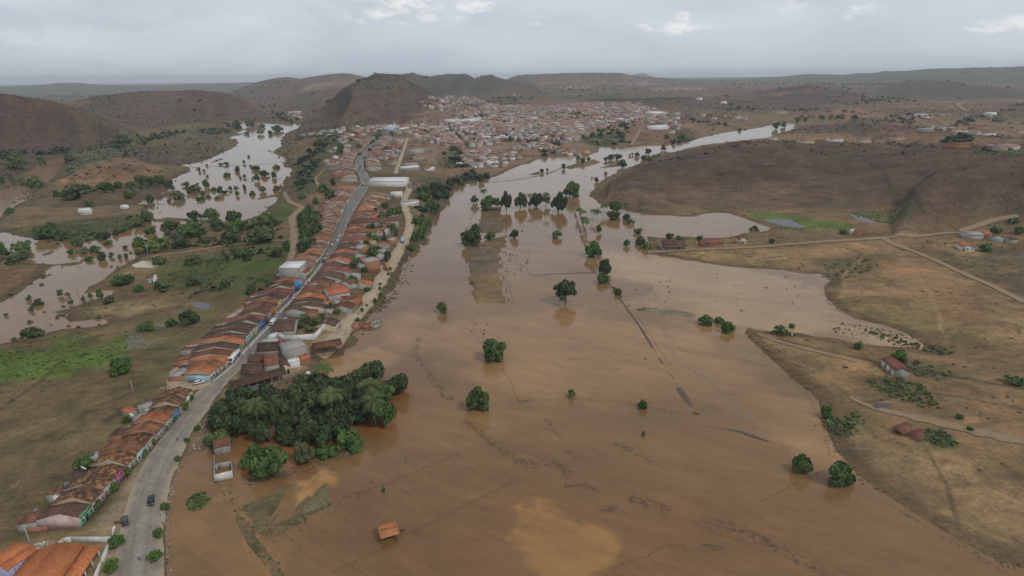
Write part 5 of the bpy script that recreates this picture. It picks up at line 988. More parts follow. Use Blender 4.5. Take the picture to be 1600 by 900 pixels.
def row(path, widths, depths, specs, labelf, group, start=0, **kw):
    """terraced houses along a facade line; the houses lie to the left of the walking direction"""
    c = resample(polyG(path), .25); s = np.concatenate([[0], np.cumsum(np.hypot(*np.diff(c, axis=0).T))]); pos = 0; i = 0; outl = []
    at = lambda q: np.array([np.interp(q, s, c[:, 0]), np.interp(q, s, c[:, 1])])
    while pos < s[-1]-3:
        sp = specs(i, pos/s[-1]); w_ = sp.get('w', brng.uniform(*widths)); 
        if sp.get('gap'): pos += sp['gap']; i += 1; continue
        A = at(pos); B = at(min(pos+w_, s[-1]+3)); A, t, L_, rz = frame_of(A, B); L_ = w_
        za = max(hz(*A), hz(*B), .2); d = sp.get('d', brng.uniform(*depths)); h = sp.get('h', brng.uniform(2.9, 3.7))
        args = {k: v for k, v in sp.items() if k not in ('w', 'd', 'h', 'wall', 'roof', 'wn')}; args.update(kw); an = args.pop('annexp', 0)
        if an and brng.random() < an and 'annex' not in args: args['annex'] = (brng.uniform(3, 6), brng.uniform(2.2, 2.7), brng.choice([W['plaster'], W['brick'], W['grey']]), brng.choice(['old', 'mix', 'fibro', 'rust', 'new']), brng.choice([(0, 1), (0, .55), (.45, 1)]))
        r = house('row_house', A[0], A[1], rz, L_, d, h, W[brng.choice(['plaster', 'plaster', 'brick', 'grey', 'tan'])], sp['roof'], labelf(i, sp), group=group, z=za, facade=W[sp['wall']], **args); outl.append(r); pos += w_; i += 1
    return outl
RW = {'old': 'dark brown tiled', 'mix': 'mottled tiled', 'new': 'orange tiled', 'patch': 'patchy tiled', 'pale': 'faded tiled', 'rust': 'reddish tiled', 'fibro': 'grey roofed', 'white': 'white roofed', 'slate': 'dark roofed'}
def cn(s): return s.replace('_', ' ')
# --- the weathered terrace beside the road (nearest)
N1 = [('green','old'),('rose','patch'),('grey','patch'),('magenta','patch'),('grey','patch'),('aqua','mix'),('rose','patch'),('grey','mix'),('grey','new'),('blue','patch'),('cream','patch'),('white','patch'),('aqua','patch')]
def sp1(i, t):
    a, r = N1[min(i, len(N1)-1)]; s = dict(wall=a, roof=r, h=3.4+.42*((i*7) % 3-1), d=[11.5, 11, 11.5, 10.5, 11, 12, 10, 11, 10.5, 10, 10.5, 9.5, 9][min(i, 12)], rise=1.7+.35*((i*5) % 3-1), ridge=.42+.05*((i*4) % 3-1), party=i in (1, 4, 8, 10), detail=1, parapet=.0 if i % 3 else .35)
    if i in (0, 2, 3, 5, 7, 9, 11): s['annex'] = (5.5 if i < 8 else 4, 2.5, W[['plaster', 'brick', 'grey'][i % 3]], ['rust', 'fibro', 'patch', 'old'][i % 4], [(0, .9), (.2, 1), (0, .6)][i % 3])
    return s
c1 = resample(polyG([(128,824),(168,777),(205,737),(254,683),(280,652),(303,622)]), .5); len1 = float(np.sum(np.hypot(*np.diff(c1, axis=0).T))); w1 = len1/12.0
row([(128,824),(168,777),(205,737),(254,683),(280,652),(303,622)], (w1, w1), (10, 12), lambda i, t: dict(sp1(i, t), w=w1), lambda i, s: (f"{cn(s['wall'])} fronted {RW[s['roof']]} house at the lower corner of the weathered terrace" if i == 0 else f"{cn(s['wall'])} {RW[s['roof']]} house, {ordn(i)} up the weathered terrace from its green corner"), 'weathered terrace beside the road')
# gable end of the corner house is painted pink, with a brick yard wall behind
A, t_, L_, rz_ = frame_of(c1[0], c1[3]); 
corner = [o for o in bpy.data.objects if o.get('category') == 'house' and 'lower corner' in o.get('label', '')][0]
MB().prism([(0, -.5), (0, 3.1), (11.5*.42, 3.1+1.7), (11.5, 3.1), (11.5, -.5)], -.035, .03, 'x').build('gable_wall', W['rose'], corner)
def wall_run(name, pts, h, th, mat, label, cat='wall', zfix=None, base=1.0):
    P = [np.array(p) if len(p) == 2 and isinstance(p, np.ndarray) else G(*p) for p in pts]; b = MB()
    for a, c in zip(P[:-1], P[1:]):
        d = c-a; l_ = np.hypot(*d)
        if l_ < .05: continue
        d = d/l_; n = np.array([-d[1], d[0]])*th/2; za = (max(hz(*a), 0) if zfix is None else zfix); zc = (max(hz(*c), 0) if zfix is None else zfix); a2 = a-d*th*.49*0; c2 = c+d*th*.3
        b.hexa([(*(a2-n), za-base), (*(c2-n), zc-base), (*(c2+n), zc-base), (*(a2+n), za-base), (*(a2-n), za+h), (*(c2-n), zc+h), (*(c2+n), zc+h), (*(a2+n), za+h)])
    return tag(b.build(name, mat), label, cat)
wall_run('yard_wall', [(78,828),(66,831),(42,833)], 1.7, .25, W['brick'], 'red brick yard wall beside the pink gable end')
wall_run('yard_wall', [(39,832),(50,814),(60,801)], 1.9, .25, W['plaster'], 'grey plastered yard wall behind the corner house')
def dish(u, v, hh, r, label, mat=None, dz=0):
    x, y = G(u, v); root = empty('satellite_dish', (x, y, max(hz(x, y), 0)+hh), brng.uniform(-.6, .6)+2.4, label, 'dish', 'white dishes on the terrace roofs'); 
    vs = [(0, 0, 0)]; fs = []; n = 12
    for k, (rr_, zz) in enumerate(((.35, .03), (.7, .13), (1, .3))): vs += [(rr_*r*math.cos(2*math.pi*j/n), rr_*r*math.sin(2*math.pi*j/n), zz*r) for j in range(n)]
    fs += [(0, 1+j, 1+(j+1) % n) for j in range(n)]+[(1+k*n+j, 1+(k+1)*n+j, 1+(k+1)*n+(j+1) % n, 1+k*n+(j+1) % n) for k in range(2) for j in range(n)]
    o = np_mesh('bowl', vs, fs, mat or FRAME, parent=root); o.rotation_euler = (R_(50), 0, 0); o.location = (0, 0, r*.8); MB().tube([(0, 0, -hh*.4), (0, 0, r*.8)], .06, 6).build('mast', MATS['mortar'], root); return root
for i, (u, v, hh, lab) in enumerate([(92,796,3,'white dish behind the green corner house'),(134,748,3,'white dish on the yard of the magenta house'),(145,752,2.2,'paler dish above the yard of the grey house'),(256,619,2.5,'white dish at the top rear of the weathered terrace'),(267,616,2.5,'small white dish at the terrace top, right of a larger one'),(207,660,2.2,'grey dish by the broken sheds of the terrace'),(227,651,2.6,'dish on the rear roofs above the broken sheds')]): dish(u, v, hh, 1.0, lab)
# sheds behind the terrace
house_AB('shed', (205,655), (217,648), 5, 2.3, W['plaster'], 'new', 'orange roofed shed behind the weathered terrace', openings=0, along='y', cat='shed')
house_AB('shed', (222,650), (244,641), 4, 2.4, W['pale_green'], 'fibro', 'pale green shed behind the weathered terrace', openings=0, cat='shed', flat=True)
# --- left terrace along the village street
N2 = [('aqua','new'),('tan','mix'),('tan','new'),('ochre','rust'),('tan','old'),('tan','new'),('aqua','old'),('pale_green','old'),('cream','old'),('blue','old'),('navy','rust'),('grey','old'),('orange','rust'),('yellow','old'),('cream','mix'),('tan','old'),('pink','old'),('magenta','rust'),('pink','old'),('pale_green','mix'),('sky_blue','new'),('sky_blue','old'),('aqua','old'),('white','old'),('yellow','rust'),('blue','new'),('white','new'),('pale_green','old'),('aqua','old'),('white','mix'),('aqua','old'),('green','rust'),('magenta','old'),('sky_blue','mix'),('cream','new'),('pink','mix'),('white','mix'),('aqua','pale'),('cream','new')]
PALE = ['white', 'cream', 'tan', 'aqua', 'pink', 'pale_green', 'sky_blue', 'grey', 'yellow', 'rose']
def sp2(i, t):
    a, r = N2[i] if i < len(N2) else (brng.choice(PALE), brng.choice(['mix', 'pale', 'new', 'rust', 'pale', 'pale']))
    return dict(wall=a, roof=r, d=(12 + 9*math.sin(min(1, t*3)*1.57) if t < .4 else brng.uniform(13, 18)), rise=brng.uniform(1.3, 2.0), ridge=brng.uniform(.34, .5), party=brng.random() < .45, hb=brng.uniform(2.4, 2.9), h=brng.uniform(2.7, 3.6), w=brng.uniform(4.4, 6.4), parapet=brng.choice([0, 0, .4, .6]))
row([(329,598),(344,584),(360,570),(375,550),(388,537),(403,520),(417,507),(432,487),(450,470),(465,452),(474,444)], (5, 7), (12, 18), sp2, lambda i, s: f"{cn(s['wall'])} {RW[s['roof']]} row house, {ordn(i)} on the street's left from the blue-ended corner", 'row houses on the left side of the street', annexp=.7)
cl = [o for o in bpy.data.objects if 'first on the street' in o.get('label', '')][0]
MB().box(-.04, .02, .3, 10, -.3, 2.9).build('side_wall', W['sky_blue'], cl)
def sp3(i, t):
    r = brng.choice(['mix', 'new', 'rust', 'pale', 'pale'] if t < .4 else ['pale', 'pale', 'pale', 'mix', 'rust']); return dict(wall=brng.choice(PALE), roof=r, d=brng.uniform(9, 18), w=brng.uniform(5, 8), h=brng.uniform(2.7, 4.3), rise=brng.uniform(1.6, 2.4), ridge=brng.uniform(.4, .5), hb=2.6, party=brng.random() < .4, openings=2 if t < .5 else 0)
row([(478,437),(486,430),(496,414),(505,402),(513,388),(521,370),(529,349),(538,328),(549,309),(557,298)], (6, 8), (12, 17), sp3, lambda i, s: f"{cn(s['wall'])} {RW[s['roof']]} row house, {ordn(i)} on the street's left beyond the grey block", 'row houses on the upper left side of the street', annexp=.6)
# --- right terrace along the village street (walked downhill so the houses lie on its left)
def sp4(i, t):
    r = brng.choice(['pale', 'mix', 'pale', 'rust', 'new'] if t < .55 else ['old', 'rust', 'old', 'mix', 'new']); return dict(wall=brng.choice(['plaster', 'white', 'cream', 'grey', 'tan', 'brick']), roof=r, d=brng.uniform(10, 20), w=brng.uniform(4.8, 7.4), rise=brng.uniform(1.2, 1.9), ridge=brng.uniform(.42, .55), hb=2.5, party=brng.random() < .4, h=brng.uniform(2.5, 3.3))
row([(574,307),(565,321),(556,338),(547,354),(541,368),(533,384),(526,396),(516,410),(508,421),(496,436),(483,450),(470,464),(458,479),(446,494)], (6, 8), (13, 19), sp4, lambda i, s: f"{cn(s['wall'])} {RW[s['roof']]} row house, {ordn(i)} down the street's right from the warehouse", 'row houses on the right side of the street', annexp=.9)
# houses by the dirt road, back to back with the street
def sp5(i, t):
    if brng.random() < .42: return dict(gap=brng.uniform(6, 16))
    return dict(wall=brng.choice(['plaster', 'grey', 'white', 'brick', 'cream']), roof=brng.choice(['new', 'mix', 'rust', 'old', 'fibro']), d=brng.uniform(8, 12), w=brng.uniform(6, 10), rise=1.6, hb=3, h=brng.uniform(2.8, 3.6))
row([(524,520),(540,503),(556,486),(572,466),(584,446),(597,424),(612,398)][::1], (6, 9), (8, 12), sp5, lambda i, s: f"{cn(s['wall'])} {RW[s['roof']]} house on the dirt road, {ordn(i)} plot from the compound", 'houses along the dirt road', annexp=.3)
# --- upper village, on both sides of the street's top end
def fill(poly_px, n, mind, seed, ang, wr, dr, hr, walls, roofs, labf, group, cat='house', openings=0):
    pts = scatter(poly_px, n, mind, seed)
    for p in pts:
        a, r = brng.choice(walls), brng.choice(roofs); w_ = brng.uniform(*wr); d_ = brng.uniform(*dr); rz = ang + brng.choice([0, 0, math.pi, math.pi/2])*1.0 + brng.uniform(-.08, .08)
        lx, ly = -w_/2, -d_/2; x = p[0]+lx*math.cos(rz)-ly*math.sin(rz); y = p[1]+lx*math.sin(rz)+ly*math.cos(rz)
        fl = r in ('fibro', 'white') and brng.random() < .5
        house('house', x, y, rz, w_, d_, brng.uniform(*hr), W[brng.choice(['plaster', 'grey', 'brick', a])], r, labf(a, r), cat, group=labf(a, r)+' group', openings=openings, facade=W[a], z=max(hz(p[0], p[1]), .5), rise=d_*.16, ridge=.5, flat=fl, down=4)
UW = ['white', 'cream', 'plaster', 'grey', 'tan', 'rose']; UR = ['pale', 'pale', 'mix', 'rust', 'fibro']
rowspecs = lambda i, t: dict(wall=brng.choice(UW), roof=brng.choice(UR), d=brng.uniform(12, 20), w=brng.uniform(6.5, 9), rise=brng.uniform(1.5, 2.4), ridge=brng.uniform(.42, .52), hb=2.8, openings=0, h=brng.uniform(3, 4.6))
row([(559,284),(552,268),(551,258),(556,246),(566,236),(576,226),(586,216)], (7, 9), (14, 22), rowspecs, lambda i, s: f"{cn(s['wall'])} {RW[s['roof']]} house, {ordn(i)} on the upper street's left above the crossing", 'upper village houses left of the street')
row([(600,216),(590,226),(581,238),(574,248),(571,258),(573,268)], (6, 8), (14, 22), rowspecs, lambda i, s: f"{cn(s['wall'])} {RW[s['roof']]} house, {ordn(i)} down the upper street's right from its top", 'upper village houses right of the street')
LBL = lambda place: (lambda a, r: f"{cn(a)} walled {RW[r]} house {place}")
fill([(506,262),(515,238),(532,216),(560,204),(574,206),(552,232),(540,255),(545,275),(520,285)], 32, 11, 31, 1.25, (8, 12), (10, 14), (3, 4.5), UW, UR, LBL('in the upper village left of the street'), 'u')
fill([(595,260),(600,236),(612,222),(630,215),(622,245),(610,266)], 18, 11, 32, 1.3, (8, 12), (9, 13), (3, 5), UW, UR, LBL('between the upper street and the unpaved lane'), 'u')
for A, B, d, h, wl_, rf, lab, k in [((577,292),(632,292),26,6.0,'white','white','long white roofed warehouse at the bend of the street',dict(openings=0, along='x', rise=1.6)),
    ((636,262),(654,262),12,4.5,'plaster','fibro','grey flat block right of the unpaved lane, topmost of its yard',dict(flat=True, openings=3)), ((627,268),(656,267),10,4.0,'grey','white','long grey walled house with pale roof above the riverside field',dict(openings=4)), ((652,252),(666,251),10,5.5,'plaster','new','orange roofed two-storey house above the riverside field',dict(openings=3)), ((672,268),(680,267),9,5.0,'white','new','white gabled house alone on the red soil',dict(along='y')),
    ((643,240),(662,240),14,5,'grey','fibro','grey unfinished block by the unpaved lane',dict(flat=True, openings=0)), ((644,295),(666,295),10,3.4,'plaster','rust','low ruined house right of the dirt road bend',dict(openings=2)), ((636,322),(655,322),9,4.0,'white','fibro','white roofed block on the bank right of the dirt road',dict(flat=True, openings=2)),
    ((508,268),(556,268),12,5.5,'plaster','pale','long block with grey side wall on the left of the upper street',dict(openings=0)), ((527,302),(556,301),11,4.5,'plaster','new','long orange roofed house at the crossing, left side',dict(openings=0)), ((610,308),(627,308),8,4,'white','white','white box house below the warehouse',dict(flat=True, openings=2)), ((438,440),(470,440),13,8.5,'plaster','white','tall grey block house with white roof edge on the left row',dict(flat=True, openings=0)),
    ((552,359),(624,358),13,5.0,'plaster','rust','long block walled building reaching from street to dirt road',dict(openings=0)), ((547,374),(590,373),10,5.0,'plaster','mix','block walled house with long grey gable right of the street',dict(openings=0)), ((575,425),(595,424),9,7.0,'brick','fibro','tall bare brick house by the dirt road',dict(flat=True, openings=0)), ((515,476),(549,475),12,5.5,'grey','new','grey block house with orange roof facing the compound',dict(openings=0)),
    ((448,568),(482,566),9,7.0,'plaster','fibro','tall grey brick block behind the red truck',dict(flat=True, openings=0)), ((377,593),(416,591),8,2.9,'plaster','old','barn with broad dark roof nearest the long shed',dict(openings=0, rise=2.2, over=.8)), ((388,577),(415,576),7,3.4,'white','old','white gabled house with dark roof behind the barn',dict(openings=0, rise=1.9)), ((416,590),(439,588),11,5.6,'plaster','rust','tall grey plastered house beside the barn',dict(openings=2, rise=1.6)), ((441,585),(455,584),7,3.4,'cream','old','small cream house with one dark doorway by the alley',dict(openings=1, along='y', rise=1.4)),
    ((402,559),(440,556),8,3.2,'plaster','old','dark roofed house left of the red truck yard',dict(openings=0, rise=2.2)), ((470,572),(487,570),6,3.2,'brick','new','small orange lean-to by the flooded yard',dict(openings=0, rise=.8)), ((440,577),(470,574),4,2.6,'white','white','low white walled annex of the alley houses',dict(flat=True, openings=0))]:
    house_AB('warehouse' if 'warehouse' in lab else 'building' if 'block' in lab else 'house', A, B, d, h, W[wl_], rf, lab, cat='warehouse' if 'warehouse' in lab else 'building' if 'block' in lab else 'house', **k)
# long open shed beside the grove and the stilted shed over the water
def open_shed(A, B, d, h, roof, label, post_m, n, rise=1.0):
    A, t, L_, rz = frame_of(G(*A), G(*B)); z = max(hz(*A), .1); root = empty('open_shed', (A[0], A[1], z), rz, label, 'shed'); r = MB(); roof_slab(r, -.4, h-.2, d*.5, h+rise, -.3, L_+.3, .12); roof_slab(r, d*.5+.001, h+rise, d+.4, h-.2, -.3, L_+.3, .12); r.build('roof', RM[roof], root)
    for i in range(n):
        for yy in (0, d): x = L_*(i+.02)/(n-1+.04); MB().box(x-.1, x+.1, yy-.1, yy+.1, -1.5, h-.05).build('post', post_m, root)
    MB().box(.2, L_-.2, d-.35, d-.15, -1, h-.3).build('back_wall', W['plaster'], root); return root
open_shed((365,617),(450,600),6.5,3.0,'old','long low open shed between barn and grove', W['plaster'], 8)
open_shed((374,624),(412,616),4.0,2.3,'slate','lean-to of dark sheets in front of the long low shed', W['white'], 4, .3)
open_shed((493,559),(536,553),7,4.2,'rust','long shed on dark stilts standing in the flood', WOODD, 9, 1.2)
wall_run('compound_wall', [(421,533),(434,528),(446,534),(492,531),(505,518),(511,508)], 3.0, .3, W['white'], 'bending white wall round the green compound')
house_AB('house', (427,527), (461,524), 15, 2.8, W['plaster'], 'old', 'wide dark roofed house inside the white compound wall', openings=0, rise=2.2)
# --- hut, ruin and farmhouses in and around the flood
A, t, L_, rz = frame_of(G(598,850), G(622,843)); hut = empty('field_hut', (A[0], A[1], -.1), rz, 'small orange tiled hut on posts alone in the flood', 'hut'); r = MB(); roof_slab(r, -.5, 2.3, 2.3, 3.1, -.5, L_+.5, .12); roof_slab(r, 2.301, 3.1, 5.1, 2.3, -.5, L_+.5, .12); r.build('roof', mat_roof('roof_hut', (.46,.17,.07), (.6,.29,.13), .5, .3), hut)
for xx in (0, L_):
    for yy in (0, 4.6): MB().box(xx-.09, xx+.09, yy-.09, yy+.09, -1.5, 2.42).build('post', BARK, hut)
MB().box(.15, L_-.15, 4.4, 4.52, -1, 2.2).build('back_wall', W['brick'], hut); MB().box(L_+.2, L_+2.6, 2.8, 2.9, .2, .9).build('rail', BARK, hut)
house_AB('ruined_house', (336,712), (361,706), 5, 3.0, W['plaster'], 'rust', 'half-drowned little house at the top of the walled plot', openings=0, cat='house', rise=1.2)
wall_run('plot_wall', [(336,718),(336,752)], 1.7, .25, W['plaster'], 'long side wall of the flooded plot by the road')
wall_run('plot_wall', [(336,753),(364,746)], 2.6, .3, W['white'], 'white front wall of the flooded plot')
wall_run('plot_wall', [(364,746),(363,724)], 2.0, .25, W['plaster'], 'short right side wall of the flooded plot')
wall_run('roofless_room', [(338,737),(341,733),(361,729)], 2.2, .25, W['plaster'], 'roofless grey walls inside the flooded plot')
for i, (A, B) in enumerate([((551,514),(563,513)), ((566,513),(579,512)), ((581,513),(592,511))]): wall_run('brick_footing', [A, B, (B[0]+2, B[1]-7), (A[0]+1, A[1]-6), A], 1.5, .4, [W['brick'], W['brick'], W['plaster']][i], ['left brick footing of unfinished rooms in the water', 'middle brick footing of unfinished rooms in the water', 'grey footing at the outer end of the unfinished rooms'][i])
COT = house_AB('cottage', (1396,588), (1420,589), 10.5, 2.6, W['plaster'], 'rust', 'tiled farm cottage with white side wall on the right bank', openings=0, rise=1.5, along='y', cat='cottage')
MB().box(-.06, .0, .1, 10.4, -.5, 2.5).build('side_wall', W['white'], COT); 
for yy in (2.5, 6.5): MB().box(-.1, -.05, yy, yy+1.0, 0, 2.0).build('door', GLASS, COT)
house_AB('cottage', (1502,392), (1521,393), 11, 3.0, W['white'], 'new', 'white cottage with red roof and veranda on the right plain', openings=2, cat='cottage', along='y', rise=1.6)
FH = house_AB('farmhouse', (1034,390), (1072,388), 9, 3.2, W['plaster'], 'old', 'old dark roofed farmhouse at the end of the flooded lane', openings=5, cat='farmhouse', rise=2.2); roof_v = MB(); roof_slab(roof_v, -3.2, 2.2, -.35, 3.0, 0, 18, .1); roof_v.build('veranda_roof', RM['old'], FH)
for i in range(5): MB().box(.3+i*4.2, .5+i*4.2, -3.1, -2.9, -.5, 2.25).build('veranda_post', W['white'], FH)
house_AB('cottage', (1100,386), (1130,384), 8, 2.8, W['brick'], 'rust', 'ruinous brown tiled cottage in the middle of the farm lane', openings=1, cat='cottage', rise=1.8)
house_AB('cottage', (1154,381), (1167,381), 8, 3.2, W['cream'], 'rust', 'cream gabled cottage with rusty roof beside the farm lane', openings=1, cat='cottage', along='y', rise=2)
house_AB('shed', (1510,374), (1536,374), 10, 3.4, W['grey'], 'fibro', 'grey sheet roofed shed at the right farmyard', openings=0, cat='shed', rise=1.2); house_AB('shed', (1536,373), (1549,372), 8, 3.4, W['brick'], 'new', 'orange roofed shed joined to the grey farmyard shed', openings=1, cat='shed', rise=1.2)
house_AB('shed', (1558,379), (1572,378), 6, 2.4, W['plaster'], 'fibro', 'small grey shed near the right edge farmyard', openings=0, cat='shed', flat=True); house_AB('shed', (1576,380), (1590,379), 6, 2.6, W['plaster'], 'old', 'dark open shed at the far right farmyard', openings=0, cat='shed', rise=1)
house_AB('cottage', (230,442), (241,441), 6, 3.0, W['white'], 'rust', 'small white hut with brown roof on the left meadow', openings=2, cat='cottage', rise=1.4); house_AB('barn', (123,336), (141,335), 8, 3.8, W['white'], 'white', 'white barn with dark doorway on the left river terrace', openings=1, cat='barn', rise=1.6); house_AB('tent', (188,326), (198,326), 6, 1.5, W['white'], 'white', 'white peaked shelter right of the white barn', openings=0, cat='shelter', rise=1.8)
# collapsed tiled roof lying on the right bank
x, y = G(1424,680); cr = empty('collapsed_roof', (x, y, hz(x, y)), .45, 'collapsed red tiled roof broken in two on the right bank', 'ruin'); r1 = MB(); roof_slab(r1, .4, 1.2, 4.4, 1.9, -4, 3.4, .15); r1.build('upper_slope', RM['rust'], cr); r2 = MB(); roof_slab(r2, -3.6, .15, .1, 1.3, -2.2, 4.8, .15); r2.build('lower_slope', RM['rust'], cr); MB().box(-3.8, 3.2, 3.9, 4.15, -.5, 1.7).build('wall_stub', W['brick'], cr); MB().box(-2, -1.8, -3.2, 3.8, -.5, .5).build('wall_stub', W['brick'], cr)
# --- orange roofed hall with courtyard at the lower left corner
hA, hB = G(84,985), G(160,868); A, t, L_, rz = frame_of(hA, hB); z0 = hz(*hA)
hall = empty('hall', (A[0], A[1], z0), rz, 'large bright orange tiled hall with porch at the bottom left corner', 'hall'); dpt = 15.0; hh = 3.9
MB().prism([(3.2, -2), (3.2, hh+.3), (dpt*.62, hh+2.0), (dpt, hh), (dpt, -2)], .8, L_-1.4, 'x').build('wall', W['cream'], hall); r = MB(); roof_slab(r, 3.0, hh+.45, dpt*.62, hh+2.15, 0, L_-.4, .15); roof_slab(r, dpt*.62+.001, hh+2.15, dpt+.6, hh-.05, 0, L_-.4, .15); r.build('roof', RM['bright'], hall)
rp = MB(); roof_slab(rp, -.5, hh-.75, 3.1, hh+.12, .2, L_-.2, .15); rp.build('porch_roof', RM['bright'], hall)
for i in range(7): xx = 1.2+i*(L_-2.2)/6; MB().box(xx-.14, xx+.14, -.1, .18, -1, hh-.68).build('pillar', W['white'], hall)
for i in range(4): MB().box(3+i*5, 4.2+i*5, 3.12, 3.22, 0, 2.2).build('door', WOODD, hall)
wall_run('courtyard_wall', [(100,848),(113,846),(175,846),(160,880),(148,910)], 1.5, .3, W['white'], 'white low wall round the courtyard of the orange hall'); wall_run('courtyard_wall', [(70,868),(86,858),(99,849)], 1.4, .25, W['cream'], 'pale wall behind the orange hall')
# lilac building with lettering
lA, lB = G(18,915), G(67,881); A, t, L_, rz = frame_of(lA, lB); lil = house('shop', A[0], A[1], rz, L_, 8.5, 4.6, W['lilac'], 'bright', 'lilac walled building with orange roof and purple lettering', 'shop', openings=0, rise=.9, ridge=.25, over=.15)
MB().box(L_*.82, L_*.82+1.3, -.05, .02, 1.6, 2.9).build('window', GLASS, lil); MB().box(L_*.42, L_*.42+1.3, -.05, .02, 1.5, 2.8).build('window', GLASS, lil)
fc = bpy.data.curves.new('lettering', 'FONT'); fc.body = 'UDBA'; fc.size = 2.0; fc.extrude = .015; fc.space_character = 1.35; fc.materials.append(mat_plain('purple_paint', (.32,.14,.38), .8, .2, 3)); tf = bpy.data.objects.new('text', fc); COL.objects.link(tf); bpy.context.view_layer.update(); tm = bpy.data.meshes.new_from_object(tf.evaluated_get(bpy.context.evaluated_depsgraph_get())); bpy.data.objects.remove(tf); fo = bpy.data.objects.new('lettering', tm); COL.objects.link(fo); fo.parent = lil; fo.location = (L_*.2, -.03, 2.75); fo.rotation_euler = (math.pi/2, 0, 0)
# --- the town across the bend: nearest houses singly, the rest as one mass
TW = ['white', 'cream', 'plaster', 'rose', 'tan', 'grey']; TR = ['pale', 'pale', 'rust', 'mix', 'fibro', 'white']
TP = [(716,262),(728,240),(745,232),(800,236),(812,250),(790,262),(740,266)]
fill([(766,234),(800,236),(812,250),(790,262),(764,263)], 22, 9.5, 51, .35, (7, 10), (8, 11), (3, 6), TW, TR, LBL('in the crowded quarter above the river bend'), 't')
fill([(560,206),(600,196),(660,200),(690,206),(660,214),(620,212),(580,208)], 26, 14, 52, .2, (8, 14), (9, 14), (4, 8), TW, TR, LBL('at the head of the village below the dark hill'), 't')
fill([(865,240),(880,234),(915,239),(918,244),(890,243)], 10, 10, 53, .15, (7, 11), (7, 10), (3, 5), ['white', 'cream', 'tan'], ['mix', 'pale', 'new'], LBL('on the road at the edge of the water'), 't')
fill([(470,212),(505,206),(540,204),(545,210),(500,216)], 9, 14, 54, .3, (8, 12), (8, 11), (3, 6), ['white', 'cream', 'tan'], ['pale', 'fibro', 'mix'], LBL('on the neck of the ridge above the lake'), 't')
house_AB('school', (1015,203), (1045,203), 22, 6, W['white'], 'white', 'pale school block with bluish roof on top of the bare hill', openings=0, cat='school'); house_AB('building', (1008,182), (1032,181), 30, 8, W['cream'], 'white', 'long pale hall standing at the right end of the town', openings=0, cat='building')
fill([(1040,200),(1062,198),(1066,208),(1046,210)], 5, 14, 55, .3, (8, 14), (8, 12), (3, 5), ['white', 'tan', 'brick'], ['pale', 'fibro'], LBL('beside the school on the bare hill'), 't')
for i, (u, v, w_, a, r, lab) in enumerate([(1306,222,18,'white','pale','white house on the crest of the bare hill'),(1262,225,20,'tan','pale','long low sandy shed on the crest of the bare hill'),(1350,224,18,'tan','pale','sandy walled long house on the crest of the bare hill'),(1404,220,22,'tan','pale','sandy walled houses right of the crest'),(1446,206,24,'plaster','fibro','grey group building right of the crest on the plain'),(1528,202,26,'brick','mix','red roofed long house far on the right plain'),(1545,212,24,'white','mix','white house by the far right road'),(1594,208,18,'tan','mix','red roofed house at the far right edge'),
                                          (1210,219,14,'cream','pale','small cream house by the river behind the hill'),(1440,182,20,'white','fibro','white house in trees on the far right plain'),(1094,157,18,'white','white','white tower-like house on the far slope'),(1132,162,18,'white','white','tiny white house on the far red slope'),(1220,177,40,'tan','pale','long farm building by the far river'),(1550,180,24,'white','white','white house on the far right ridge'),(1500,232,20,'brick','mix','brick houses by the green patch at right')]):
    x, y = G(u, v); house('house', x-w_/2, y, brng.uniform(-.15, .15), w_, 10 if v > 195 else 18, 4.5 if u != 1094 else 9, W[a], r, lab, openings=0, flat=(r == 'white' and i % 2 == 0))
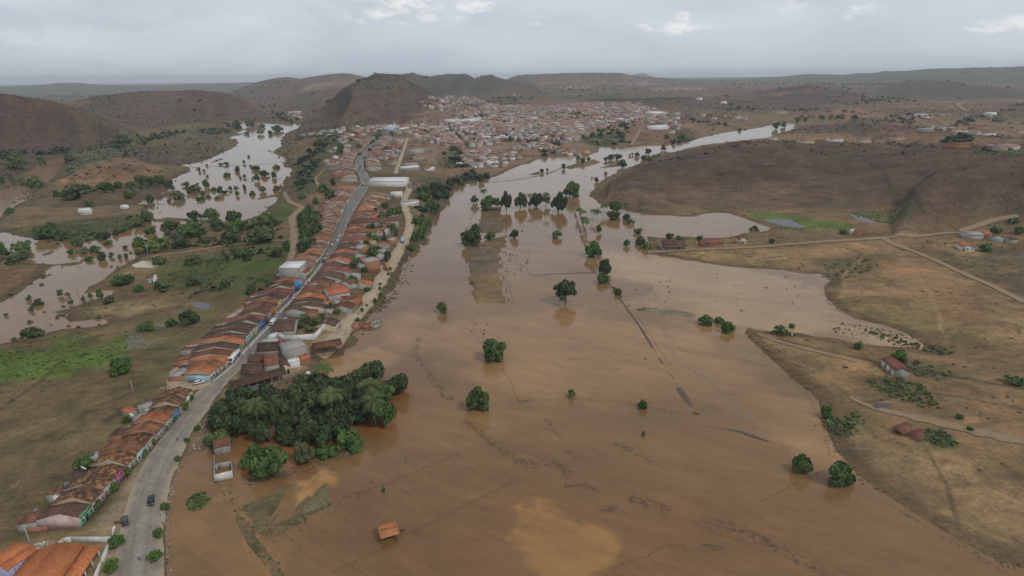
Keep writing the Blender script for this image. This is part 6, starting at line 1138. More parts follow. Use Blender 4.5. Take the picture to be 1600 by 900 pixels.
def mass(name, polys, seed, label, mind=10.5, k=1.0):
    rg = random.Random(seed); V = []; Fc = []; C = []; roofs = [(.27,.17,.13), (.3,.19,.145), (.24,.14,.11), (.34,.2,.14), (.26,.24,.23), (.3,.28,.27), (.55,.53,.51), (.3,.15,.1), (.36,.2,.14), (.3,.18,.13)]; walls = [(.5,.48,.46), (.46,.4,.33), (.3,.27,.25), (.42,.33,.3), (.26,.15,.11), (.58,.57,.56), (.36,.28,.22), (.34,.22,.17)]
    for poly_px, ang, n in polys:
        pg = polyG(poly_px); lo, hi = pg.min(0), pg.max(0); ca, sa = math.cos(ang), math.sin(ang); ctr = (lo+hi)/2; R__ = float(np.hypot(*(hi-lo)))/2; uu = []
        nx = int(2*R__/mind); 
        P = np.array([(ctr[0]+ca*(i*mind-R__)-sa*(j*mind*1.35-R__), ctr[1]+sa*(i*mind-R__)+ca*(j*mind*1.35-R__)) for i in range(nx) for j in range(int(nx/1.35)) if i % 9 != 0])
        P = P+np.array([[rg.uniform(-1.5, 1.5), rg.uniform(-1.5, 1.5)] for _ in P]); ok = (sdist(P[:, 0], P[:, 1], pg) > 0); P = P[ok]; nn = fbm(P[:, 0], P[:, 1], 90, 301, 3); P = P[(nn > -.14) & (np.array([rg.random() for _ in P]) < n)]; Z = hf(P[:, 0], P[:, 1])
        for (x, y), z in zip(P, Z):
            bg_ = 1.0 if rg.random() < .9 else rg.uniform(1.5, 2.4); w_, d_, h_ = rg.uniform(5.5, 10)*k/2*bg_, rg.uniform(6, 13)*k/2*bg_, rg.choice([3, 3.3, 3.6, 4, 6.2, 6.8, 4]); rs = rg.choice([0, 1.2, 1.5, 1.8, 0]); wc_ = rg.choice(walls); rc = rg.choice(roofs) if rs else rg.choice(roofs[4:7]+roofs[:2]); a2 = ang+rg.choice([0, math.pi/2])+rg.uniform(-.06, .06); c2, s2 = math.cos(a2), math.sin(a2); b = len(V)
            for (px_, py_, pz) in [(-w_,-d_,-3),(w_,-d_,-3),(w_,d_,-3),(-w_,d_,-3),(-w_,-d_,h_),(w_,-d_,h_),(w_,d_,h_),(-w_,d_,h_)]: V.append((x+c2*px_-s2*py_, y+s2*px_+c2*py_, z+pz)); C.append(wc_)
            Fc += [(b,b+1,b+5,b+4),(b+1,b+2,b+6,b+5),(b+2,b+3,b+7,b+6),(b+3,b,b+4,b+7)]; b = len(V); o = .3
            for (px_, py_, pz) in [(-w_-o,-d_-o,h_),(w_+o,-d_-o,h_),(w_+o,d_+o,h_),(-w_-o,d_+o,h_),(0,-d_-o,h_+rs),(0,d_+o,h_+rs)]: V.append((x+c2*px_-s2*py_, y+s2*px_+c2*py_, z+pz+.03)); C.append(rc)
            Fc += [(b,b+4,b+5,b+3),(b+1,b+2,b+5,b+4),(b,b+1,b+4),(b+2,b+3,b+5)] if rs else [(b,b+1,b+2,b+3)]
    tag(np_mesh(name, V, Fc, mat_attr(name+'_paint'), attr=np.array(C)), label, 'town', kind='stuff')
mass('distant_town', [([(714,262),(726,241),(745,232),(762,234),(758,263)], .4, .95), ([(642,207),(690,212),(722,228),(700,231),(664,221),(645,222)], .2, .9), ([(500,211),(540,205),(566,203),(622,206),(655,203),(644,191),(600,197),(540,203)], .15, .9), ([(640,205),(700,196),(760,190),(800,196),(900,190),(915,205),(900,222),(860,232),(840,244),(812,236),(770,226),(720,232),(680,222),(640,212)], .2, .85), ([(660,206),(650,192),(700,184),(760,182),(800,184),(800,197),(740,196),(690,200)], .3, .8),
     ([(700,166),(760,164),(830,168),(920,162),(1000,162),(1040,178),(1030,190),(960,196),(900,206),(820,200),(780,186),(720,178)], .12, .9), ([(655,160),(690,155),(720,164),(700,176),(670,172)], .3, .5), ([(690,150),(740,152),(760,160),(720,164)], .2, .35), ([(1000,182),(1060,178),(1075,186),(1030,192)], .1, .5)], 5, 'crowded tiled roofs and pale walls of the distant town')
mass('far_hamlets', [([(940,128),(1010,128),(1060,132),(1000,134)], .1, .16), ([(1010,139),(1100,138),(1105,141),(1020,142)], .0, .8), ([(1360,226),(1420,218),(1460,222),(1400,230)], .2, .25), ([(1430,204),(1500,206),(1560,212),(1520,216),(1450,212)], .1, .2), ([(1420,180),(1560,178),(1590,184),(1450,188)], .1, .16), ([(1080,182),(1160,184),(1170,190),(1100,190)], .1, .2), ([(770,146),(800,144),(820,148),(790,150)], .1, .12), ([(860,134),(920,132),(940,138),(880,140)], .1, .14), ([(440,172),(470,178),(470,186),(450,182)], .1, .3), ([(1520,228),(1590,232),(1590,240),(1530,236)], .1, .25)], 6, 'scattered far farmsteads and hamlets on the plain', 12, 1.2)
# the tall church-like white tower, blue building at the head of the village
house_AB('building', (598,205), (616,205), 16, 9, W['sky_blue'], 'white', 'bluish three-storey building at the head of the street', openings=0, cat='building', flat=True)
CH = house_AB('church', (618,204), (626,204), 24, 8, W['white'], 'rust', 'white church with pointed tower at the head of the village', openings=0, cat='church', along='y', rise=3); MB().box(-3, 0, 0, 3, 0, 15).build('tower', W['white'], CH); MB().add([(-3.2,-.2,15),(.2,-.2,15),(.2,3.2,15),(-3.2,3.2,15),(-1.5,1.5,19)], [(0,1,4),(1,2,4),(2,3,4),(3,0,4),(0,3,2,1)]).build('spire', W['grey'], CH)
house_AB('building', (694,194), (714,194), 22, 11, W['white'], 'fibro', 'big white block in the middle of the town', openings=0, cat='building', flat=True); house_AB('building', (722,193), (752,193), 20, 10, W['white'], 'fibro', 'long pale block right of the big white town block', openings=0, cat='building', flat=True)
fill([(578,330),(600,322),(624,345),(612,380),(585,420),(556,456),(528,492),(524,478),(545,445),(560,405),(572,365)], 24, 9, 91, 1.1, (5, 8), (6, 9), (2.5, 3.4), ['plaster', 'grey', 'brick', 'white'], ['pale', 'mix', 'fibro', 'rust', 'new'], lambda a, r: f"{cn(a)} walled {RW[r]} outhouse in the back yards right of the street", 'y')
# trees between the far roofs
_tw = np.concatenate([np.array(scatter(p_, n_, 9, 400+i)) for i, (p_, n_) in enumerate([([(650,205),(760,182),(900,170),(1030,180),(960,200),(860,228),(740,226)], 300), ([(690,205),(780,214),(860,212),(840,222),(740,222)], 90), ([(500,210),(600,204),(640,220),(600,250),(540,250),(510,240)], 30)])])
tag(clumps('town_trees', _tw, np.random.default_rng(4).uniform(4, 9, len(_tw)), np.tile([.042, .066, .03], (len(_tw), 1))*np.random.default_rng(5).uniform(.7, 1.4, (len(_tw), 1)), 14, 12, .34, .75), 'dark garden trees scattered between the roofs of the town', 'trees', kind='stuff')
grow([(580,335),(604,326),(624,345),(606,386),(580,424),(552,458),(530,486),(528,470),(552,440),(566,405)], 26, 6, 17, 4, 8, [0, 1, 1], 'small', 'yard tree among the outhouses right of the street')
# ------------------------------------------------------------------ vehicles
TYRE = mat_plain('rubber', (.02,.02,.02), .9, .1, 4); RIM = mat_plain('rim_metal', (.4,.4,.4), .4, .1, 4, .5, .6); CGL = mat_plain('car_glass', (.03,.035,.04), .12, .1, 3, .5); LAMP = mat_plain('lamp_glass', (.6,.6,.58), .2, .05, 4, .5); TAIL = mat_plain('tail_lamp', (.35,.02,.02), .3, .05, 4)
def paint(n, c): return mat_plain('paint_'+n, c, .3, .08, 2, .5)
def wheels(root, xs, ys, r=.31, wd=.2):
    for x in xs:
        for y in ys:
            wh = MB().tube([(x-wd/2, y, r), (x+wd/2, y, r)], r, 14).build('wheel', TYRE, root); MB().tube([(x-wd/2-.012, y, r), (x+wd/2+.012, y, r)], r*.58, 10).build('rim', RIM, wh)
def car(loc, rz, pm, label, hatch=False, L_=4.1, cat='car'):
    root = empty('car', loc, rz, label, cat); w_ = .83; b = MB()
    prof = [(-L_/2, .32), (-L_/2+.05, .72), (-L_/2+.95, .9), (L_/2-.75, .93), (L_/2-.05, .8), (L_/2, .35), (L_/2-.4, .22), (-L_/2+.4, .22)]   # y (front is -y), z
    b.prism(prof, -w_, w_, 'x'); cab = [(-L_/2+.95, .9), (-L_/2+1.65, 1.42), (L_/2-(.55 if hatch else 1.25), 1.44), (L_/2-(.2 if hatch else .55), .92)]; n = len(b.v); b.prism(cab, -w_*.92, w_*.92, 'x')
    for i in range(n, len(b.v)):
        if b.v[i][2] > 1.3: b.v[i] = (b.v[i][0]*.8, b.v[i][1], b.v[i][2])
    b.build('body', pm, root)
    ws = MB().hexa([(-w_*.88, -L_/2+.98, .93), (w_*.88, -L_/2+.98, .93), (w_*.72, -L_/2+1.6, 1.37), (-w_*.72, -L_/2+1.6, 1.37), (-w_*.88, -L_/2+.93, .96), (w_*.88, -L_/2+.93, .96), (w_*.72, -L_/2+1.56, 1.41), (-w_*.72, -L_/2+1.56, 1.41)]); ws.build('windscreen', CGL, root)
    yb = L_/2-(.2 if hatch else .55); yt = L_/2-(.55 if hatch else 1.25)
    MB().hexa([(-w_*.86, yb-.04, .96), (w_*.86, yb-.04, .96), (w_*.72, yt, 1.38), (-w_*.72, yt, 1.38), (-w_*.86, yb+.02, .98), (w_*.86, yb+.02, .98), (w_*.72, yt+.05, 1.41), (-w_*.72, yt+.05, 1.41)]).build('rear_window', CGL, root)
    for sg in (-1, 1): MB().hexa([(sg*w_*.9, -L_/2+1.15, .97), (sg*w_*.9, yb-.2, .97), (sg*w_*.76, yt-.06, 1.36), (sg*w_*.76, -L_/2+1.65, 1.36), (sg*w_*.94, -L_/2+1.15, .97), (sg*w_*.94, yb-.2, .97), (sg*w_*.8, yt-.06, 1.36), (sg*w_*.8, -L_/2+1.65, 1.36)]).build('side_window', CGL, root)
    for sg in (-1, 1): MB().box(sg*.6-.16, sg*.6+.16, -L_/2-.01, -L_/2+.1, .58, .72).build('headlight', LAMP, root); MB().box(sg*.66-.12, sg*.66+.12, L_/2-.1, L_/2+.005, .6, .76).build('tail_light', TAIL, root)
    wheels(root, (-.74, .74), (-L_/2+.75, L_/2-.75)); return root
def at(u, v, dz=.32):
    x, y = G(u, v); return (float(x), float(y), max(hz(x, y), 0)+dz)
def head(A, B):
    """rotation that turns the front (-y) from pixel A towards pixel B"""
    d = G(*B)-G(*A); return math.atan2(d[0], -d[1])
car(at(237,786), head((237,786),(228,850)), paint('black', (.018,.016,.02)), 'black car driving on the road, upper of the two cars near the bottom', True)
car(at(196,817), head((196,817),(190,780)), paint('slate_blue', (.045,.06,.075)), 'dark slate car parked at the roadside beside a white animal', True)
car(at(312,600), head((312,600),(340,592)), paint('white', (.6,.6,.6)), 'white car parked below the blue end wall of the street corner', True)
car(at(433,494), head((433,494),(424,508)), paint('silver', (.4,.41,.42)), 'silver car on the street above the white van', False)
SMALL = [(519,385,'white car parked left on the middle street'), (511,400,'silver car by the crowd on the street'), (531,371,'white car near the right kerb of the middle street'), (528,378,'pale car behind the white one at the right kerb'), (545,352,'dark car high on the street before the bend'), (569,288,'white car in the middle of the street crossing'), (566,291,'dark van waiting at the street crossing'), (572,281,'blue-grey car just past the crossing'), (552,330,'small white car left side below the crossing'), (563,262,'dark car in the upper street bend'), (506,410,'black car beside the pink house front'), (484,442,'white car parked right of the green fronted house'), (476,450,'grey car on the street below the grey block'), (460,466,'white car on the lower street by the blue sign')]
cols = [('white', (.6,.6,.6)), ('silver', (.4,.41,.42)), ('black', (.018,.016,.02)), ('slate_blue', (.045,.06,.075))]
for u, v, lab in SMALL:
    k = 0 if 'white' in lab or 'pale' in lab else 1 if 'silver' in lab or 'grey' in lab else 2; car(at(u, v, .4), head((u, v), (u-9, v+12))+(math.pi if brng.random() < .5 else 0), paint(*cols[k]), lab, True)
def bus(loc, rz, label, name='bus', L_=9.5, w_=1.2, h=2.9, pm=None, stripe=None):
    root = empty(name, loc, rz, label, name); pm = pm or paint('white', (.6,.6,.6)); MB().prism([(-L_/2, .4), (-L_/2+.1, 1.5), (-L_/2+.5, h-.15), (-L_/2+.8, h), (L_/2-.2, h), (L_/2, h-.3), (L_/2, .4)], -w_, w_, 'x').build('body', pm, root)
    for sg in (-1, 1):
        s = MB()
        for k in range(5): y = -L_/2+1.4+k*(L_-2.2)/5; s.box(sg*w_-.015, sg*w_+.015, y, y+(L_-2.2)/5-.2, 1.55, h-.55)
        s.build('side_window', CGL, root); MB().box(sg*w_-.012, sg*w_+.012, -L_/2+.3, L_/2-.2, .75, 1.35).build('stripe', stripe or paint('deep_blue', (.03,.05,.2)), root); MB().box(sg*.8-.2, sg*.8+.2, -L_/2-.03, -L_/2+.08, .7, .9).build('headlight', LAMP, root)
    MB().hexa([(-w_*.88, -L_/2+.1, 1.5), (w_*.88, -L_/2+.1, 1.5), (w_*.85, -L_/2+.45, h-.3), (-w_*.85, -L_/2+.45, h-.3), (-w_*.88, -L_/2+.06, 1.52), (w_*.88, -L_/2+.06, 1.52), (w_*.85, -L_/2+.41, h-.27), (-w_*.85, -L_/2+.41, h-.27)]).build('windscreen', CGL, root)
    wheels(root, (-w_+.1, w_-.1), (-L_/2+1.7, L_/2-2.0), .45, .3); return root
bus(at(367,563), head((372,556),(362,568)), 'white bus with blue side stripe coming down the street', L_=9)
bus(at(427,507), head((431,501),(423,511)), 'white van parked on the right of the street by the dark roof', 'van', 5.6, .98, 2.3, None, paint('white', (.6,.6,.6)))
def truck(loc, rz, cabm, cargo, label, tank=False, L_=8.2):
    root = empty('truck', loc, rz, label, 'truck'); MB().prism([(-L_/2, .5), (-L_/2, 1.5), (-L_/2+.35, 2.5), (-L_/2+1.8, 2.55), (-L_/2+1.8, .5)], -1.15, 1.15, 'x').build('cab', cabm, root); MB().box(-.5, .5, -L_/2+1.7, L_/2, .6, .9).build('chassis', TYRE, root)
    if tank: MB().tube([(0, -L_/2+2.0, 1.75), (0, -L_/2+2.15, 1.75), (0, L_/2-.15, 1.75), (0, L_/2, 1.75)], [.9, 1.05, 1.05, .9], 16).build('tank', cargo, root, smooth=False)
    else: MB().box(-1.2, 1.2, -L_/2+2.0, L_/2, .95, 2.7).build('cargo_box', cargo, root)
    MB().hexa([(-1.0, -L_/2-.02, 1.52), (1.0, -L_/2-.02, 1.52), (1.0, -L_/2+.3, 2.42), (-1.0, -L_/2+.3, 2.42), (-1.0, -L_/2-.06, 1.54), (1.0, -L_/2-.06, 1.54), (1.0, -L_/2+.26, 2.45), (-1.0, -L_/2+.26, 2.45)]).build('windscreen', CGL, root)
    for sg in (-1, 1): MB().box(sg*.8-.17, sg*.8+.17, -L_/2-.04, -L_/2+.05, .75, .95).build('headlight', LAMP, root)
    wheels(root, (-.95, .95), (-L_/2+1.0, L_/2-2.4, L_/2-1.2), .5, .32); return root
truck(at(427,540), head((417,539),(437,538)), paint('red', (.4,.03,.035)), mat_plain('grey_tank', (.36,.37,.36), .5, .15, 2), 'red cabbed truck with grey load parked before the white wall', False, 9)
truck(at(629,379), head((628,381),(634,372)), paint('white', (.6,.6,.6)), paint('pale_blue', (.22,.36,.45)), 'truck with pale blue box on the dirt road', False, 7)
truck(at(606,422), head((606,420),(600,432)), paint('orange', (.45,.16,.06)), paint('orange', (.45,.16,.06)), 'orange truck parked by the bare brick house on the dirt road', False, 6)
x, y = G(500,582); tp = empty('tarpaulin_cover', (x, y, .1), -.1, 'yellow tarpaulin covered load at the water edge by the grove', 'tarpaulin'); MB().prism([(-3.4, 0), (-3.2, 1.0), (-1.5, 1.5), (1.2, 1.4), (3.2, 1.1), (3.5, 0)], -1.1, 1.1, 'y').build('cover', mat_plain('yellow_tarp', (.55,.36,.02), .6, .2, 2), tp)
x, y = G(481,582); tk = empty('water_tank', (x, y, .1), 0, 'white water tank left of the yellow tarpaulin', 'water tank'); MB().tube([(0, 0, 0), (0, 0, 1.1), (0, 0, 1.4)], [1.0, 1.1, .5], 14).build('drum', FRAME, tk); MB().tube([(0, 0, 1.38), (0, 0, 1.5)], .45, 12).build('lid', FRAME, tk)
x, y = G(1331,366); t2 = empty('water_tank', (x, y, hz(x, y)), 0, 'white round water tank by the farm corral on the right lane', 'water tank'); MB().tube([(0, 0, 0), (0, 0, 3.4), (0, 0, 4.2)], [2.0, 2.1, .6], 16).build('drum', FRAME, t2); MB().box(-2.4, 2.4, -2.4, 2.4, -.8, .02).build('base', W['plaster'], t2)
house_AB('shed', (1336,368), (1345,367), 5, 2.8, W['brick'], 'rust', 'rusty little shed right of the white water tank', openings=0, cat='shed', rise=.9)
sg_ = at(466,456, 0); sgn = empty('sign', sg_, .7, 'bright blue upright sign on the left house fronts', 'sign'); MB().box(-1.3, 1.3, -.1, .1, 1.0, 7.0).build('board', W['blue'], sgn); MB().tube([(0, .2, 0), (0, .2, 6.5)], .1, 6).build('post', MATS['mortar'], sgn)

# ------------------------------------------------------------------ people and animals: one continuous skin each
def skin_mesh(name, joints, edges, mats, pick, sub=2):
    me = bpy.data.meshes.new(name); me.from_pydata([j[:3] for j in joints], edges, []); o = bpy.data.objects.new(name, me); COL.objects.link(o)
    o.modifiers.new('skin', 'SKIN'); sv = me.skin_vertices[0].data
    for i, j in enumerate(joints): sv[i].radius = (j[3], j[4] if len(j) > 4 else j[3])
    sv[0].use_root = True; m = o.modifiers.new('sub', 'SUBSURF'); m.levels = m.render_levels = sub; bpy.context.view_layer.update()
    r = bpy.data.meshes.new_from_object(o.evaluated_get(bpy.context.evaluated_depsgraph_get())); bpy.data.objects.remove(o); r.materials.clear()
    for k in mats: r.materials.append(k)
    for p in r.polygons: p.material_index = pick(p.center); p.use_smooth = True
    return r
SKIN = mat_plain('skin', (.22,.12,.075), .6, .1, 4); HAIR = mat_plain('hair', (.015,.012,.01), .7, .1, 4); DENIM = mat_plain('trousers', (.05,.065,.11), .9, .2, 5)
SHIRT = [mat_plain('shirt_'+n, c, .9, .15, 4) for n, c in [('white', (.6,.6,.58)), ('red', (.38,.05,.05)), ('blue', (.08,.16,.38)), ('yellow', (.5,.38,.08)), ('black', (.03,.03,.03))]]
def stand_joints(arm=0.0):
    J = [(0,0,.95,.14,.11),(0,0,1.12,.13,.1),(0,0,1.33,.16,.11),(0,0,1.46,.09,.08),(0,-.01,1.54,.055),(0,-.015,1.62,.085,.095),(0,-.01,1.72,.075,.085)]
    E = [(0,1),(1,2),(2,3),(3,4),(4,5),(5,6)]
    for sg in (-1, 1):
        k = len(J); J += [(sg*.19,0,1.42,.062),(sg*.24,.01,1.15,.048),(sg*.25,-.06-arm*.1,.92+arm*.1,.038),(sg*.25,-.09-arm*.12,.83+arm*.12,.042)]; E += [(2,k),(k,k+1),(k+1,k+2),(k+2,k+3)]
        k = len(J); J += [(sg*.095,0,.86,.088),(sg*.1,-.01*sg,.48,.062),(sg*.1,.03*sg,.09,.042),(sg*.11,-.12+.03*sg,.04,.045)]; E += [(0,k),(k,k+1),(k+1,k+2),(k+2,k+3)]
    return J, E
def pickp(c):
    if c[2] > 1.5: return 2
    if c[2] < .93 and abs(c[0]) < .2: return 1
    if abs(c[0]) > .215 and c[2] < 1.22: return 2
    return 0
J_, E_ = stand_joints(); PM = [skin_mesh('person', J_, E_, [s, DENIM, SKIN], pickp) for s in SHIRT]
hair_o = MB().tube([(0, .015, 1.64), (0, .012, 1.72), (0, 0, 1.79)], [.1, .103, .05], 10).build('hair', HAIR, smooth=True); HM = hair_o.data; bpy.data.objects.remove(hair_o)
def person(u, v, k, label, dz=.2, group=None):
    p = at(u, v, dz); o = bpy.data.objects.new('person', PM[k]); COL.objects.link(o); o.location = p; o.rotation_euler = (0, 0, brng.uniform(0, 6.28)); tag(o, label, 'person', group); mesh_child('hair', HM, o)
for u, v, k, lab in [(568,476,0,'person in a white shirt walking on the dirt road'), (585,453,1,'person in red standing at the edge of the dirt road'), (598,432,2,'person in blue on the dirt road near the orange truck'), (560,492,4,'person in dark clothes low on the dirt road'), (631,384,1,'person in red below the pale blue truck'), (278,690,2,'person in blue walking beside the road near clipped trees'), (504,412,1,'person in a red shirt in the crowd by the pink house front'), (507,409,0,'person in a white shirt in the crowd by the pink house front'), (509,413,2,'person in blue in the crowd by the pink house front'), (503,417,3,'person in yellow in the crowd by the pink house front'), (500,414,4,'person in black in the crowd by the pink house front'), (395,564,0,'person in white at the roadside before the barn'), (1282,733,0,'')]:
    if lab: person(u, v, k, lab)
# motorcycle with rider
mp = at(219,873, .16); mz = head((219,873),(220,890)); mo = empty('motorcycle', mp, mz, 'blue and white motorcycle riding down the road at the bottom', 'motorcycle')
for y_ in (-.62, .62): w0 = MB().tube([(-.05, y_, .3), (.05, y_, .3)], .3, 14).build('wheel', TYRE, mo); MB().tube([(-.06, y_, .3), (.06, y_, .3)], .18, 10).build('rim', RIM, w0)
MB().prism([(-.45, .45), (-.35, .82), (0, .86), (.2, .75), (.75, .82), (.7, .68), (.2, .5), (.1, .3), (-.25, .3)], -.13, .13, 'x').build('body', paint('white', (.6,.6,.6)), mo); MB().tube([(-.36, -.4, 1.02), (-.1, -.46, 1.05), (.1, -.46, 1.05), (.36, -.4, 1.02)], .022, 6).build('handlebar', TYRE, mo); MB().tube([(0, -.62, .3), (0, -.46, 1.03)], .04, 6).build('fork', RIM, mo); MB().tube([(0, -.55, .9), (0, -.62, .9)], [.1, .08], 10).build('headlight', LAMP, mo); MB().box(-.12, .12, .0, .62, .79, .87).build('saddle', TYRE, mo)
JR = [(0,.22,.93,.15,.12),(0,.16,1.1,.13,.1),(0,.06,1.3,.16,.11),(0,.02,1.42,.09,.08),(0,-.01,1.5,.055),(0,-.03,1.58,.085,.095),(0,-.03,1.68,.075,.085)]; ER = [(0,1),(1,2),(2,3),(3,4),(4,5),(5,6)]
for sg in (-1, 1):
    k = len(JR); JR += [(sg*.19,.03,1.38,.06),(sg*.3,-.1,1.18,.048),(sg*.32,-.34,1.08,.038),(sg*.32,-.4,1.06,.042)]; ER += [(2,k),(k,k+1),(k+1,k+2),(k+2,k+3)]
    k = len(JR); JR += [(sg*.12,.14,.88,.09),(sg*.2,-.22,.72,.068),(sg*.17,.0,.36,.045),(sg*.18,-.13,.31,.045)]; ER += [(0,k),(k,k+1),(k+1,k+2),(k+2,k+3)]
rm = skin_mesh('rider', JR, ER, [SHIRT[0], DENIM, SKIN], lambda c: 2 if c[2] > 1.47 else (1 if c[2] < .95 else 0)); ro = bpy.data.objects.new('person', rm); COL.objects.link(ro); ro.location = mp; ro.rotation_euler = (0, 0, mz); tag(ro, 'rider in a pale shirt and blue helmet seated on the motorcycle', 'person'); MB().tube([(0,-.03,1.5),(0,-.03,1.6),(0,-.03,1.7),(0,-.03,1.75)], [.12,.145,.125,.05], 12).build('helmet', paint('deep_blue', (.03,.05,.2)), ro, smooth=True)
def beast(u, v, rz, mats, label, cat, s=1.0, patch=None, graze=True, dz=0.0):
    hd = [(0,-.95,1.2,.17,.2),(0,-1.3,1.05,.13),(0,-1.55,.72 if graze else 1.35,.11),(0,-1.72,.45 if graze else 1.2,.075)]
    J = [(0,.0,1.08,.3,.36),(0,.55,1.12,.28,.32),(0,.85,1.15,.2,.24),(0,-.55,1.1,.27,.36)]+hd; E = [(0,1),(1,2),(0,3),(3,4),(4,5),(5,6),(6,7)]
    J += [(0,.98,1.05,.035),(0,1.05,.6,.03)]; E += [(2,8),(8,9)]
    for sg in (-1, 1):
        k = len(J); J += [(sg*.18,-.6,.8,.11),(sg*.18,-.6,.42,.06),(sg*.18,-.62,.04,.055)]; E += [(3,k),(k,k+1),(k+1,k+2)]
        k = len(J); J += [(sg*.18,.66,.82,.14),(sg*.18,.78,.46,.065),(sg*.18,.72,.04,.055)]; E += [(1,k),(k,k+1),(k+1,k+2)]
        k = len(J); J += [(sg*.2,J[6][1]+.1,J[6][2]+.12,.03)]; E += [(6,k)]
    m = skin_mesh(cat, J, E, mats, (lambda c: 1 if patch and patch(c) else 0)); o = bpy.data.objects.new(cat, m); COL.objects.link(o); o.location = at(u, v, dz); o.rotation_euler = (0, 0, rz); o.scale = (s, s, s); tag(o, label, cat)
HIDEW = mat_plain('white_hide', (.6,.57,.52), .9, .1, 3); HIDEB = mat_plain('black_hide', (.02,.018,.016), .8, .1, 3); HIDER = mat_plain('brown_hide', (.12,.06,.035), .85, .2, 3)
beast(179,832, .35, [HIDEW], 'white horse standing on the dusty verge below the parked car', 'horse', 1.1); beast(184,819, 1.7, [HIDER], 'small brown goat beside the parked dark car', 'goat', .75)
beast(1237,527, 1.5, [HIDEB, HIDEW], 'black and white cow grazing on the spit between the floods', 'cow', 1.25, lambda c: abs(c[1]-.1) < .22 or c[2] < .35); beast(1320,577, 1.2, [HIDEB], 'small black cow lying out on the bare yard', 'cow', 1.0)

# ------------------------------------------------------------------ poles, fences, rubble
CONC = mat_plain('concrete_pole', (.36,.34,.3), .9, .15, 2); FPOST = mat_plain('fence_wood', (.075,.055,.042), .95, .2, 4)
def pole(u, v, hm, label, arms=1, rz=.8, mat=None, group=None):
    x, y = G(u, v); z = max(hz(x, y), 0); o = empty('utility_pole', (x, y, z), rz, label, 'utility pole', group); k = 1+max(0, math.hypot(x, y)-350)/900
    MB().tube([(0, 0, -1), (0, 0, hm)], [.16*k, .1*k], 8).build('post', mat or CONC, o)
    for i in range(arms): a = MB().box(-.9, .9, -.06*k, .06*k, hm-.55-i*.8, hm-.42-i*.8).build('crossarm', mat or CONC, o)
for u, v, hm, lab in [(52,863,9,'leaning concrete pole behind the orange hall'), (209,615,6,'pale bare pole alone on the left meadow'), (360,599,9.5,'dark utility pole on the kerb before the barn'), (386,577,9,'utility pole by the barn corner'), (527,539,9,'dark pole beside the stilted shed'), (232,399,9,'pale pole at the meadow path by the backwater'), (121,457,8,'pole standing in the left channel'), (120,408,8,'pole in the flooded backwater'), (1012,396,9,'pale pole at the tip of the flooded lane'), (1087,391,8,'pole before the ruinous brown cottage'), (1196,383,8.5,'pole between the farm lane and the paddock'), (1097,371,7,'pole in the flooded paddock, left'), (1142,369,7,'pole in the flooded paddock, right'), (1452,366,9,'pole where the farm lane bends right'), (1577,358,10,'tall pole at the far right farmyard'), (1003,343,12,'tall bare trunk-like pole in the paddock'), (257,822,5,'short white post at the water side of the road')]:
    pole(u, v, hm, lab, 0 if 'bare' in lab or 'post' in lab else 1)
for i, (u, v) in enumerate([(392,562),(424,521),(446,494),(462,474),(478,459),(497,434),(512,414),(526,394),(539,369),(549,349)]): pole(u, v, 8.5, f'street pole on the right kerb, {ordn(i)} from the barn', 1, .8, WOODD, 'street poles on the right kerb')
def fence(pts, step, hm, label, water=True, wires=True, mat=None, lean=.06):
    c = resample(np.array([P0(u, v) for u, v in pts]) if water else polyG(pts), step); z = np.zeros(len(c)) if water else np.maximum(hf(c[:, 0], c[:, 1]), 0); o = empty('fence', (float(c[0][0]), float(c[0][1]), float(z[0])), 0, label, 'fence'); base = np.array([c[0][0], c[0][1], z[0]])
    k = 1+max(0, float(np.hypot(*c.mean(0)))-250)/500; pm = MB().tube([(0, 0, -.7), (0, 0, hm)], [.065*k, .055*k], 5).build('post', mat or FPOST, o); me = pm.data
    n = 0
    for i, p in enumerate(c):
        if brng.random() < .12 and 0 < i < len(c)-1: continue
        q = pm if n == 0 else mesh_child('post', me, o); n += 1
        q.location = (p[0]-base[0], p[1]-base[1], z[i]-base[2]); q.rotation_euler = (brng.gauss(0, lean), brng.gauss(0, lean), 0); q.scale = (1, 1, brng.uniform(.7, 1.15))
        if n >= 99: break
    if wires:
        b = MB()
        for hgt_ in (.45, .85): b.tube([(p[0]-base[0], p[1]-base[1], z[i]-base[2]+hm*hgt_) for i, p in enumerate(c[:99])], .012*k, 3)
        b.build('wire', FPOST, o)
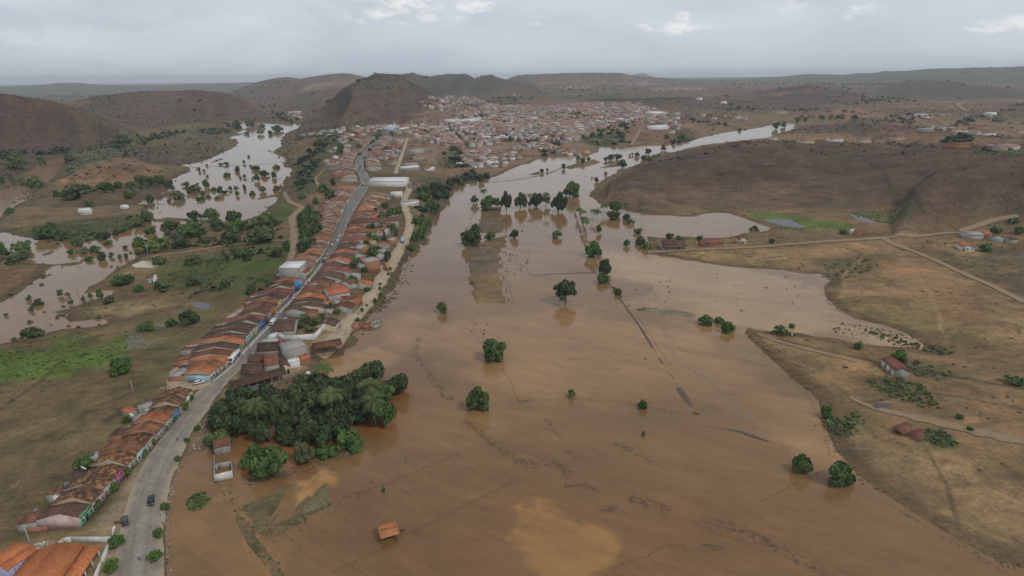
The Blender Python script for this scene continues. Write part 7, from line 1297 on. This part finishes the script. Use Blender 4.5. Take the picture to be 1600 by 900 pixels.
for pts, st, hm, lab in [([(420,828),(470,808),(510,793),(541,779),(605,756),(680,725),(718,710)], 1.9, .8, 'drowned fence running right from the upper mud patch'), ([(522,896),(567,873),(597,858),(647,832),(698,804),(760,775),(808,750)], 2.0, .75, 'drowned fence passing right behind the orange hut'), ([(922,899),(970,884),(1011,871),(1030,858),(1068,852)], 1.6, .7, 'short drowned fence at the bottom edge of the flood'),
    ([(786,578),(798,598),(810,627)], 3, .7, 'short drowned fence below the spreading dark tree'), ([(810,627),(850,626),(889,625),(930,626),(973,629),(1010,636),(1072,648)], 2.6, .7, 'long drowned fence across mid flood by the wispy shrub'), ([(894,315),(911,376),(955,448),(978,480),(1004,517),(1011,531),(1053,592),(1088,646)], 3.6, .8, 'long drain bank fence slanting through the whole flood'),
    ([(781,388),(825,393),(870,395),(905,396)], 4, 1.1, 'fence from the field strip to the bright dome-shaped tree'), ([(826,390),(827,430),(870,428),(931,426)], 4, .6, 'square paddock fence in the flood below the domed tree'), ([(790,430),(797,455),(803,474)], 3, .6, 'drowned fence beside the brown field strip'), ([(1189,784),(1220,769),(1250,752),(1287,735)], 2.4, .5, 'drowned fence ending at the two round shore trees'), ([(1100,668),(1135,671),(1170,682),(1202,691),(1238,704)], 2.4, .5, 'drowned fence left of the two round shore trees'),
    ([(1255,605),(1282,655),(1296,710)], 2.4, .6, 'drowned fence along the bend of the right shore'), ([(1384,786),(1450,826),(1510,862),(1571,896)], 2.2, .8, 'row of drowned posts along the lower right shore'), ([(850,322),(700,0)][:1]+[(872,372)], 5, .5, 'drowned fence below the row of trees'), ([(742,286),(775,281),(820,276),(870,266),(905,256)], 5, .6, 'drowned bank fence upstream of the tree row'), ([(745,318),(738,340),(732,360)], 3.5, .6, 'drowned fence left of the field strip top'), ([(1000,500),(1040,560),(1060,582)], 3, .4, 'low stake line right of the drain bank')]:
    fence(pts, st, hm, lab)
for pts, st, hm, lab in [([(1310,374),(1322,373),(1340,372),(1352,370)], 1.6, 1.6, 'pale stake corral fence beside the white water tank'), ([(1190,525),(1240,540),(1300,548),(1380,560)], 4, 1.2, 'fence along the upper edge of the right spit'), ([(1420,575),(1480,586),(1540,596),(1600,606)], 4, 1.2, 'field fence right of the tiled farm cottage'), ([(1040,380),(1090,384),(1140,381)], 4, 1.1, 'garden fence behind the farm lane')]: fence(pts, st, hm, lab, False)
def rubble(name, poly_px, n, s0, s1, cols_, label, seed, kind_cat='rubble'):
    pts = np.array(scatter(poly_px, n, .3, seed)); rg = np.random.default_rng(seed); V = []; Fc = []; C = []
    for p in pts:
        z = max(hz(*p), 0)+.15; s = rg.uniform(s0, s1); a = rg.uniform(0, 6.28); k = len(V); c = cols_[rg.integers(len(cols_))]
        for (ex, ey, ez) in [(-1,-.7,0),(1,-.7,0),(1,.7,0),(-1,.7,0),(-.7,-.5,.8),(.7,-.4,.8),(.6,.5,.7),(-.6,.4,.6)]: V.append((p[0]+s*(ex*math.cos(a)-ey*math.sin(a)), p[1]+s*(ex*math.sin(a)+ey*math.cos(a)), z+s*ez-.1)); C.append(c)
        Fc += [(k+4,k+5,k+6,k+7),(k,k+1,k+5,k+4),(k+1,k+2,k+6,k+5),(k+2,k+3,k+7,k+6),(k+3,k,k+4,k+7)]
    tag(np_mesh(name, V, Fc, MATS.get('rubble_stone') or mat_attr('rubble_stone'), attr=np.array(C)), label, kind_cat, kind='stuff')
rubble('verge_rubble', [(262,895),(258,840),(260,790),(272,735),(284,722),(272,770),(264,830),(268,895)], 260, .08, .3, [(.24,.175,.135), (.27,.2,.155), (.19,.14,.1), (.34,.3,.26)], 'pinkish rubble along the water side of the road', 3)
rubble('yard_rubble', [(70,846),(52,852),(60,862),(84,858),(88,848)], 90, .1, .35, [(.5,.48,.45), (.36,.3,.25), (.25,.2,.16)], 'pale rubble heap below the pink gable end', 4)
rubble('lot_rubble', [(0,872),(50,866),(40,885),(0,896)], 120, .08, .25, [(.4,.36,.32), (.25,.2,.15), (.12,.16,.06)], 'litter and stones on the waste ground beside the lilac building', 5)
rubble('yard_litter', [(316,655),(335,640),(340,690),(304,712),(298,700)], 70, .1, .3, [(.32,.26,.2), (.24,.18,.13), (.42,.4,.36)], 'litter and stones between road and grove', 6)
rubble('terrace_litter', [(196,668),(230,640),(262,614),(268,618),(236,650),(204,676)], 90, .2, .6, [(.5,.48,.44), (.3,.2,.15), (.24,.14,.1), (.4,.33,.26)], 'broken sheets and tiles behind the weathered terrace', 7)
rubble('grey_stones', [(194,532),(206,523),(222,524),(226,538),(245,540),(222,546),(200,546)], 170, .2, .6, [(.16,.15,.14), (.2,.185,.17), (.12,.11,.1)], 'grey boulders scattered on the left meadow', 8, 'stones')
x, y = G(1378,634); sp0 = empty('gravel_heap', (x, y, hz(x, y)), .2, 'dark grey gravel heap beside the sandy track', 'gravel heap'); MB().add([(-4,-1.4,0),(-1,-2,0),(3,-1.6,0),(4.2,0,0),(2.6,1.6,0),(-1.4,1.9,0),(-3.8,1,0),(-1.6,0,.9),(1.6,.1,1.0)], [(0,1,7),(1,2,8,7),(2,3,8),(3,4,8),(4,5,7,8),(5,6,7),(6,0,7)]).build('heap', mat_plain('gravel', (.085,.08,.085), .95, .3, 3), sp0)
# ------------------------------------------------------------------ the hazy air
hb = MB().box(-27500, 27500, -400, 27500, float(hgt.min())-1.5, max(float(hgt.max())+30, H+6)); hz_m = bpy.data.materials.new('hazy_air'); hz_m.use_nodes = True; t = hz_m.node_tree; t.nodes.clear(); o_ = t.nodes.new('ShaderNodeOutputMaterial'); pv = t.nodes.new('ShaderNodeVolumePrincipled'); pv.inputs['Color'].default_value = (.86, .92, 1, 1); pv.inputs['Density'].default_value = HAZE_D; pv.inputs['Anisotropy'].default_value = .1; t.links.new(pv.outputs[0], o_.inputs['Volume'])
hzo = hb.build('haze', hz_m); tag(hzo, 'thin grey haze of the humid overcast air', 'haze', kind='stuff')
